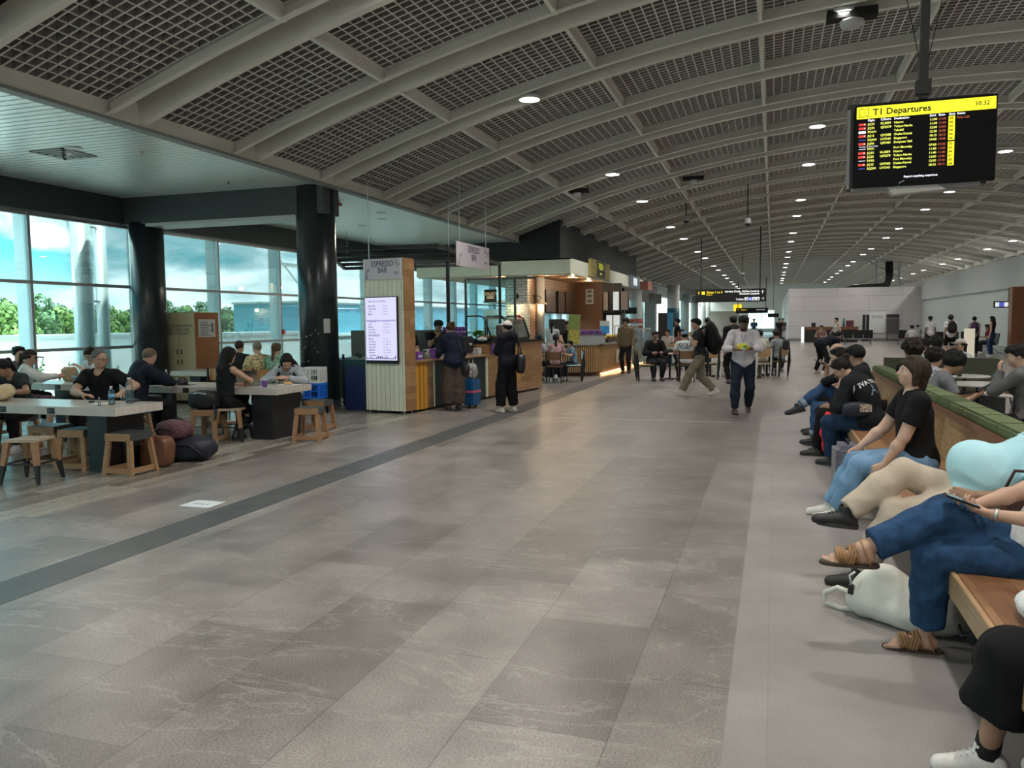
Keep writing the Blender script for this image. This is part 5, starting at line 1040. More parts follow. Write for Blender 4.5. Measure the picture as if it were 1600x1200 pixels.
# ============================================================ PEOPLE: implicit bodies turned into meshes
V3 = lambda *a: np.array(a, float)
def unit(v): v = np.asarray(v, float); return v/max(np.linalg.norm(v), 1e-9)
class Vol:
    def __init__(s, lo, hi, h):
        s.h = h; s.lo = np.array(lo, float)-2*h; s.n = np.ceil((np.array(hi)+2*h-s.lo)/h).astype(int)+1
        s.f = np.full(s.n, .5, np.float32)
    def reg(s, lo, hi, pad):
        a = np.maximum(((np.asarray(lo)-pad-s.lo)/s.h).astype(int), 0); b = np.minimum(((np.asarray(hi)+pad-s.lo)/s.h).astype(int)+2, s.n)
        if (b <= a).any(): return None
        g = [((np.arange(a[i], b[i])*s.h)+s.lo[i]).astype(np.float32) for i in range(3)]
        return tuple(slice(a[i], b[i]) for i in range(3)), g[0][:, None, None], g[1][None, :, None], g[2][None, None, :]
    def put(s, sl, d, k):
        f = s.f[sl]
        if k > 0: h_ = np.maximum(k-np.abs(f-d), 0)/k; s.f[sl] = np.minimum(f, d)-h_*h_*k*.25
        else: s.f[sl] = np.minimum(f, d)
    def cone(s, a, b, ra, rb, k=.02, flat=(1, 1), clip=None, sub=False):
        """tapered limb a->b; flat squashes it along y/x; clip cuts it square at b"""
        a, b = np.asarray(a, float), np.asarray(b, float); R_ = max(ra, rb)
        q = s.reg(np.minimum(a, b)-R_, np.maximum(a, b)+R_, k+3*s.h)
        if q is None: return
        sl, X, Y, Z = q; d = b-a; L2 = max(d@d, 1e-9)
        t_ = ((X-a[0])*d[0]+(Y-a[1])*d[1]+(Z-a[2])*d[2])/L2
        t = np.clip(t_, 0, 1)
        dx = (X-a[0]-t*d[0]); dy = (Y-a[1]-t*d[1]); dz = (Z-a[2]-t*d[2])
        r = np.sqrt(dx*dx+dy*dy+dz*dz)-(ra+(rb-ra)*t)
        if clip: r = np.maximum(r, (t_-1)*math.sqrt(L2)-clip*.0)
        if sub: s.f[sl] = np.maximum(s.f[sl], -r)
        else: s.put(sl, r.astype(np.float32), k)
    def ell(s, c, r, M=None, k=.02, sub=False, planes=()):
        c = np.asarray(c, float); r = np.asarray(r, float); R_ = r.max()
        q = s.reg(c-R_, c+R_, k+3*s.h)
        if q is None: return
        sl, X, Y, Z = q; x, y, z = X-c[0], Y-c[1], Z-c[2]
        if M is not None: x, y, z = x*M[0][0]+y*M[0][1]+z*M[0][2], x*M[1][0]+y*M[1][1]+z*M[1][2], x*M[2][0]+y*M[2][1]+z*M[2][2]
        k0 = np.sqrt((x/r[0])**2+(y/r[1])**2+(z/r[2])**2); k1 = np.sqrt((x/r[0]**2)**2+(y/r[1]**2)**2+(z/r[2]**2)**2)
        d = k0*(k0-1)/np.maximum(k1, 1e-4)
        for (n_, o_) in planes: d = np.maximum(d, x*n_[0]+y*n_[1]+z*n_[2]-o_)
        if sub: s.f[sl] = np.maximum(s.f[sl], -d)
        else: s.put(sl, d.astype(np.float32), k)
    def cut(s, p, n_):
        X = (np.arange(s.n[0])*s.h+s.lo[0])[:, None, None]; Y = (np.arange(s.n[1])*s.h+s.lo[1])[None, :, None]; Z = (np.arange(s.n[2])*s.h+s.lo[2])[None, None, :]
        s.f = np.maximum(s.f, ((X-p[0])*n_[0]+(Y-p[1])*n_[1]+(Z-p[2])*n_[2]).astype(np.float32))
    def wrinkle(s, amp, fr, seed):
        rng = np.random.default_rng(seed); X = (np.arange(s.n[0])*s.h+s.lo[0])[:, None, None]; Y = (np.arange(s.n[1])*s.h+s.lo[1])[None, :, None]; Z = (np.arange(s.n[2])*s.h+s.lo[2])[None, None, :]
        g = 0
        for i in range(4):
            v = rng.normal(size=3); v = v/np.linalg.norm(v)*fr*rng.uniform(.6, 1.5); w_ = rng.normal(size=3)*fr*.4
            g = g+np.sin(X*v[0]+Y*v[1]+Z*v[2]+rng.uniform(0, 6)+1.2*np.sin(X*w_[0]+Y*w_[1]+Z*w_[2]))
        s.f -= (np.clip(1-np.abs(g)*.5, 0, 1)*amp).astype(np.float32)
    def mesh(s, name, material, parent, **kw):
        f = s.f; inside = f < 0; nx, ny, nz = f.shape
        if not inside.any(): return None
        c = np.zeros((nx-1, ny-1, nz-1), np.int8)
        for i in (0, 1):
            for j in (0, 1):
                for k in (0, 1): c += inside[i:nx-1+i, j:ny-1+j, k:nz-1+k]
        act = (c > 0) & (c < 8); idx = -np.ones(act.shape, np.int32); ii = np.argwhere(act); idx[act] = np.arange(len(ii))
        P = np.zeros((len(ii), 3)); W = np.zeros(len(ii)); I, J, K_ = ii.T
        cor = [(a, b, d) for a in (0, 1) for b in (0, 1) for d in (0, 1)]
        for a in cor:
            for ax in range(3):
                if a[ax]: continue
                b = list(a); b[ax] = 1
                fa = f[I+a[0], J+a[1], K_+a[2]]; fb = f[I+b[0], J+b[1], K_+b[2]]; m = (fa < 0) != (fb < 0)
                t = np.where(m, fa/np.where(m, fa-fb, 1), 0)
                for q in range(3): P[:, q] += np.where(m, a[q]+(t if q == ax else 0), 0)
                W += m
        P = (ii+P/W[:, None])*s.h+s.lo
        Fs = []
        for ax in range(3):
            o = [(1, 2), (2, 0), (0, 1)][ax]
            sl0 = [slice(1, -1)]*3; sl0[ax] = slice(0, -1); sl1 = list(sl0); sl1[ax] = slice(1, None)
            A = inside[tuple(sl0)]; B = inside[tuple(sl1)]; e_ = np.argwhere(A != B)
            if not len(e_): continue
            flip = A[tuple(e_.T)]; base = e_+1; base[:, ax] -= 1
            q = []
            for da, db in ((0, 0), (-1, 0), (-1, -1), (0, -1)):
                g = base.copy(); g[:, o[0]] += da; g[:, o[1]] += db; q.append(idx[tuple(g.T)])
            q = np.stack(q, 1); q[~flip] = q[~flip][:, ::-1]; Fs.append(q)
        F_ = np.concatenate(Fs); F_ = F_[(F_ >= 0).all(1)]
        # two light smoothing passes
        for _ in range(2):
            S = np.zeros_like(P); n_ = np.zeros(len(P))
            for a, b in ((0, 1), (1, 2), (2, 3), (3, 0)):
                np.add.at(S, F_[:, a], P[F_[:, b]]); np.add.at(S, F_[:, b], P[F_[:, a]]); np.add.at(n_, F_[:, a], 1); np.add.at(n_, F_[:, b], 1)
            P = P*.6+.4*S/np.maximum(n_, 1)[:, None]
        me = bpy.data.meshes.new(name); me.vertices.add(len(P)); me.vertices.foreach_set('co', P.astype(np.float32).ravel())
        me.loops.add(F_.size); me.loops.foreach_set('vertex_index', F_.ravel().astype(np.int32)); me.polygons.add(len(F_))
        me.polygons.foreach_set('loop_start', np.arange(0, F_.size, 4, dtype=np.int32)); me.polygons.foreach_set('loop_total', np.full(len(F_), 4, np.int32))
        me.update(calc_edges=True); me.polygons.foreach_set('use_smooth', np.ones(len(F_), bool)); me.materials.append(material)
        return link(name, me, parent, **kw)

def skin_mat(name, col):
    if name in MATS: return MATS[name]
    m = mat(name, col, .5, noise=.10, nscale=12); b = m.node_tree.nodes['Principled BSDF']
    b.inputs['Subsurface Weight'].default_value = .12; b.inputs['Subsurface Radius'].default_value = (.01, .004, .002); b.inputs['Subsurface Scale'].default_value = .5; return m
SK = {'fair': (.56, .36, .27), 'light': (.50, .31, .22), 'tan': (.36, .21, .135), 'brown': (.20, .11, .07), 'olive': (.42, .26, .18)}
def cloth(name, col, **k):
    k = {**dict(noise=.18, nscale=9, bump=.35), **k}; return mat('cloth_'+name, col, k.pop('rough', .85), spec=.2, **k)
def ik(a, b, l1, l2, pole):
    a, b = np.asarray(a, float), np.asarray(b, float); d = b-a; L = np.linalg.norm(d); L = min(max(L, abs(l1-l2)+.01), l1+l2-.003); u = unit(d); b = a+u*L
    x = (l1*l1-l2*l2+L*L)/(2*L); h_ = math.sqrt(max(l1*l1-x*x, 0)); p = np.asarray(pole, float); p = p-u*(p@u)
    return a+u*x+unit(p)*h_, b
def rotm(yaw=0, pitch=0, roll=0):
    """columns: right, forward, up. yaw + turns to the left, pitch + nods down, roll + tips to the right"""
    m = Matrix.Rotation(R(yaw), 3, 'Z')@Matrix.Rotation(R(-pitch), 3, 'X')@Matrix.Rotation(R(roll), 3, 'Y'); return np.array(m)
def hand(v, wr, d, n_, s_, curl, sc=1.0, spread=1.0, thumb=.5):
    """palm, four bent fingers of different lengths and a thumb. d fingers, n_ palm normal, s_ = +1 when the thumb is on d x n side"""
    d = unit(d); n_ = unit(np.asarray(n_)-d*(np.asarray(n_)@d)); t = np.cross(d, n_)*s_
    g = lambda a, b, c: wr+(d*a+t*b+n_*c)*sc
    v.cone(g(.0, 0, 0), g(.045, .012, 0), .021*sc, .019*sc, .012); v.cone(g(.03, .018, 0), g(.082, .026, 0), .014*sc, .012*sc, .01); v.cone(g(.03, -.012, 0), g(.078, -.022, 0), .015*sc, .012*sc, .01); v.cone(g(.04, .004, 0), g(.085, .002, 0), .015*sc, .0125*sc, .01)
    for i, (off, L) in enumerate(((.027, .070), (.009, .078), (-.009, .072), (-.026, .056))):
        p = g(.085 if i in (1, 2) else .079, off, 0); c = curl*(1+.10*i)
        for j, (f_, r) in enumerate(((.45, .0088), (.32, .0082), (.23, .0074))):
            a = c*(j+.7)*.8; dd = d*math.cos(a)+n_*math.sin(a)+t*off*2.0*spread; q = p+unit(dd)*L*f_*sc; v.cone(p, q, r*sc, r*.93*sc, .004); p = q
    p = g(.022, .022, .006); q = p+unit(d*.55+t*.75+n_*.35)*.042*sc; v.cone(p, q, .0125*sc, .0105*sc, .008)
    r_ = q+unit(d*(1-thumb*.3)+t*(.45-thumb*.5)+n_*(.3+thumb*.5))*.032*sc; v.cone(q, r_, .0102*sc, .0088*sc, .004); r2 = r_+unit(d*.9+n_*(.2+thumb*.7)-t*thumb*.3)*.024*sc; v.cone(r_, r2, .0088*sc, .0075*sc, .003)

def footframe(yaw, pitch):
    yaw, pt = R(yaw), R(pitch); f_ = V3(-math.sin(yaw)*math.cos(pt), math.cos(yaw)*math.cos(pt), -math.sin(pt)); u_ = unit(V3(0, 0, 1)-f_*f_[2]); return f_, u_, np.cross(f_, u_)
def project(body, target, dist=.6, off=.003):
    """lays a flat lettering mesh (local -Z towards the cloth) on the cloth it is printed on"""
    from mathutils.bvhtree import BVHTree
    me = target.data; bv = BVHTree.FromPolygons([v_.co for v_ in me.vertices], [p_.vertices for p_ in me.polygons])
    return bv
def print_on(I, body, size, c, n_, up, matl, name='lettering', bold=.002, arc=0):
    n_ = Vector(n_).normalized(); up = Vector(up); up = (up-n_*up.dot(n_)).normalized(); bv = project(None, I['top']); o_ = text(name, body, matl, I['t'], size, frame(Vector(c)+n_*.35, up.cross(n_), up), 'CENTER', 0, bold)
    bm = bmesh.new(); bm.from_mesh(o_.data); bad = []
    bmesh.ops.triangulate(bm, faces=bm.faces)
    for v_ in bm.verts:
        h_ = bv.ray_cast(v_.co, -n_)
        if h_[0] is not None and abs((v_.co-h_[0]).dot(n_)) < .8: v_.co = h_[0]+n_*.005
        else: bad.append(v_)
    bmesh.ops.delete(bm, geom=bad, context='VERTS'); bm.to_mesh(o_.data); bm.free()
    return o_
def person(lab, x, y, rz, pz=.93, H=1.70, lean=0, side=0, twist=0, hunch=0, head=(0, 0, 0), feet=None, knees=None, hands=None, elb=None, fyaw=(0, 0), fpitch=(0, 0),
           skin='light', hair=('short', (.015, .012, .010)), top=('tee', (.02, .02, .022)), bottom=('pants', (.02, .022, .03)), shoes=(.6, .6, .6), res=.011, fat=0., belly=0., curl=(.5, .5), palm=None,
           face=True, glasses=None, beard=None, capc=None, group=None, extra=None, grip=None, z0=0, cat='person', fdir=None, female=False):
    t = thing('person', lab, cat, (x, y, z0), R(rz), group); S_ = H/1.7; seed = int(abs(x*131+y*17)*10) % 9999
    sk = skin_mat('skin_'+skin, SK[skin])
    P = V3(0, 0, pz); B = rotm(twist*.5, 0, 0); U = rotm(twist, lean, side); U2 = rotm(twist, lean+hunch, side)
    chest = P+U[:, 2]*.33*S_; neck = P+U[:, 2]*.30*S_+U2[:, 2]*.21*S_
    Hm = rotm(twist+head[0], (lean+hunch)*.35+head[1], side*.5+head[2]); nd = unit(U2[:, 2]*.6+Hm[:, 2]*.5); hc = neck+nd*.075*S_+Hm[:, 2]*.085*S_+Hm[:, 1]*.018*S_
    wS = (.172 if not female else .150)*S_*(1+fat*.15); Rr = U2[:, 0]; sh = [neck-U2[:, 2]*.055*S_+Rr*i*wS for i in (-1, 1)]
    hip = [P+B[:, 0]*i*.088*S_-V3(0, 0, .03*S_) for i in (-1, 1)]
    lt, ls = .43*S_, .42*S_; la, lf = .285*S_, .25*S_
    if feet is None: feet = [(-.10, .02, .085), (.10, 0, .085)]
    kp = knees or [(-.15, 1, .2), (.15, 1, .2)]
    kn, an = zip(*[ik(hip[i], feet[i], lt, ls, kp[i]) for i in (0, 1)])
    if hands is None: hands = [sh[i]+V3((-.05, .05)[i], .04, -.52*S_) for i in (0, 1)]
    ep = elb or [(-.4, -1, -.3), (.4, -1, -.3)]
    el, wr = zip(*[ik(sh[i], hands[i], la, lf, ep[i]) for i in (0, 1)])
    fd = [unit(np.asarray(fdir[i], float)) if fdir and fdir[i] is not None else unit(wr[i]-el[i]) for i in (0, 1)]
    pts = np.array([P, chest, neck, hc+Hm[:, 2]*.14, hc-V3(.12, .12, 0), hc+V3(.12, .12, 0), *sh, *el, *wr, *kn, *an, *hip, wr[0]+fd[0]*.2, wr[1]+fd[1]*.2])
    lo, hi = pts.min(0)-.17*S_-belly*.6, pts.max(0)+.17*S_+belly*.6; lo[2] = max(lo[2], -.02)
    fk = 1+fat; W = S_
    def torso(v, e, k=.06, hem=None, sitdrop=0):
        v.ell(P, ((.155+fat*.05)*W+e, (.112+fat*.05)*W+e, .115*W+e), B.T, k)
        v.ell(P*.55+chest*.45+U[:, 1]*(.01+belly*.5), ((.135+fat*.07)*W+e+belly*.25, (.098+fat*.06)*W+e+belly*.8, .15*W+e), U.T, k)
        v.ell(chest+U[:, 1]*.006, ((.152 if not female else .138)*W*(1+fat*.4)+e, (.108+fat*.03)*W+e, .165*W+e), U2.T, k)
        if female: v.ell(chest+U2[:, 1]*.07*W+U2[:, 2]*.0, (.11*W+e, .055*W+e, .07*W+e), U2.T, .05)
        for i in (0, 1): v.cone(neck-U2[:, 2]*.03*W, sh[i], .058*W+e, .052*W+e, .05)
    # ---- body
    v = Vol(lo, hi, res)
    torso(v, -.004); v.cone(neck-U2[:, 2]*.03*W, hc-Hm[:, 2]*.05*W-Hm[:, 1]*.012*W, .056*W, .052*W*(1+fat*.3), .03)
    for i in (0, 1):
        v.cone(sh[i], el[i], .049*W*fk, .038*W*fk, .03); v.cone(el[i], el[i]*.65+wr[i]*.35, .038*W, .038*W*fk, .02); v.cone(el[i]*.65+wr[i]*.35, wr[i], .038*W*fk, .024*W, .02)
        v.cone(hip[i], kn[i], .082*W*fk, .052*W, .04); m_ = kn[i]*.68+an[i]*.32; bk = unit(np.cross(np.cross(an[i]-kn[i], kn[i]-hip[i]), an[i]-kn[i])+1e-6)
        v.cone(kn[i], m_-bk*.015*W*0, .052*W, .054*W*fk, .03); v.cone(m_, an[i], .053*W*fk, .034*W, .03)
        if shoes is None:
            f_, u_, s_ = footframe(fyaw[i], fpitch[i]); o = an[i]-u_*.035*W; v.cone(an[i], o-f_*.025*W, .036*W, .030*W, .02); v.cone(o-f_*.02*W-u_*.01*W, o+f_*.13*W-u_*.025*W, .032*W, .022*W, .02); v.cone(o+u_*.01*W, o+f_*.12*W-u_*.02*W+s_*.012*W, .032*W, .024*W, .02)
            for q in range(5): g_ = (1, -1)[i]; b_ = o+f_*(.150-.007*q)*W-u_*.03*W+s_*g_*(-.030+.0145*q)*W; v.cone(b_-f_*.03*W, b_+f_*(.03-.003*q)*W, .011*W, (.0115-.0012*q)*W, .006)
        pn = palm[i] if palm else V3((1, -1)[i], 0, -.2); hand(v, wr[i], fd[i], pn, (1, -1)[i]*(1 if not grip else grip[i]), curl[i], W*1.02)
    # head
    hl = lambda a, b, c: hc+(Hm[:, 0]*a+Hm[:, 1]*b+Hm[:, 2]*c)*W
    HT = Hm.T
    v.ell(hl(0, -.012, .025), (.075*W, .094*W, .085*W), HT, .02); v.ell(hl(0, .018, -.035), (.058*W*(1+fat*.3), .070*W, .075*W), HT, .04); v.ell(hl(0, .05, -.083), (.028*W, .028*W, .022*W), HT, .03)
    if face:
        v.ell(hl(0, .075, .008), (.05*W, .02*W, .012*W), HT, .02)
        for i in (-1, 1):
            v.ell(hl(i*.031, .092, -.006), (.016*W, .012*W, .010*W), HT, 0, sub=True); v.ell(hl(i*.04, .062, -.035), (.022*W, .02*W, .02*W), HT, .02); v.ell(hl(i*.075, -.008, -.012), (.011*W, .02*W, .032*W), HT, .008)
        v.cone(hl(0, .088, .002), hl(0, .108, -.032), .007*W, .0125*W, .012); v.ell(hl(0, .095, -.040), (.018*W, .011*W, .009*W), HT, .008)
        v.ell(hl(0, .084, -.062), (.024*W, .011*W, .006*W), HT, .008); v.ell(hl(0, .082, -.073), (.020*W, .011*W, .006*W), HT, .006)
    v.mesh('body', sk, t)
    if face:
        for i in (-1, 1):
            e_ = MB().ell(hl(i*.031, .080, -.006), (.0135*W, .0095*W, .0085*W), 12, 8, Matrix(Hm.tolist())).build('eye', mat('eye_white', (.6, .58, .55), .2), t); MB().ell(hl(i*.031, .0888, -.007), (.006*W, .002*W, .006*W), 10, 6, Matrix(Hm.tolist())).build('iris', mat('iris_dark', (.02, .012, .008), .2), e_)
            MB().ell(hl(i*.032, .093, .016), (.017*W, .004*W, .0032*W), 10, 6, Matrix(Hm.tolist())).build('eyebrow', mat('brow', (.02, .014, .01), .8), t)
        MB().ell(hl(0, .0925, -.067), (.020*W, .004*W, .0055*W), 12, 6, Matrix(Hm.tolist())).build('lips', mat('lips', (.30, .12, .10), .4), t)
    # ---- clothes
    kind, col = top[0], top[1]; tm = top[2] if len(top) > 2 else cloth('top_%s' % str(col), col)
    loose = {'tee': .016, 'shirt': .018, 'long': .018, 'hoodie': .034, 'jacket': .030, 'tank': .006, 'coat': .03}[kind]
    v = Vol(lo, hi, res*(1.1)); torso(v, loose, .07)
    if pz > .7 or kind in ('hoodie', 'coat', 'jacket', 'tee', 'long', 'shirt'):
        v.ell(P-V3(0, 0, .02), ((.158+fat*.05)*W+loose, (.115+fat*.05)*W+loose, .10*W+loose), B.T, .06)
    if kind == 'tank': v.cut(P+U[:, 2]*(top[3] if len(top) > 3 else .1), -U[:, 2])
    else: v.cut(P-V3(0, 0, (.13 if pz > .7 else .07)), V3(0, 0, -1))
    sl = {'tee': .62, 'shirt': .62, 'long': 2, 'hoodie': 2, 'jacket': 2, 'tank': 0, 'coat': 2}[kind]
    if top[0] == 'long' and len(top) > 3: sl = top[3]
    for i in (0, 1):
        e2 = loose*.75
        if sl and sl <= 1: v.cone(sh[i], sh[i]*(1-sl)+el[i]*sl, .052*W*fk+e2, .050*W*fk+e2, .03, clip=.001)
        elif sl > 1: v.cone(sh[i], el[i], .052*W*fk+e2, .044*W*fk+e2, .03); q = el[i]*(2-sl)+wr[i]*(sl-1) if sl < 2 else wr[i]; v.cone(el[i], q, .044*W*fk+e2, .034*W+e2*.6, .02, clip=.001)
    if kind == 'hoodie': v.cone(neck-Rr*.06-U2[:, 1]*.05, neck+Rr*.06-U2[:, 1]*.05, .06*W, .06*W, .04); v.ell(neck-U2[:, 1]*.08*W-U2[:, 2]*.02, (.12*W, .06*W, .09*W), U2.T, .04)
    elif kind in ('jacket', 'shirt', 'coat'): v.cone(neck-U2[:, 1]*.035+U2[:, 2]*.012, neck+U2[:, 1]*.03-U2[:, 2]*.01, .060*W, .058*W, .015)
    v.wrinkle(.006 if kind != 'tank' else .002, 26, seed)
    # neck opening
    v.cone(neck-U2[:, 2]*.0+U2[:, 1]*(.03 if kind != 'jacket' else .05), neck+nd*.2, .062*W if kind in ('tee', 'tank') else .058*W, .09*W, sub=True)
    if kind == 'tank':
        for i in (0, 1): v.cone(sh[i]+Rr*(-1, 1)[i]*.012, sh[i]+Rr*(-1, 1)[i]*.1+U2[:, 2]*.03, .05*W, .12, sub=True); v.cone(sh[i], el[i], .056*W*fk, .06*W*fk, sub=True)
    nm = {'tee': 't_shirt', 'shirt': 'shirt', 'long': 'long_sleeved_top', 'hoodie': 'hooded_top', 'jacket': 'jacket', 'tank': 'sleeveless_top', 'coat': 'coat'}[kind]
    tp = v.mesh(nm, tm, t)
    bk, bc = bottom[0], bottom[1]; bm_ = bottom[2] if len(bottom) > 2 and bottom[2] else cloth('bottom_%s' % str(bc), bc); wd = bottom[3] if len(bottom) > 3 else .050; upto = bottom[4] if len(bottom) > 4 else .93
    v = Vol(lo, hi, res*1.1); v.ell(P-V3(0, 0, .01), ((.156+fat*.05)*W+.007, (.113+fat*.05)*W+.007, .118*W+.006), B.T, .05, planes=[((0, 0, 1), .085)])
    if bk == 'skirt':
        for i in (0, 1): v.cone(hip[i], kn[i], .10*W, .075*W, .08)
        km = (kn[0]+kn[1])/2; am = (an[0]+an[1])/2; v.cone(kn[0], kn[1], .075*W, .075*W, .06)
        for i in (0, 1): v.cone(kn[i], kn[i]*.50+an[i]*.5+V3(0, .0, 0), .075*W, .12*W, .06, clip=.001)
        v.cone(km, km*.5+am*.5, .08*W, .14*W, .06, clip=.001)
    else:
        for i in (0, 1):
            e2 = .014; v.cone(hip[i], kn[i], .090*W*fk+e2*.7, max(.060*W, wd*1.05)+e2, .045)
            if upto > .15: m_ = kn[i]*.62+an[i]*.38; v.cone(kn[i], m_, max(.060*W, wd)+e2, max(.056*W*fk, wd)+e2*.8, .03); v.cone(m_, kn[i]*(1-upto)+an[i]*upto, max(.056*W*fk, wd)+e2*.8, wd*W+.004, .03, clip=.001)
    v.wrinkle(*((.007, 24) if bk != 'skirt' else (.014, 16)), seed+3)
    bt = v.mesh({'pants': 'trousers', 'jeans': 'jeans', 'shorts': 'shorts', 'skirt': 'skirt'}[bk], bm_, t)
    # ---- shoes
    if shoes is not None:
        for i in (0, 1):
            yaw = R(fyaw[i]); pt = R(fpitch[i]); f_ = V3(-math.sin(yaw)*math.cos(pt), math.cos(yaw)*math.cos(pt), -math.sin(pt)); u_ = unit(V3(0, 0, 1)-f_*f_[2]); s_ = np.cross(f_, u_); a = np.array(an[i]); Ms = np.array([s_, f_, u_])
            v = Vol(a-V3(.26, .26, .17), a+V3(.26, .26, .12), min(res*.75, .008)); o = a-u_*.045*W
            v.cone(o-f_*.04*W, o+f_*.06*W, .040*W, .040*W, .02); v.cone(o+f_*.05*W+u_*.0, o+f_*.155*W-u_*.012*W, .041*W, .034*W, .02); v.cone(o-f_*.02*W, a+u_*.025*W, .042*W, .040*W, .03)
            v.cut(o-u_*.034*W, -u_); v.cone(a+u_*.02*W, a+u_*.12*W, .030*W, .036*W, sub=True)
            so = v.mesh('shoe', mat('shoe_%s' % str(shoes), shoes, .5, noise=.1), t)
            pr = [(.041*W*math.cos(a_)*(1 if math.sin(a_) < 0 else 1.05), .043*W*math.sin(a_)+(.055*W if math.sin(a_) > 0 else -.045*W)+(.095*W*max(math.sin(a_), 0)**2*.6)) for a_ in [k_*PI/12 for k_ in range(24)]]
            M3 = Matrix(Ms.T.tolist()); MB().prism(pr, -.016*W, .010*W, M3, o-u_*.028*W).build('sole', mat('sole_pale' if sum(shoes) > .6 else 'sole_dark', (.6, .6, .58) if sum(shoes) > .6 else (.03, .03, .03), .6), so)
            if res < .009 or sum(shoes) > 1.2:
                m = MB()
                for q in range(5): c_ = o+f_*(.03+.02*q)*W+u_*(.058-.008*q)*W; m.bar(c_-s_*.02*W, c_+s_*.02*W, .006*W, .004*W)
                m.build('laces', WHITE if sum(shoes) > 1.2 else BLACK, so)
    if shoes is None:
        lm = mat('sandal_leather', (.30, .16, .07), .45, noise=.1)
        for i in (0, 1):
            f_, u_, s_ = footframe(fyaw[i], fpitch[i]); a = an[i]; o = a-u_*.035*W; sd = bpy.data.objects.new('sandal', None); C.objects.link(sd); sd.parent = t
            pr = [(.046*W*math.cos(a_), .048*W*math.sin(a_)+(.12*W if math.sin(a_) > 0 else -.03*W)+.025*W*max(math.sin(a_), 0)) for a_ in [k_*PI/12 for k_ in range(24)]]
            M3 = Matrix(np.array([s_, f_, u_]).T.tolist()); MB().prism(pr, -.010*W, .006*W, M3, o-u_*.040*W).build('sole', mat('sandal_sole', (.05, .03, .02), .7), sd, bevel=.003)
            for q, (c0, tl, w_) in enumerate([(.100, .35, .020), (.060, -.4, .018), (.035, .5, .010), (-.01, .9, .009)]):
                cc = o+f_*c0*W+u_*(-.004+.012*(q > 1))*W; nn = 3 if w_ > .012 else 1
                for j in range(nn): MB().tube([cc+f_*(j-nn/2)*.014*W+s_*.043*W*math.cos(b_)+(u_*(.034+.012*(q > 0)+.02*(q == 3))+f_*tl*.03)*W*max(math.sin(b_), -.75) for b_ in [k_*PI/9 for k_ in range(18)]], .0085*W if nn > 1 else .006*W, 6, True).build('strap', lm, sd)
    # ---- hair
    hs, hcol = hair[0], hair[1]; hm = mat('hair_%s' % str(hcol), tuple(c*.7 for c in hcol), .6, spec=.25, noise=.5, nscale=70, bump=.8, stretch=(1, 1, .15))
    if hs != 'bald':
        v = Vol(hc-V3(.24, .24, .48 if hs in ('long', 'pony') else .26)*W, hc+V3(.24, .24, .24)*W, min(res, .010))
        e = {'short': .010, 'bob': .018, 'long': .016, 'pony': .011, 'bun': .011, 'curly': .03, 'buzz': .004, 'mop': .024}[hs]
        fr = ((0, .80, -.60), .045*W) if hs != 'buzz' else ((0, .75, -.66), .030*W)
        if hs in ('bob', 'mop'): fr = ((0, .72, -.69), .060*W)
        pl = [fr]; low = {'short': .055, 'buzz': .05, 'curly': .07, 'mop': .075, 'bob': .11, 'long': .11, 'pony': .06, 'bun': .06}[hs]
        v.ell(hl(0, -.014, .026), (.077*W+e, .096*W+e, .088*W+e), HT, .0, planes=[((0, .80, -.60) if hs not in ('bob', 'mop') else (0, .72, -.69), fr[1]), ((0, .25, -.97), low*W)])
        if hs in ('bob', 'long'):
            for i in (-1, 1): v.cone(hl(i*.070, -.01, .0), hl(i*.072, -.005, -.085), .030*W, .022*W, .03)
            v.cone(hl(0, -.06, 0), hl(0, -.065, -.10), .065*W, .055*W, .03)
        if hs == 'long': v.cone(hl(.0, -.07, -.05), neck-U2[:, 1]*.085*W-U2[:, 2]*.05*W, .07*W, .065*W, .04); v.cone(neck-U2[:, 1]*.085*W-U2[:, 2]*.05*W, neck-U2[:, 1]*.10*W-U2[:, 2]*.22*W, .062*W, .035*W, .04)
        if hs == 'pony': v.ell(hl(0, -.125, .03), (.028*W, .03*W, .03*W), HT, .02); v.cone(hl(0, -.135, .02), neck-U2[:, 1]*.09*W-U2[:, 2]*.06*W, .03*W, .028*W, .03); v.cone(neck-U2[:, 1]*.09*W-U2[:, 2]*.06*W, neck-U2[:, 1]*.09*W-U2[:, 2]*.2*W, .028*W, .012*W, .03)
        if hs == 'bun': v.ell(hl(0, -.115, .075), (.045*W, .042*W, .04*W), HT, .02)
        if hs in ('short', 'pony', 'bun', 'bob', 'long'):
            rng = np.random.default_rng(seed)
            for q in range(26 if hs == 'short' else 12):
                a_ = rng.uniform(-1.9, 1.9); b_ = rng.uniform(.35, 1.0); d_ = V3(math.sin(a_)*math.cos(b_)*.082, math.cos(a_)*math.cos(b_)*.098-.012, .028+math.sin(b_)*.095)
                if hs == 'short' or d_[2] > .09: v.ell(hl(*d_), (.020*W, .032*W, .012*W), HT, .014)
            if hs in ('short',):
                for q in range(7): v.cone(hl(-.05+.0165*q, .058, .088), hl(-.055+.018*q, .088-.003*abs(q-3), .050+.006*(q % 3)), .016*W, .009*W, .008)
        if hs == 'curly' or hs == 'mop':
            rng = np.random.default_rng(seed)
            if hs == 'mop':
                for q in range(7): v.cone(hl(-.06+.02*q, .055, .092), hl(-.066+.022*q, .096-.004*abs(q-3), .030+.008*(q % 2)), .020*W, .010*W, .010)
            for _ in range(46 if hs == 'curly' else 30):
                d_ = rng.normal(size=3); d_[2] = abs(d_[2]); d_[1] -= .3; d_ = unit(d_); v.ell(hl(*(d_*(V3(.092, .11, .11) if hs == 'mop' else V3(.115, .130, .130))+V3(0, -.014, .03))), ((.022 if hs == 'mop' else .028)*W,)*3, HT, .012 if hs == 'mop' else .004)
        v.wrinkle(.004, 90, seed+5)
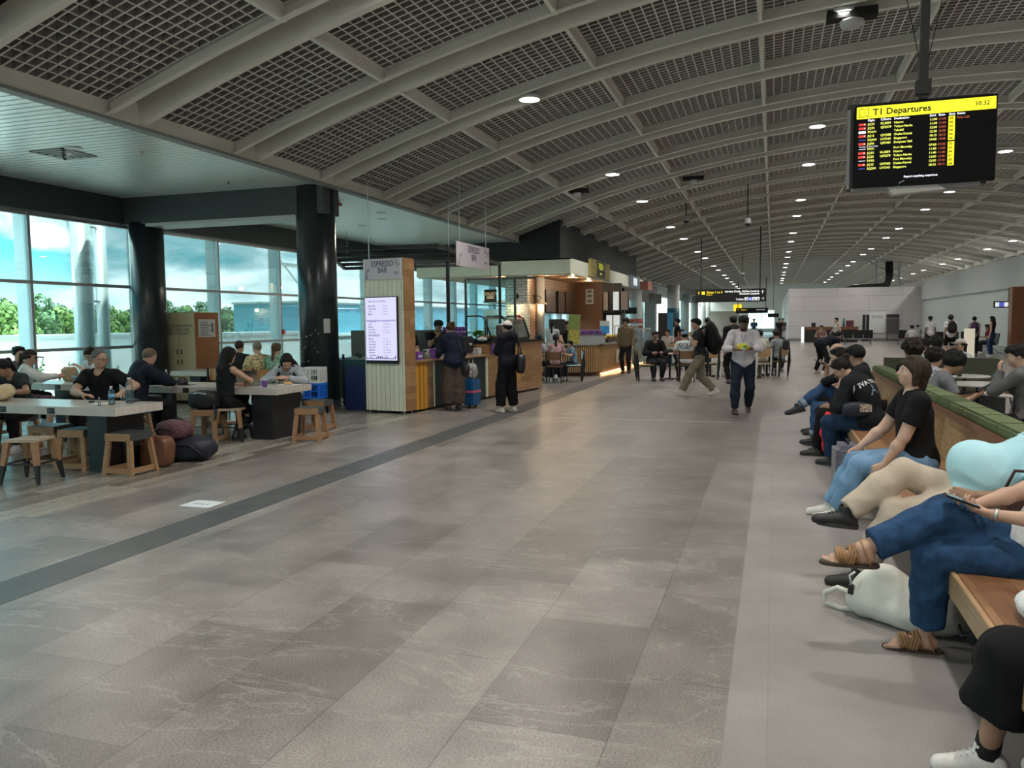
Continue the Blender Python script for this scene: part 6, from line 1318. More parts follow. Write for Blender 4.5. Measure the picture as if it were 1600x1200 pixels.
        if not capc: v.mesh('hair', hm, t)
        else: v.cut(hl(0, 0, .035), Hm[:, 2]); v.mesh('hair', hm, t)
    if beard:
        v = Vol(hc-V3(.16, .16, .2)*W, hc+V3(.16, .16, .1)*W, min(res, .008)); v.ell(hl(0, .020, -.040), (.064*W, .076*W, .082*W), HT, 0, planes=[((0, -1, .25), -.012*W), ((0, -.55, .83), -.062*W)]); v.ell(hl(0, .052, -.088), (.034*W, .034*W, .03*W), HT, .02)
        v.ell(hl(0, .096, -.052), (.024*W, .01*W, .0055*W), HT, .006); v.ell(hl(0, .1, -.067), (.018*W, .02*W, .006*W), HT, 0, sub=True); v.wrinkle(.003, 90, 3); v.mesh('beard', mat('beard', beard, .8, noise=.3, nscale=60), t)
    if glasses:
        m = MB(); M3 = Matrix(Hm.tolist())
        for i in (-1, 1): m.tube([hl(i*.033+.024*math.cos(a), .101, -.008+.019*math.sin(a)) for a in [k_*PI/8 for k_ in range(16)]], .0022*W, 6, True); m.bar(hl(i*.057, .100, -.002), hl(i*.080, -.01, -.002), .004*W)
        m.bar(hl(-.009, .103, -.002), hl(.009, .103, -.002), .004*W); m.build('glasses', mat('frames_%s' % str(glasses), glasses, .3), t)
    if capc:
        v = Vol(hc-V3(.2, .26, .1)*W-.05, hc+V3(.2, .26, .2)*W+.05, min(res, .009)); v.ell(hl(0, -.014, .03), (.090*W, .110*W, .098*W), HT, 0, planes=[((0, .12, -.99), -.012*W)])
        bd = 1 if capc[1] == 'f' else -1; v.ell(hl(0, bd*.125, .034), (.068*W, .075*W, .008*W), (Matrix.Rotation(R(-8*bd), 3, 'X')@Matrix(HT.tolist())), .01); v.mesh('cap', cloth('cap_%s' % str(capc[0]), capc[0], bump=.1), t)
    info = dict(t=t, P=P, U=U2, neck=neck, sh=sh, el=el, wr=wr, kn=kn, an=an, hc=hc, hl=hl, Hm=Hm, W=W, hip=hip, fd=fd, chest=chest, top=tp, rz=R(rz), pos=V3(x, y, z0), S=S_)
    info['w'] = lambda p: tuple(np.array(Matrix.Rotation(R(rz), 3, 'Z')@Vector(p))+V3(x, y, z0))
    return info
def phone(lab, p, d, n_, name='phone', sz=(.072, .15, .009), col=(.012, .012, .014)):
    """p world centre, d long axis, n_ screen normal"""
    t = thing(name, lab, 'phone', p); d = Vector(d).normalized(); n_ = Vector(n_); n_ = (n_-d*n_.dot(d)).normalized(); m3 = Matrix((d.cross(n_), d, n_)).transposed()
    MB().box((0, 0, 0), sz, m=m3).build('body', mat('phone_%s' % str(col), col, .3), t, bevel=.002); MB().box(n_*(sz[2]/2+.0006), (sz[0]*.9, sz[1]*.93, .001), m=m3).build('screen', mat('phone_screen', (.06, .08, .1), .1), t); return t
def backpack(lab, p, col, sc=1.0, name='backpack', cat='backpack'):
    """worn backpack on a person's back"""
    I = p; U = I['U']; c = I['chest']-U[:, 1]*(.115+.10*sc)*I['W']-U[:, 2]*.02; w0 = I['w'](c)
    t = thing(name, lab, cat, w0, I['rz']); v = Vol(V3(-.22, -.22, -.34)*sc, V3(.22, .22, .32)*sc, .014)
    v.ell((0, 0, 0), (.15*sc, .10*sc, .24*sc), U.T, .02); v.ell(U[:, 2]*-.08*sc, (.155*sc, .11*sc, .15*sc), U.T, .05); v.ell(-U[:, 1]*.09*sc-U[:, 2]*.09*sc, (.11*sc, .04*sc, .10*sc), U.T, .02); v.wrinkle(.006, 22, 4)
    bm2 = cloth('bag_%s' % str(col), col, rough=.6); v.mesh('body', bm2, t)
    MB().tube([U[:, 2]*.22*sc-U[:, 0]*.04, U[:, 2]*.28*sc, U[:, 2]*.22*sc+U[:, 0]*.04], .008).build('handle', BLACK, t)
    for i in (-1, 1):
        q = [U[:, 2]*.17*sc+U[:, 0]*i*.07+U[:, 1]*.08, I['neck']-c+U[:, 0]*i*.11*I['W']-U[:, 2]*.0+U[:, 1]*.0+U[:, 2]*.03, I['chest']-c+U[:, 0]*i*.13*I['W']+U[:, 1]*.145*I['W']+U[:, 2]*.08, I['chest']-c+U[:, 0]*i*.165*I['W']+U[:, 1]*.06-U[:, 2]*.1, -U[:, 2]*.14*sc+U[:, 0]*i*.13+U[:, 1]*.06]
        MB().tube(q, .018*I['W'], 8).build('strap', bm2, t)
    return t
# ============================================================ THE PEOPLE
import time; _t0 = time.time()
SIT = .545
def bench(lab, x, y, **k):
    """seated on the timber bench looking across the hall"""
    d = dict(pz=SIT, feet=[(-.12, .44, .085), (.12, .46, .085)], knees=[(-.1, .6, 1), (.1, .6, 1)]); d.update(k); rz = d.pop('rz', 90); return person(lab, x, y, rz, **d)
BLK = (.012, .012, .014)
# the reclining man in a pale blue polo shirt
p3 = bench('person in a pale blue polo shirt leaning back with beige trousers crossed', 1.16, 5.42, lean=-47, hunch=0, H=1.76, fat=.30, belly=.12, res=.0075, face=True, skin='tan', hair=('short', (.03, .025, .02)), head=(0, 10, 0),
     feet=[(-.18, .64, .085), (-.13, .72, .45)], knees=[(-.1, .5, 1), (-.15, .4, 1)], top=('tee', (.42, .70, .78), cloth('polo_blue', (.44, .72, .80), bump=.15, noise=.05)), bottom=('pants', (.46, .38, .30), cloth('chino', (.50, .42, .335), bump=.2, noise=.08), .062), shoes=(.012, .012, .013), fyaw=(0, 12), fpitch=(0, -6), hands=[(-.22, .02, .62), (.25, .05, .62)])
p2 = bench('person in blue jeans and tan sandals with legs crossed holding a phone', 1.19, 4.30, lean=-28, hunch=4, H=1.74, res=.0065, skin='light', hair=('short', (.02, .015, .01)), head=(0, 20, 0),
     feet=[(.0, .45, .085), (-.13, .76, .53)], knees=[(-.1, .5, 1), (-.12, .4, 1)], top=('tee', (.6, .6, .6)), bottom=('jeans', (.03, .07, .15), cloth('denim_dark', (.022, .060, .135), noise=.35, nscale=14, bump=.25), .070, .86), shoes=None, hands=[(-.13, .20, .735), (.02, .26, .74)], elb=[(-.5, -.6, -.5), (.4, -.4, -.8)], fdir=[(.05, 1, .25), (-.5, .8, .1)], palm=[(.3, -.2, 1), (-.4, -.3, 1)], curl=(.75, .75))
p4 = bench('person with a brown bob in a black tee and pale jeans', 1.10, 6.95, lean=4, hunch=4, H=1.74, fat=.22, res=.0085, skin='fair', hair=('bob', (.055, .036, .022)), head=(8, -14, 0), rz=96,
     feet=[(.06, .58, .085), (.26, .60, .085)], top=('tee', (.008, .008, .009), cloth('black_tee', (.008, .008, .009), bump=.25, noise=.1)), bottom=('jeans', (.16, .27, .42), cloth('denim_pale', (.17, .30, .46), noise=.25, bump=.2), .062), shoes=(.62, .6, .57), hands=[(-.14, .28, .50), (.22, .38, .60)], elb=[(-.6, -.8, .2), (.5, -.5, -.2)], fdir=[(.1, .8, -.5), None], curl=(.6, .6))
p5 = bench('person in a black printed jacket bent over a phone', 1.02, 9.45, rz=62, lean=14, hunch=26, H=1.68, res=.010, skin='light', fat=.10, hair=('bun', (.014, .010, .008)), head=(20, 26, 0), glasses=(.02, .02, .02),
     feet=[(-.05, .40, .085), (.14, .30, .12)], fpitch=(0, 12), top=('jacket', (.010, .011, .014), cloth('jacket_black', (.010, .011, .014), bump=.3)), bottom=('jeans', (.015, .035, .075), None, .062), shoes=(.014, .014, .016), hands=[(-.10, .30, .86), (.05, .32, .86)], elb=[(-.6, 0, -1), (.6, 0, -1)], fdir=[(.3, .3, 1), (-.3, .3, 1)], palm=[(.5, -1, 0), (-.5, -1, 0)], curl=(.8, .8))
p6 = bench('woman with dark hair and rolled jeans looking at a phone, chin in hand', .98, 11.1, lean=6, hunch=14, H=1.66, female=True, res=.010, skin='light', hair=('pony', (.016, .012, .010)), head=(8, 14, 0),
     feet=[(-.02, .45, .10), (-.06, .66, .52)], knees=[(-.1, .5, 1), (-.1, .4, 1)], fpitch=(0, 15), top=('long', (.012, .012, .014), cloth('black_knit', (.012, .012, .014)), 1.2), bottom=('jeans', (.04, .09, .18), cloth('denim_mid', (.035, .08, .17), noise=.3), .058, .90), shoes=(.015, .015, .016), hands=[(-.08, .16, 1.03), (.04, .30, 1.05)], elb=[(-.3, .3, -1), (.4, .3, -1)], fdir=[(0, .2, 1), (-.3, 1, .3)], palm=[(.3, -1, 0), (-.2, -.4, 1)], curl=(.9, .8))
p7 = bench('bald person in a grey top sitting beyond the woman on her phone', 1.05, 12.2, lean=10, hunch=10, H=1.72, skin='fair', hair=('bald', (0, 0, 0)), top=('tee', (.05, .052, .058)), bottom=('pants', (.012, .012, .013)), shoes=(.02, .02, .02), head=(10, 10, 0), hands=[(-.12, .34, .62), (.12, .36, .62)])
p8 = bench('person with curly hair tied in a band and black jacket, back turned', 1.72, 11.2, rz=40, lean=4, H=1.70, skin='light', hair=('curly', (.035, .025, .016)), top=('jacket', BLK, cloth('jacket_black', BLK)), bottom=('pants', BLK), face=False, pz=.56)
m = MB().tube([p8['hl'](.092*math.cos(a), -.012+.11*math.sin(a), .06) for a in [k*PI/10 for k in range(20)]], .022, 8, True); m.build('hair_band', cloth('band_floral', (.30, .26, .20), noise=.8, nscale=40), p8['t'])
p5b = bench('person in black with black trousers and a red towel, between the phone users', 1.02, 10.3, lean=0, hunch=10, H=1.74, skin='tan', hair=('short', BLK), head=(-40, 10, 0), top=('jacket', BLK), bottom=('pants', (.008, .008, .009), None, .056), shoes=(.02, .02, .021), feet=[(-.04, .50, .085), (.2, .40, .085)], hands=[(-.1, .35, .62), (.12, .36, .62)])
# partly in frame, nearest: skirt and white trainers
p1 = bench('person in a black skirt and white trainers, mostly cut off by the picture edge', 1.22, 3.12, lean=0, H=1.64, female=True, res=.0065, skin='tan', hair=('long', BLK), top=('tee', (.66, .68, .70)), bottom=('skirt', (.006, .006, .007), cloth('skirt_black', (.006, .006, .007), bump=.3), .05), shoes=(.66, .64, .61), feet=[(.04, .47, .085), (.10, .16, .085)], knees=[(-.1, .6, 1), (.1, .6, 1)], hands=[(-.16, .2, .66), (.1, .25, .66)], fyaw=(6, 0))
for i in (0,):
    a = np.array(p1['an'][i]); MB().tube([a+V3(0, 0, -.01), a+V3(0, -.012, .065)], [.044, .042], 16).build('sock', mat('sock_black', (.01, .01, .01), .9), p1['t'])
tag(MB().tube([(0, 0, 0), (-.02, 0, .05), (-.06, .01, .07), (-.03, 0, .01)], .0).v and MB().ell((0, 0, .06), (.09, .16, .06)).build('cloth', mat('white_cloth', (.7, .72, .72), .8, noise=.1, bump=.4)), 'white folded cloth on the bench beside the black skirt', 'cloth').location = (1.02, 3.55, .451)

# behind the backrest and around the round tables
p9 = person('young person in a grey tee slouching on a phone behind the backrest', 1.74, 9.75, -90, pz=.54, lean=-4, hunch=24, H=1.68, res=.010, skin='tan', hair=('mop', (.010, .009, .009)), head=(0, 22, 0), feet=[(-.12, .46, .085), (.12, .44, .085)], knees=[(-.1, .5, 1), (.1, .5, 1)], top=('tee', (.16, .165, .18)), bottom=('pants', BLK), shoes=(.1, .1, .1), hands=[(-.06, .34, .80), (.06, .33, .80)], elb=[(-.6, 0, -1), (.6, 0, -1)], fdir=[(.3, 1, .4), (-.3, 1, .4)], palm=[(.5, -.4, 1), (-.5, -.4, 1)], curl=(.8, .8))
p14 = person('person with tousled dark hair and floral top half hidden by the brown bob', 1.80, 10.9, -60, pz=.54, lean=4, hunch=12, H=1.62, skin='light', hair=('mop', (.02, .015, .012)), face=False, top=('tee', (.35, .35, .38), cloth('floral_grey', (.40, .38, .42), noise=.8, nscale=40)), bottom=('pants', BLK), feet=[(-.12, .46, .085), (.12, .44, .085)], knees=[(-.1, .5, 1), (.1, .5, 1)], hands=[(-.1, .3, .7), (.1, .3, .75)])
p10 = person('person with red rimmed glasses in a pale grey tee by the round tables', 2.12, 13.5, -60, pz=.56, lean=2, hunch=8, H=1.70, skin='light', hair=('short', (.012, .010, .009)), glasses=(.35, .03, .03), head=(-15, 6, 0), top=('tee', (.36, .39, .43)), bottom=('pants', BLK), feet=[(-.12, .46, .085), (.12, .44, .085)], knees=[(-.1, .5, 1), (.1, .5, 1)], hands=[(-.1, .3, .75), (.1, .3, .75)])
p11 = person('person in an olive vest over blue stripes seen from behind', 2.46, 14.0, 10, pz=.56, lean=6, hunch=8, H=1.72, face=False, skin='light', hair=('mop', BLK), top=('jacket', (.06, .05, .035), cloth('olive_vest', (.062, .052, .036))), bottom=('pants', BLK), feet=[(-.12, .46, .085), (.12, .44, .085)], knees=[(-.1, .5, 1), (.1, .5, 1)], hands=[(-.2, .2, .75), (.2, .2, .75)])
p12 = person('person in a white cap and black vest seated behind the olive seat', 3.32, 16.5, 125, pz=.50, lean=6, hunch=4, H=1.66, female=True, skin='light', hair=('pony', BLK), glasses=(.02, .02, .02), head=(0, -6, 0), capc=((.62, .58, .55), 'f'), top=('tee', (.62, .63, .64), cloth('white_tee', (.66, .67, .68))), bottom=('pants', BLK), feet=[(-.12, .46, .085), (.12, .44, .085)], knees=[(-.1, .5, 1), (.1, .5, 1)], hands=[(-.1, .25, .62), (.1, .25, .62)])
v = Vol(V3(-.25, -.25, .4), V3(.25, .25, 1.1), .013); I = p12; v.ell(I['chest'], (.125, .13, .18), I['U'].T, .02); v.ell(I['P'], (.15, .15, .14), None, .05); v.cut(I['neck']-V3(0, 0, .03), V3(0, 0, 1)); v.mesh('vest', cloth('vest_black', BLK), I['t'])
p13 = person('person with dark hair and grey cardigan eating at the picture edge', 2.55, 9.5, 60, pz=.60, lean=6, hunch=8, H=1.70, res=.010, skin='fair', hair=('short', (.016, .013, .011)), face=True, head=(20, 10, 0), top=('long', (.10, .10, .105), cloth('cardigan', (.12, .12, .125))), bottom=('pants', BLK), feet=[(-.12, .46, .085), (.12, .44, .085)], knees=[(-.1, .5, 1), (.1, .5, 1)], hands=[(-.04, .28, 1.08), (.14, .3, .95)], elb=[(-.6, .3, -1), (.6, .3, -1)], fdir=[(.2, .2, 1), (-.3, .6, .7)], palm=[(.6, -.8, 0), (-.5, -.4, .3)], curl=(1.0, .8))
p13b = person('person in a pale patterned top leaning on a round table at the picture edge', 2.72, 8.3, 60, pz=.60, lean=10, hunch=10, H=1.62, res=.010, skin='fair', hair=('short', (.25, .24, .23)), head=(20, 10, 0), top=('tee', (.5, .55, .55), cloth('mint_pattern', (.5, .58, .56), noise=.4, nscale=30)), bottom=('pants', BLK), feet=[(-.12, .46, .085), (.12, .44, .085)], knees=[(-.1, .5, 1), (.1, .5, 1)], hands=[(-.10, .30, .95), (.1, .3, .8)], elb=[(-.6, .0, -1), (.6, .3, -1)])

# walkers in the middle of the hall
p_man = person('bearded person in a white shirt walking forward holding a yellow packet', -.50, 14.75, 184, pz=.93, H=1.76, fat=.22, belly=.05, lean=3, hunch=6, head=(0, 22, 0), res=.010, skin='brown', hair=('short', BLK), glasses=(.03, .03, .03), beard=(.010, .009, .008), feet=[(-.10, -.16, .10), (.14, .26, .085)], fpitch=(18, 0), fyaw=(-6, 12), top=('long', (.55, .52, .56), cloth('white_shirt', (.58, .55, .60), bump=.35), 1.62), bottom=('pants', (.012, .018, .032), None, .052), shoes=(.05, .03, .022), hands=[(-.06, .32, 1.16), (.10, .33, 1.14)], elb=[(-1, -.2, -.7), (1, -.2, -.7)], fdir=[(.8, .6, .1), (-.8, .5, .1)], palm=[(0, -.5, -1), (0, -.4, 1)], curl=(.7, .7))
p_tee = person('person in a charcoal tee and khaki trousers striding with a big backpack', -1.50, 18.0, 100, pz=.90, H=1.74, lean=5, hunch=6, head=(14, 4, 0), res=.011, skin='light', hair=('short', BLK), feet=[(-.08, .42, .09), (.08, -.30, .12)], fpitch=(-14, 20), top=('tee', (.028, .028, .032)), bottom=('pants', (.17, .155, .115), cloth('khaki', (.20, .185, .135), bump=.45), .075), shoes=(.62, .61, .58), hands=[(-.12, .22, 1.30), (.12, .20, 1.30)], elb=[(-.5, .3, -1), (.5, .3, -1)], fdir=[(.3, .2, 1), (-.3, .2, 1)], curl=(1.1, 1.1))
backpack('huge black travel backpack worn by the striding person in khaki', p_tee, (.008, .008, .009), 1.55)
p_bag = person('standing person in black with a rucksack behind the striding walker', -.98, 21.5, 20, H=1.78, face=False, skin='light', hair=('short', BLK), top=('jacket', BLK), bottom=('pants', BLK), shoes=(.05, .05, .05), res=.012); backpack('black rucksack worn by the standing person in black', p_bag, (.01, .01, .011), 1.1)
p_cap = person('woman in a white cap and black clothes with hand to chin', -4.62, 13.9, 62, H=1.62, female=True, res=.011, skin='light', hair=('bun', BLK), capc=((.60, .56, .52), 'f'), head=(0, -4, 0), top=('hoodie', (.010, .011, .016), cloth('navy_black', (.010, .011, .017))), bottom=('pants', (.007, .007, .009), None, .085), shoes=(.6, .56, .5), hands=[(-.02, .17, 1.30), (.0, .22, 1.10)], elb=[(-.3, .2, -1), (.8, .2, -.6)], fdir=[(.1, .2, 1), (-1, .2, .3)], curl=(1.0, .5), feet=[(-.13, .05, .085), (.13, -.02, .085)])
t = sack('handbag', 'black leather shoulder bag hanging behind the woman in the white cap', 'bag', (-4.36, 13.86, .72), (.16, .36, .38), mat('black_leather', (.010, .010, .011), .35), 31, .08, .5, 3); MB().tube([(0, -.12, .34), (-.06, -.08, .7), (-.12, 0, .83), (-.04, .08, .7), (0, .12, .34)], .012).build('strap', MATS['black_leather'], t)
p_bar = person('woman in a navy jumper and brown trousers ordering at the espresso bar', -5.72, 13.98, 40, H=1.60, female=True, lean=6, hunch=6, res=.011, skin='fair', face=True, hair=('bun', (.12, .055, .025)), head=(10, 10, 0), top=('hoodie', (.012, .016, .035), cloth('navy_jumper', (.013, .017, .038))), bottom=('pants', (.075, .055, .045), cloth('brown_wide', (.085, .062, .052), bump=.5), .11), shoes=(.06, .05, .05), hands=[(-.20, .34, 1.02), (.22, .2, .90)], elb=[(-.6, -.5, -.8), (.6, -.5, -.8)])
t = sack('shoulder_bag', 'round black bag on the hip of the woman at the espresso bar', 'bag', (-5.38, 13.72, .66), (.14, .34, .26), blkn, 33, .1, .6, 2.5); MB().tube([(0, -.12, .2), (-.08, -.1, .5), (-.16, 0, .75), (-.1, .08, .5), (0, .12, .2)], .009).build('strap', BLACK, t)
t = thing('suitcase', 'small blue suitcase with a pink strap behind the brown trousers', 'suitcase', (-5.55, 14.5, 0), -.15); MB().b2((-.1, -.17, .06), (.1, .17, .56)).build('shell', mat('suitcase_blue', (.01, .10, .26), .35), t, bevel=.02); MB().b2((-.104, -.174, .30), (.104, .174, .345)).build('strap', mat('strap_pink', (.6, .12, .22), .5), t); MB().tube([(-.02, -.08, .56), (-.02, -.08, .95), (-.02, .08, .95), (-.02, .08, .56)], .008).build('handle', STEEL, t)
for y_ in (-.12, .12): MB().lathe([(0, -.015), (.03, -.015), (.03, .015), (0, .015)], (.0, y_, .03), 12, Matrix.Rotation(PI/2, 3, 'Y')).build('wheel', RUBBER, t)
sack('neck_pillow', 'black and white spotted pillow strapped on the blue suitcase', 'pillow', (-5.55, 14.5, .565), (.2, .3, .3), mat('spotted', (.35, .33, .32), .8, noise=.95, nscale=22), 35, .1)
person('barista in black making coffee behind the espresso machine', -6.95, 16.0, 215, H=1.76, res=.012, lean=6, hunch=10, head=(20, 20, 0), skin='light', hair=('short', BLK), top=('tee', BLK), bottom=('pants', BLK), shoes=(.02, .02, .02), hands=[(-.15, .34, 1.15), (.02, .30, 1.38)], elb=[(-.6, .2, -1), (.6, .2, -1)], glasses=None)
person('bowed barista with long dark hair behind the gift tins', -7.15, 15.0, 200, H=1.66, female=True, res=.012, lean=10, hunch=12, head=(-10, 25, 0), skin='light', hair=('pony', BLK), top=('tee', BLK), bottom=('pants', BLK), shoes=(.02, .02, .02), hands=[(-.15, .36, 1.08), (.12, .38, 1.08)])
# food shop
person('standing person in an open olive jacket facing the hall by the slatted counter', -4.42, 25.2, 176, H=1.73, res=.013, skin='tan', hair=('mop', BLK), top=('jacket', (.13, .10, .06), cloth('olive_jacket', (.14, .108, .065))), bottom=('pants', (.012, .012, .014), None, .058), shoes=(.05, .03, .02), hands=[(-.24, .12, .88), (.24, .12, .88)])
I_ = None
person('person in a white top with a black strap ordering at the slatted counter', -6.10, 22.5, 5, H=1.62, female=True, res=.013, face=False, skin='light', hair=('pony', BLK), top=('tee', (.42, .46, .47)), bottom=('pants', BLK), shoes=(.5, .5, .5), hands=[(-.15, .35, 1.0), (.15, .35, 1.0)])
person('shop worker in black behind the till monitor', -6.3, 25.0, 190, H=1.68, res=.013, skin='light', lean=6, head=(0, 25, 0), hair=('short', BLK), top=('tee', BLK), bottom=('pants', BLK), shoes=(.02, .02, .02), hands=[(-.16, .42, 1.05), (.1, .42, 1.05)])
def chair_p(lab, x, y, rz, **k):
    d = dict(pz=.565, feet=[(-.12, .36, .085), (.12, .38, .085)], knees=[(-.1, .6, 1), (.1, .6, 1)], lean=6, hunch=10, hands=[(-.14, .34, .78), (.14, .34, .78)], elb=[(-.7, -.2, -1), (.7, -.2, -1)], res=.013, face=False); d.update(k); return person(lab, x, y, rz, **d)
chair_p('seated woman with a long black ponytail and pink striped top', -5.60, 21.05, 20, H=1.62, female=True, skin='light', hair=('pony', BLK), top=('tee', (.42, .26, .27), cloth('pink_stripe', (.45, .28, .29))), shoes=(.55, .55, .55))
chair_p('seated child in a pale blue top holding a dark bag', -5.28, 21.7, 130, H=1.30, pz=.53, skin='light', face=True, hair=('short', BLK), top=('tee', (.16, .24, .31)), shoes=(.55, .55, .55), feet=[(-.1, .3, .12), (.1, .32, .12)])
chair_p('seated person in white and blue stripes beside the pink striped top', -6.2, 21.2, -10, H=1.60, skin='light', hair=('short', BLK), top=('tee', (.42, .44, .5)), shoes=(.5, .5, .5))
p_or = chair_p('seated person in glasses and black jacket with an orange shoulder', -3.15, 22.4, 205, H=1.76, fat=.2, skin='tan', face=True, hair=('short', BLK), glasses=(.02, .02, .02), top=('jacket', BLK), shoes=(.03, .03, .03))
q = p_or; MB().ell(q['sh'][1]+V3(.02, 0, .01), (.075, .07, .07), 14, 8).build('orange_patch', cloth('orange', (.75, .13, .03)), q['t'])
p_bc = chair_p('seated person in a white printed tee and backwards blue cap', -2.25, 22.05, 15, H=1.74, skin='tan', hair=('short', BLK), capc=((.10, .22, .33), 'b'), top=('tee', (.5, .54, .57), cloth('white_blue_tee', (.54, .58, .60))), shoes=(.03, .03, .03))
chair_p('seated person in a cream shirt on the white framed tan chair', -.30, 23.5, 25, H=1.76, skin='light', hair=('short', BLK), top=('tee', (.44, .43, .38), cloth('cream_shirt', (.48, .47, .41))), bottom=('pants', (.16, .14, .11)), shoes=(.05, .05, .05))
p_gs = chair_p('seated person in grey with a black sling bag beside the cream shirt', .18, 24.5, 50, H=1.70, skin='tan', hair=('short', BLK), top=('tee', (.22, .24, .27)), bottom=('pants', BLK), shoes=(.05, .05, .05))
tag(sack('sling_bag', '', '', (0, 0, 0), (.2, .14, .3), blkn, 41), 'black sling bag on the back of the seated person in grey', 'bag').location = (.36, 24.35, .78)
chair_p('seated person in white half hidden behind the bearded walker', -.95, 25.2, 150, H=1.70, skin='tan', face=True, hair=('short', BLK), top=('tee', (.5, .48, .5)), shoes=(.1, .1, .1))
for i, (l, x, y, rz, c_, hr) in enumerate([('standing person with a dark bag among the far white columns', -3.4, 30.5, 100, BLK, 'short'), ('seated person in brown among the far food tables', -3.0, 28.0, 200, (.12, .07, .05), 'long'), ('seated person in a pale top among the far food tables', -3.6, 29.5, 160, (.4, .4, .38), 'short'), ('seated person in dark green by the far food tables', -1.9, 27.0, 140, (.03, .07, .05), 'short'), ('seated person in plum behind the striding walker', -1.2, 26.5, 170, (.12, .05, .06), 'long'), ('seated person in black beyond the cream shirt', .1, 27.5, 190, BLK, 'short'), ('person waiting in grey at the far food tables', -2.5, 33, 30, (.15, .15, .16), 'mop')]):
    (person if i in (0, 6) else chair_p)(l, x, y, rz, H=1.72, res=.02, face=False, skin='tan', hair=(hr, BLK), top=('tee', c_), shoes=(.1, .1, .1))
for i, (l, x, y, rz, c_, b_) in enumerate([('distant person in navy walking in the far corridor', -1.35, 62, 180, (.02, .05, .09), BLK), ('distant person in black at the mouth of the corridor', .4, 58, 170, BLK, BLK), ('distant person in a dark tee with pale trousers by the end wall corner', .65, 60, 190, (.06, .05, .05), (.4, .4, .4))]):
    person(l, x, y, rz, H=1.74, res=.024, face=False, skin='tan', hair=('short', BLK), top=('tee', c_), bottom=('pants', b_), shoes=(.3, .3, .3))
# right background
pb = person('person in dark clothes bending over a bag in the open hall', 1.35, 25.8, -60, H=1.74, pz=.92, lean=72, hunch=12, head=(0, -10, 0), res=.014, face=False, skin='fair', hair=('short', BLK), top=('jacket', (.012, .014, .022)), bottom=('pants', (.010, .011, .013), None, .055), shoes=(.5, .5, .48), feet=[(-.25, .02, .085), (.25, -.02, .085)], hands=[(-.1, .62, .50), (.1, .62, .50)])
sack('floor_bag', 'dark bag on the floor beneath the bending person', 'bag', (1.95, 26.1, 0), (.35, .3, .4), blkn, 51, .15)
person('woman in a white sleeveless top walking past the service desk', 2.95, 42.5, 130, H=1.68, female=True, res=.018, skin='fair', hair=('bun', BLK), top=('tank', (.5, .5, .5), None or cloth('white_tank', (.5, .5, .5)), .08), bottom=('pants', BLK), shoes=(.4, .4, .4), hands=[(-.4, .15, .95), (.4, -.05, .98)], feet=[(-.08, .2, .085), (.08, -.2, .1)])
chair_p('seated person in front of the service desk', 2.4, 44.5, 160, H=1.7, res=.02, hair=('short', BLK), top=('tee', (.3, .18, .15)))
pk = person('tall person in white with a black backpack and shorts standing far off', 7.32, 39.0, 5, H=1.80, res=.016, face=False, skin='light', hair=('mop', BLK), top=('tee', (.5, .5, .5), cloth('white_tee', (0, 0, 0))), bottom=('shorts', BLK, None, .07, .05), shoes=(.05, .05, .05)); backpack('black backpack worn by the tall person in shorts', pk, (.01, .01, .011), 1.15)
person('person in a white shirt standing to the side of the tall backpacker', 6.95, 41.5, 20, H=1.76, res=.018, face=False, skin='brown', hair=('short', BLK), top=('tee', (.55, .55, .54)), bottom=('pants', (.03, .03, .035)), shoes=(.1, .1, .1))
pp = person('woman with a purple backpack standing by the pale wall', 8.15, 38.6, -10, H=1.66, female=True, res=.016, face=False, skin='light', hair=('bun', BLK), top=('tee', (.3, .3, .3)), bottom=('pants', BLK), shoes=(.1, .1, .1)); backpack('purple backpack worn by the woman by the pale wall', pp, (.045, .018, .06), 1.0)
person('woman with long dark hair and blue jeans standing by the pale wall', 8.75, 38.3, 60, H=1.66, female=True, res=.016, face=False, skin='light', hair=('long', BLK), top=('tank', (.02, .02, .025), cloth('dark_tank', (.02, .02, .025)), .0), bottom=('jeans', (.03, .06, .13)), shoes=(.4, .4, .4))
chair_p('person in a dark red top seated against the pale wall', 9.35, 41.2, 90, H=1.7, res=.018, hair=('short', BLK), skin='tan', top=('tee', (.16, .02, .025)))
chair_p('small seated figure with dark hair behind the grey door seats', 8.3, 53.5, 0, H=1.5, res=.022, hair=('short', BLK), top=('tee', (.3, .3, .3)))
chair_p('seated person in white in the beam seats beside the backpacker', 6.35, 42.5, 0, H=1.65, res=.02, hair=('short', BLK), top=('tee', (.5, .5, .5)))
person('person in black walking past the timber post at the picture edge', 10.35, 38.6, 100, H=1.78, res=.016, face=False, skin='tan', hair=('short', BLK), top=('tee', BLK), bottom=('pants', BLK), shoes=(.02, .02, .02))

# dining corner
stool = dict(pz=.565, feet=[(-.14, .34, .085), (.14, .36, .085)], knees=[(-.1, .6, 1), (.1, .6, 1)])
def stool_p(lab, x, y, rz, **k): d = dict(stool); d.update(k); return person(lab, x, y, rz, **d)
pm = stool_p('grey haired man in a black polo shirt leaning on the nearest table', -8.28, 8.28, 195, H=1.78, fat=.24, belly=.04, lean=12, hunch=10, head=(72, -4, 0), res=.009, skin='olive', hair=('buzz', (.16, .15, .14)), glasses=(.10, .02, .015), top=('tee', (.008, .008, .010), cloth('black_polo', (.008, .008, .010))), bottom=('pants', (.02, .02, .025)), hands=[(-.36, .34, .80), (.02, .50, .80)], elb=[(-1, -.3, -.4), (1, .3, -.7)], fdir=[(-.3, 1, 0), (-1, .2, 0)], palm=[(0, 0, -1), (0, 0, -1)], curl=(.4, .4), shoes=(.02, .02, .02))
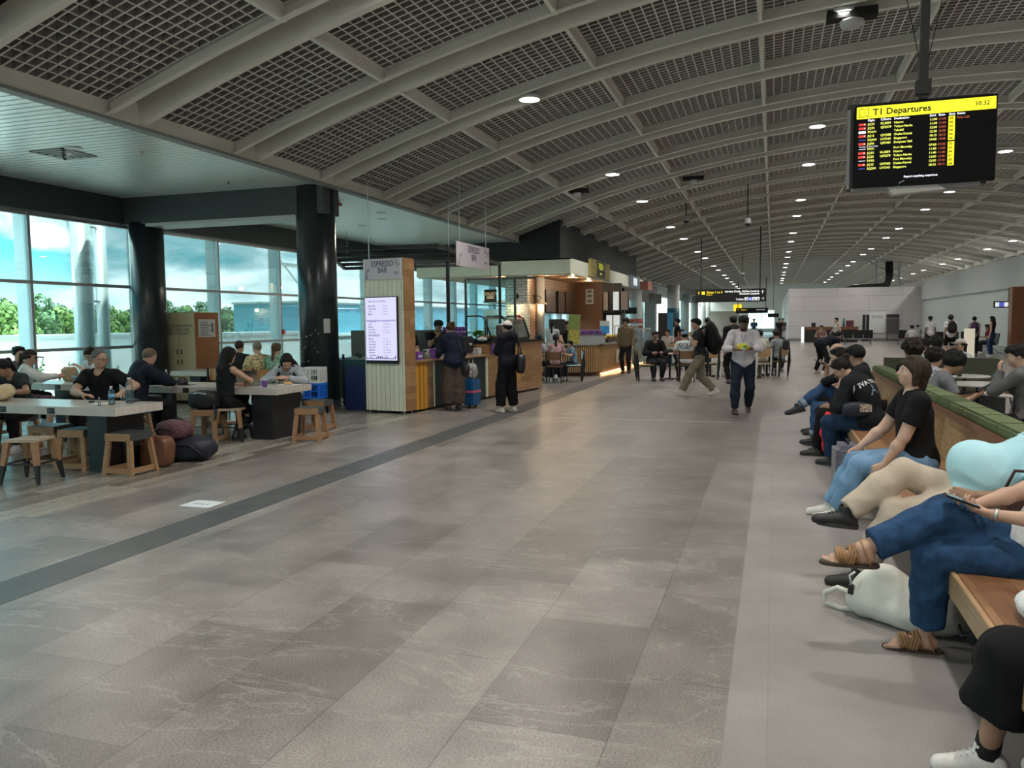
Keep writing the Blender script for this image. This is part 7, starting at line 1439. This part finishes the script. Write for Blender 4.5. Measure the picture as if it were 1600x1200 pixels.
stool_p('man with cropped grey hair in a navy hooded jacket, back turned', -8.72, 9.20, -22, H=1.76, fat=.18, lean=12, hunch=16, head=(-8, 14, 0), res=.010, face=False, skin='light', hair=('buzz', (.22, .17, .12)), top=('hoodie', (.010, .013, .022), cloth('navy_hood', (.010, .014, .024))), bottom=('pants', BLK), hands=[(-.12, .48, .82), (.24, .48, .82)], elb=[(-1, .2, -.4), (1, .2, -.4)], shoes=(.03, .03, .03))
pc = stool_p('woman in a black sleeveless crop top sitting with her back turned', -7.46, 9.58, -12, H=1.68, female=True, lean=3, hunch=6, head=(-6, 12, 0), res=.009, face=False, skin='olive', hair=('long', (.010, .009, .009)), top=('tank', (.010, .013, .016), cloth('black_crop', (.010, .013, .016), bump=.15), .075), bottom=('pants', (.007, .007, .008), None, .044), hands=[(-.12, .34, .78), (.12, .34, .84)], elb=[(-1, -.4, -.6), (1, -.5, -.05)], fdir=[None, (-1, .3, 0)], shoes=(.02, .02, .022), feet=[(-.05, .28, .20), (.10, .10, .09)])
pl = stool_p('woman with long black hair and pale sleeves bowed over the table', -7.20, 10.85, 200, H=1.64, female=True, lean=18, hunch=24, head=(20, 30, 0), res=.010, skin='light', hair=('long', (.008, .008, .009)), top=('long', (.34, .38, .42), cloth('pale_grey_top', (.36, .40, .44))), bottom=('pants', BLK), hands=[(-.08, .42, .84), (.12, .42, .84)], elb=[(-1, .2, -.6), (1, .2, -.6)], shoes=(.3, .3, .3)); backpack('black handbag style backpack on the chair of the long haired woman', pl, BLK, .8)
stool_p('woman with tied black hair in dark grey bowed over the nearest table', -9.70, 8.25, 190, H=1.64, female=True, lean=14, hunch=22, head=(-20, 28, 0), res=.010, skin='tan', hair=('pony', BLK), top=('tee', (.035, .038, .042)), bottom=('pants', BLK), hands=[(-.1, .42, .80), (.12, .42, .80)], elb=[(-1, .2, -.5), (1, .2, -.5)])
stool_p('woman in a dark cap and white long sleeves eating by the window', -10.98, 9.30, -42, H=1.64, female=True, lean=8, hunch=10, head=(-18, 8, 0), res=.010, skin='light', hair=('pony', (.03, .015, .010)), capc=((.028, .022, .022), 'f'), glasses=(.02, .02, .02), top=('long', (.52, .54, .55), cloth('white_long', (.56, .58, .59))), bottom=('shorts', (.05, .03, .04), cloth('plaid', (.10, .06, .08), noise=.9, nscale=30), .07, .1), hands=[(-.05, .50, .88), (.18, .50, .90)], elb=[(-1, .2, -.6), (1, .2, -.6)])
stool_p('short haired woman in a white tee facing the room by the window', -11.25, 11.1, 185, H=1.66, female=True, lean=12, hunch=12, head=(10, 16, 0), res=.010, skin='light', hair=('bob', (.03, .015, .010)), glasses=(.15, .12, .1), top=('tee', (.58, .60, .60)), bottom=('pants', (.3, .3, .32)), hands=[(.14, .34, .98), (-.14, .36, .84)], elb=[(-1, .2, -.6), (1, .2, -.6)], fdir=[None, None], curl=(.9, .9))
stool_p('person at the picture edge whose dark hair just shows by the window', -12.05, 10.2, -90, H=1.66, res=.012, face=False, skin='light', hair=('short', BLK), top=('tee', (.1, .1, .1)), bottom=('pants', BLK), hands=[(-.1, .35, .82), (.1, .35, .82)])
ch = dict(face=False, res=.011)
chair_p('man with cropped hair in a black tee seen from behind at the window table', -9.75, 12.9, 5, H=1.74, **ch, fat=.08, skin='olive', hair=('buzz', (.05, .035, .025)), top=('tee', (.018, .017, .018)))
chair_p('older man with grey hair in a yellow patterned shirt at the window table', -9.10, 12.75, 62, H=1.70, res=.011, face=True, fat=.12, skin='fair', hair=('buzz', (.30, .26, .20)), top=('tee', (.45, .38, .2), cloth('hawaiian', (.50, .43, .24), noise=.7, nscale=22)), bottom=('shorts', (.3, .3, .3), None, .07, .1))
chair_p('woman with a brown ponytail in a green patterned blouse, back turned', -8.80, 12.72, 5, H=1.64, female=True, **ch, skin='light', hair=('pony', (.13, .08, .045)), top=('tee', (.2, .3, .22), cloth('green_floral', (.20, .32, .24), noise=.6, nscale=20)))
c_ = None
for i, (x, y, l) in enumerate([(-9.9, 12.8, 'orange brown chair under the man in the black tee at the window'), (-9.25, 12.65, 'orange brown chair under the man in the yellow shirt'), (-8.8, 12.67, 'orange brown chair under the woman in the green blouse')]): cafe_chair(l, (x, y-.02, 0), (.05, .6, .05)[i], BLACK, mat('amber_ply', (.45, .22, .07), .4))


# things they hold, wear or put down
_w = lambda I, p: Vector(I['w'](p))
def hold(I, i, a=.09, b=.03): return _w(I, I['wr'][i]+I['fd'][i]*a+V3(0, 0, b))
Mid = lambda I: (hold(I, 0)+hold(I, 1))/2
phone('dark phone held by the person in blue jeans and sandals', hold(p2, 0, .12, .03)+Vector((-.02, 0, .0)), (-1, 0, .35), (.3, 0, 1))
phone('dark phone held by the person in the black printed jacket', Mid(p5)+Vector((-.02, 0, .02)), (-.3, 0, 1), (1, 0, .3))
phone('dark phone held out by the woman in rolled jeans', hold(p6, 1, .10, .02), (-1, .2, .4), (.3, 0, 1))
phone('dark phone held by the young person behind the backrest', Mid(p9)+Vector((.02, 0, .04)), (1, 0, .6), (-.6, 0, 1))
phone('small dark phone in the hands of the woman in tied black hair', _w(p_bar, p_bar['wr'][0]+V3(0, .1, .03)), (0, 1, .3), (0, -.3, 1))
t = thing('food_packet', 'crumpled yellow and green food packet held by the bearded walker', 'packet', Mid(p_man)+Vector((0, -.01, .0))); v = Vol(V3(-.12, -.06, -.08), V3(.12, .06, .08), .009); v.ell((0, 0, 0), (.10, .035, .05), None, .01); v.ell((-.05, 0, .02), (.05, .03, .03), None, .02); v.wrinkle(.012, 60, 3); v.mesh('wrapper', mat('packet_yellow', (.65, .55, .03), .35), t)
MB().box((.04, -.038, .005), (.06, .01, .05), .1).build('label', mat('packet_green', (.1, .35, .08), .4), t); MB().box((.0, -.036, -.03), (.07, .012, .03), .1).build('napkin', WHITE, t)
I = p_man; MB().tube([I['neck']+V3(-.05, .05, .0), I['chest']+V3(-.03, .15, .1), I['chest']+V3(0, .165, -.02), I['chest']+V3(.03, .15, .1), I['neck']+V3(.05, .05, .0)], .004).build('lanyard', mat('lanyard', (.05, .04, .12), .6), I['t'])
# watch and bracelet, waist bag, towel
I = p2; a = I['wr'][0]-I['fd'][0]*.01; d = Vector(unit(I['wr'][0]-I['el'][0])); m3 = d.to_track_quat('Z', 'Y').to_matrix()
MB().lathe([(.030, -.009), (.032, -.009), (.032, .009), (.030, .009)], a, 20, m3).build('watch_band', mat('watch_steel', (.45, .44, .42), .3, .8), I['t'])
t = thing('leather_handbag', 'brown leather handbag beside the hands of the person in jeans', 'handbag', (1.26, 4.62, .47)); v = Vol(V3(-.2, -.12, 0), V3(.2, .12, .34), .009); v.cone((-.12, 0, .12), (.12, 0, .12), .09, .09, .03, clip=.0); v.cone((-.13, 0, .25), (.13, 0, .26), .055, .05, .08); v.cone((-.12, 0, .04), (.12, 0, .04), .05, .05, .05); v.wrinkle(.004, 20, 8); v.cut((0, 0, .002), (0, 0, -1)); v.mesh('body', mat('bag_leather', (.12, .06, .04), .45, noise=.2), t)
MB().b2((-.11, -.092, .17), (.11, -.085, .27)).build('flap', mat('bag_leather', (0, 0, 0)), t, bevel=.003); MB().tube([(-.13, 0, .28), (-.08, 0, .40), (.08, 0, .40), (.13, 0, .28)], .009).build('strap', mat('strap_dark', (.04, .02, .015), .5), t)
# white backpack on the floor
wb = cloth('white_canvas', (.62, .62, .56), bump=.5, noise=.08, nscale=5)
t = thing('white_backpack', 'white canvas backpack lying on the floor behind the sandalled foot', 'backpack', (.70, 4.66, 0), -.50)
v = Vol(V3(-.36, -.2, 0), V3(.36, .2, .36), .009); v.cone((-.16, 0, .12), (.17, .0, .11), .12, .115, .05); v.ell((-.10, 0, .17), (.14, .12, .12), None, .06); v.ell((.0, 0, .09), (.29, .15, .09), None, .05); v.cone((-.22, -.04, .1), (-.10, -.05, .26), .05, .045, .05); v.wrinkle(.014, 15, 77); v.cut((0, 0, .003), (0, 0, -1)); v.mesh('body', wb, t)
MB().tube([(-.25, -.08, .13), (-.34, -.07, .14), (-.42, -.06, .09), (-.42, -.05, .03), (-.34, -.04, .012), (-.26, -.05, .03)], .014, 8).build('strap', wb, t); MB().tube([(-.235, -.14, .2), (-.24, -.15, .25), (-.22, -.13, .27)], .006).build('zip_pull', WHITE, t)
MB().box((-.25, -.10, .16), (.03, .04, .05), .2).build('buckle', BLACK, t); MB().tube([(.26, -.04, .2), (.33, -.08, .14), (.36, -.1, .07), (.31, -.1, .05), (.28, -.06, .1)], .010, 6).build('strap', BLACK, t); MB().box((.36, -.1, .06), (.035, .03, .05)).build('buckle', BLACK, t)
t = sack('floor_bag', 'black soft bag lying behind the white backpack under the bench', 'bag', (1.18, 4.75, 0), (.30, .35, .16), blkn, 61, .2)
t = thing('suitcase', 'grey lilac cabin suitcase standing in front of the bench by the pale jeans', 'suitcase', (.70, 8.35, 0), .05); MB().b2((-.12, -.2, .05), (.12, .2, .44)).build('shell', mat('suitcase_lilac', (.17, .17, .22), .3, noise=.2), t, bevel=.045)
for y_ in (-.14, .14):
    for x_ in (-.08, .08): MB().lathe([(0, -.012), (.026, -.012), (.026, .012), (0, .012)], (x_, y_, .026), 12, Matrix.Rotation(PI/2, 3, 'Y')).build('wheel', RUBBER, t)
MB().tube([(-.0, -.07, .44), (-.0, -.06, .48), (0, .06, .48), (0, .07, .44)], .01).build('handle', BLACK, t)
t = thing('red_towel', 'bright red cloth hanging from the lap between the seated people', 'cloth', (.60, 10.15, .08)); v = Vol(V3(-.08, -.1, 0), V3(.1, .1, .5), .010); v.cone((0, 0, .02), (.01, 0, .22), .018, .05, .02, clip=.0); v.cone((.01, 0, .2), (.03, 0, .42), .05, .045, .03); v.wrinkle(.012, 40, 5); v.mesh('cloth', mat('towel_red', (.75, .02, .03), .7, noise=.15), t)
t = sack('waist_bag', 'black waist bag resting on the jeans of the person in the printed jacket', 'bag', (.86, 9.28, .60), (.30, .14, .16), navy, 63, .08, .2, 3); MB().b2((.02, -.075, .06), (.14, -.068, .14)).build('patch', mat('bag_patch', (.4, .33, .26), .8, noise=.9, nscale=40), t)
# printed lettering
I = p5; n_ = -I['U'][:, 1]*1.0-I['U'][:, 0]*.12; pm_ = mat('print_pale', (.6, .63, .65), .7)
c0 = I['chest']-I['U'][:, 2]*.04-I['U'][:, 0]*.05
print_on(I, 'VIVA YOU', .075, c0+I['U'][:, 2]*.05, n_, I['U'][:, 2], pm_); print_on(I, 'A', .15, c0-I['U'][:, 2]*.07, n_, I['U'][:, 2], mat('print_blue', (.16, .26, .33), .7))
I = p8; print_on(I, '5', .09, I['chest']+I['U'][:, 2]*.10-I['U'][:, 0]*.06, -I['U'][:, 1], I['U'][:, 2], pm_)
I = p_bc
for k, (s_, dz) in enumerate((('KOALA', .04), ('LAND', -.05))): print_on(I, ('OOKA', 'DARK')[k], .12, I['chest']+I['U'][:, 2]*dz, -I['U'][:, 1], I['U'][:, 2], mat('print_ink', (.06, .09, .10), .7), bold=.006)
# cuffs and socks
I = p6; 
for i in (0, 1):
    k, a = I['kn'][i], I['an'][i]; d = Vector(unit(a-k)); m3 = d.to_track_quat('Z', 'Y').to_matrix(); MB().lathe([(.062, -.06), (.070, -.058), (.068, .005), (.058, .004)], k*.13+a*.87, 20, m3).build('rolled_cuff', mat('cuff_pale', (.22, .28, .35), .8, noise=.3), I['t']); MB().lathe([(.036, 0), (.038, .045)], k*.12+a*.88, 16, m3).build('sock', WHITE, I['t'])
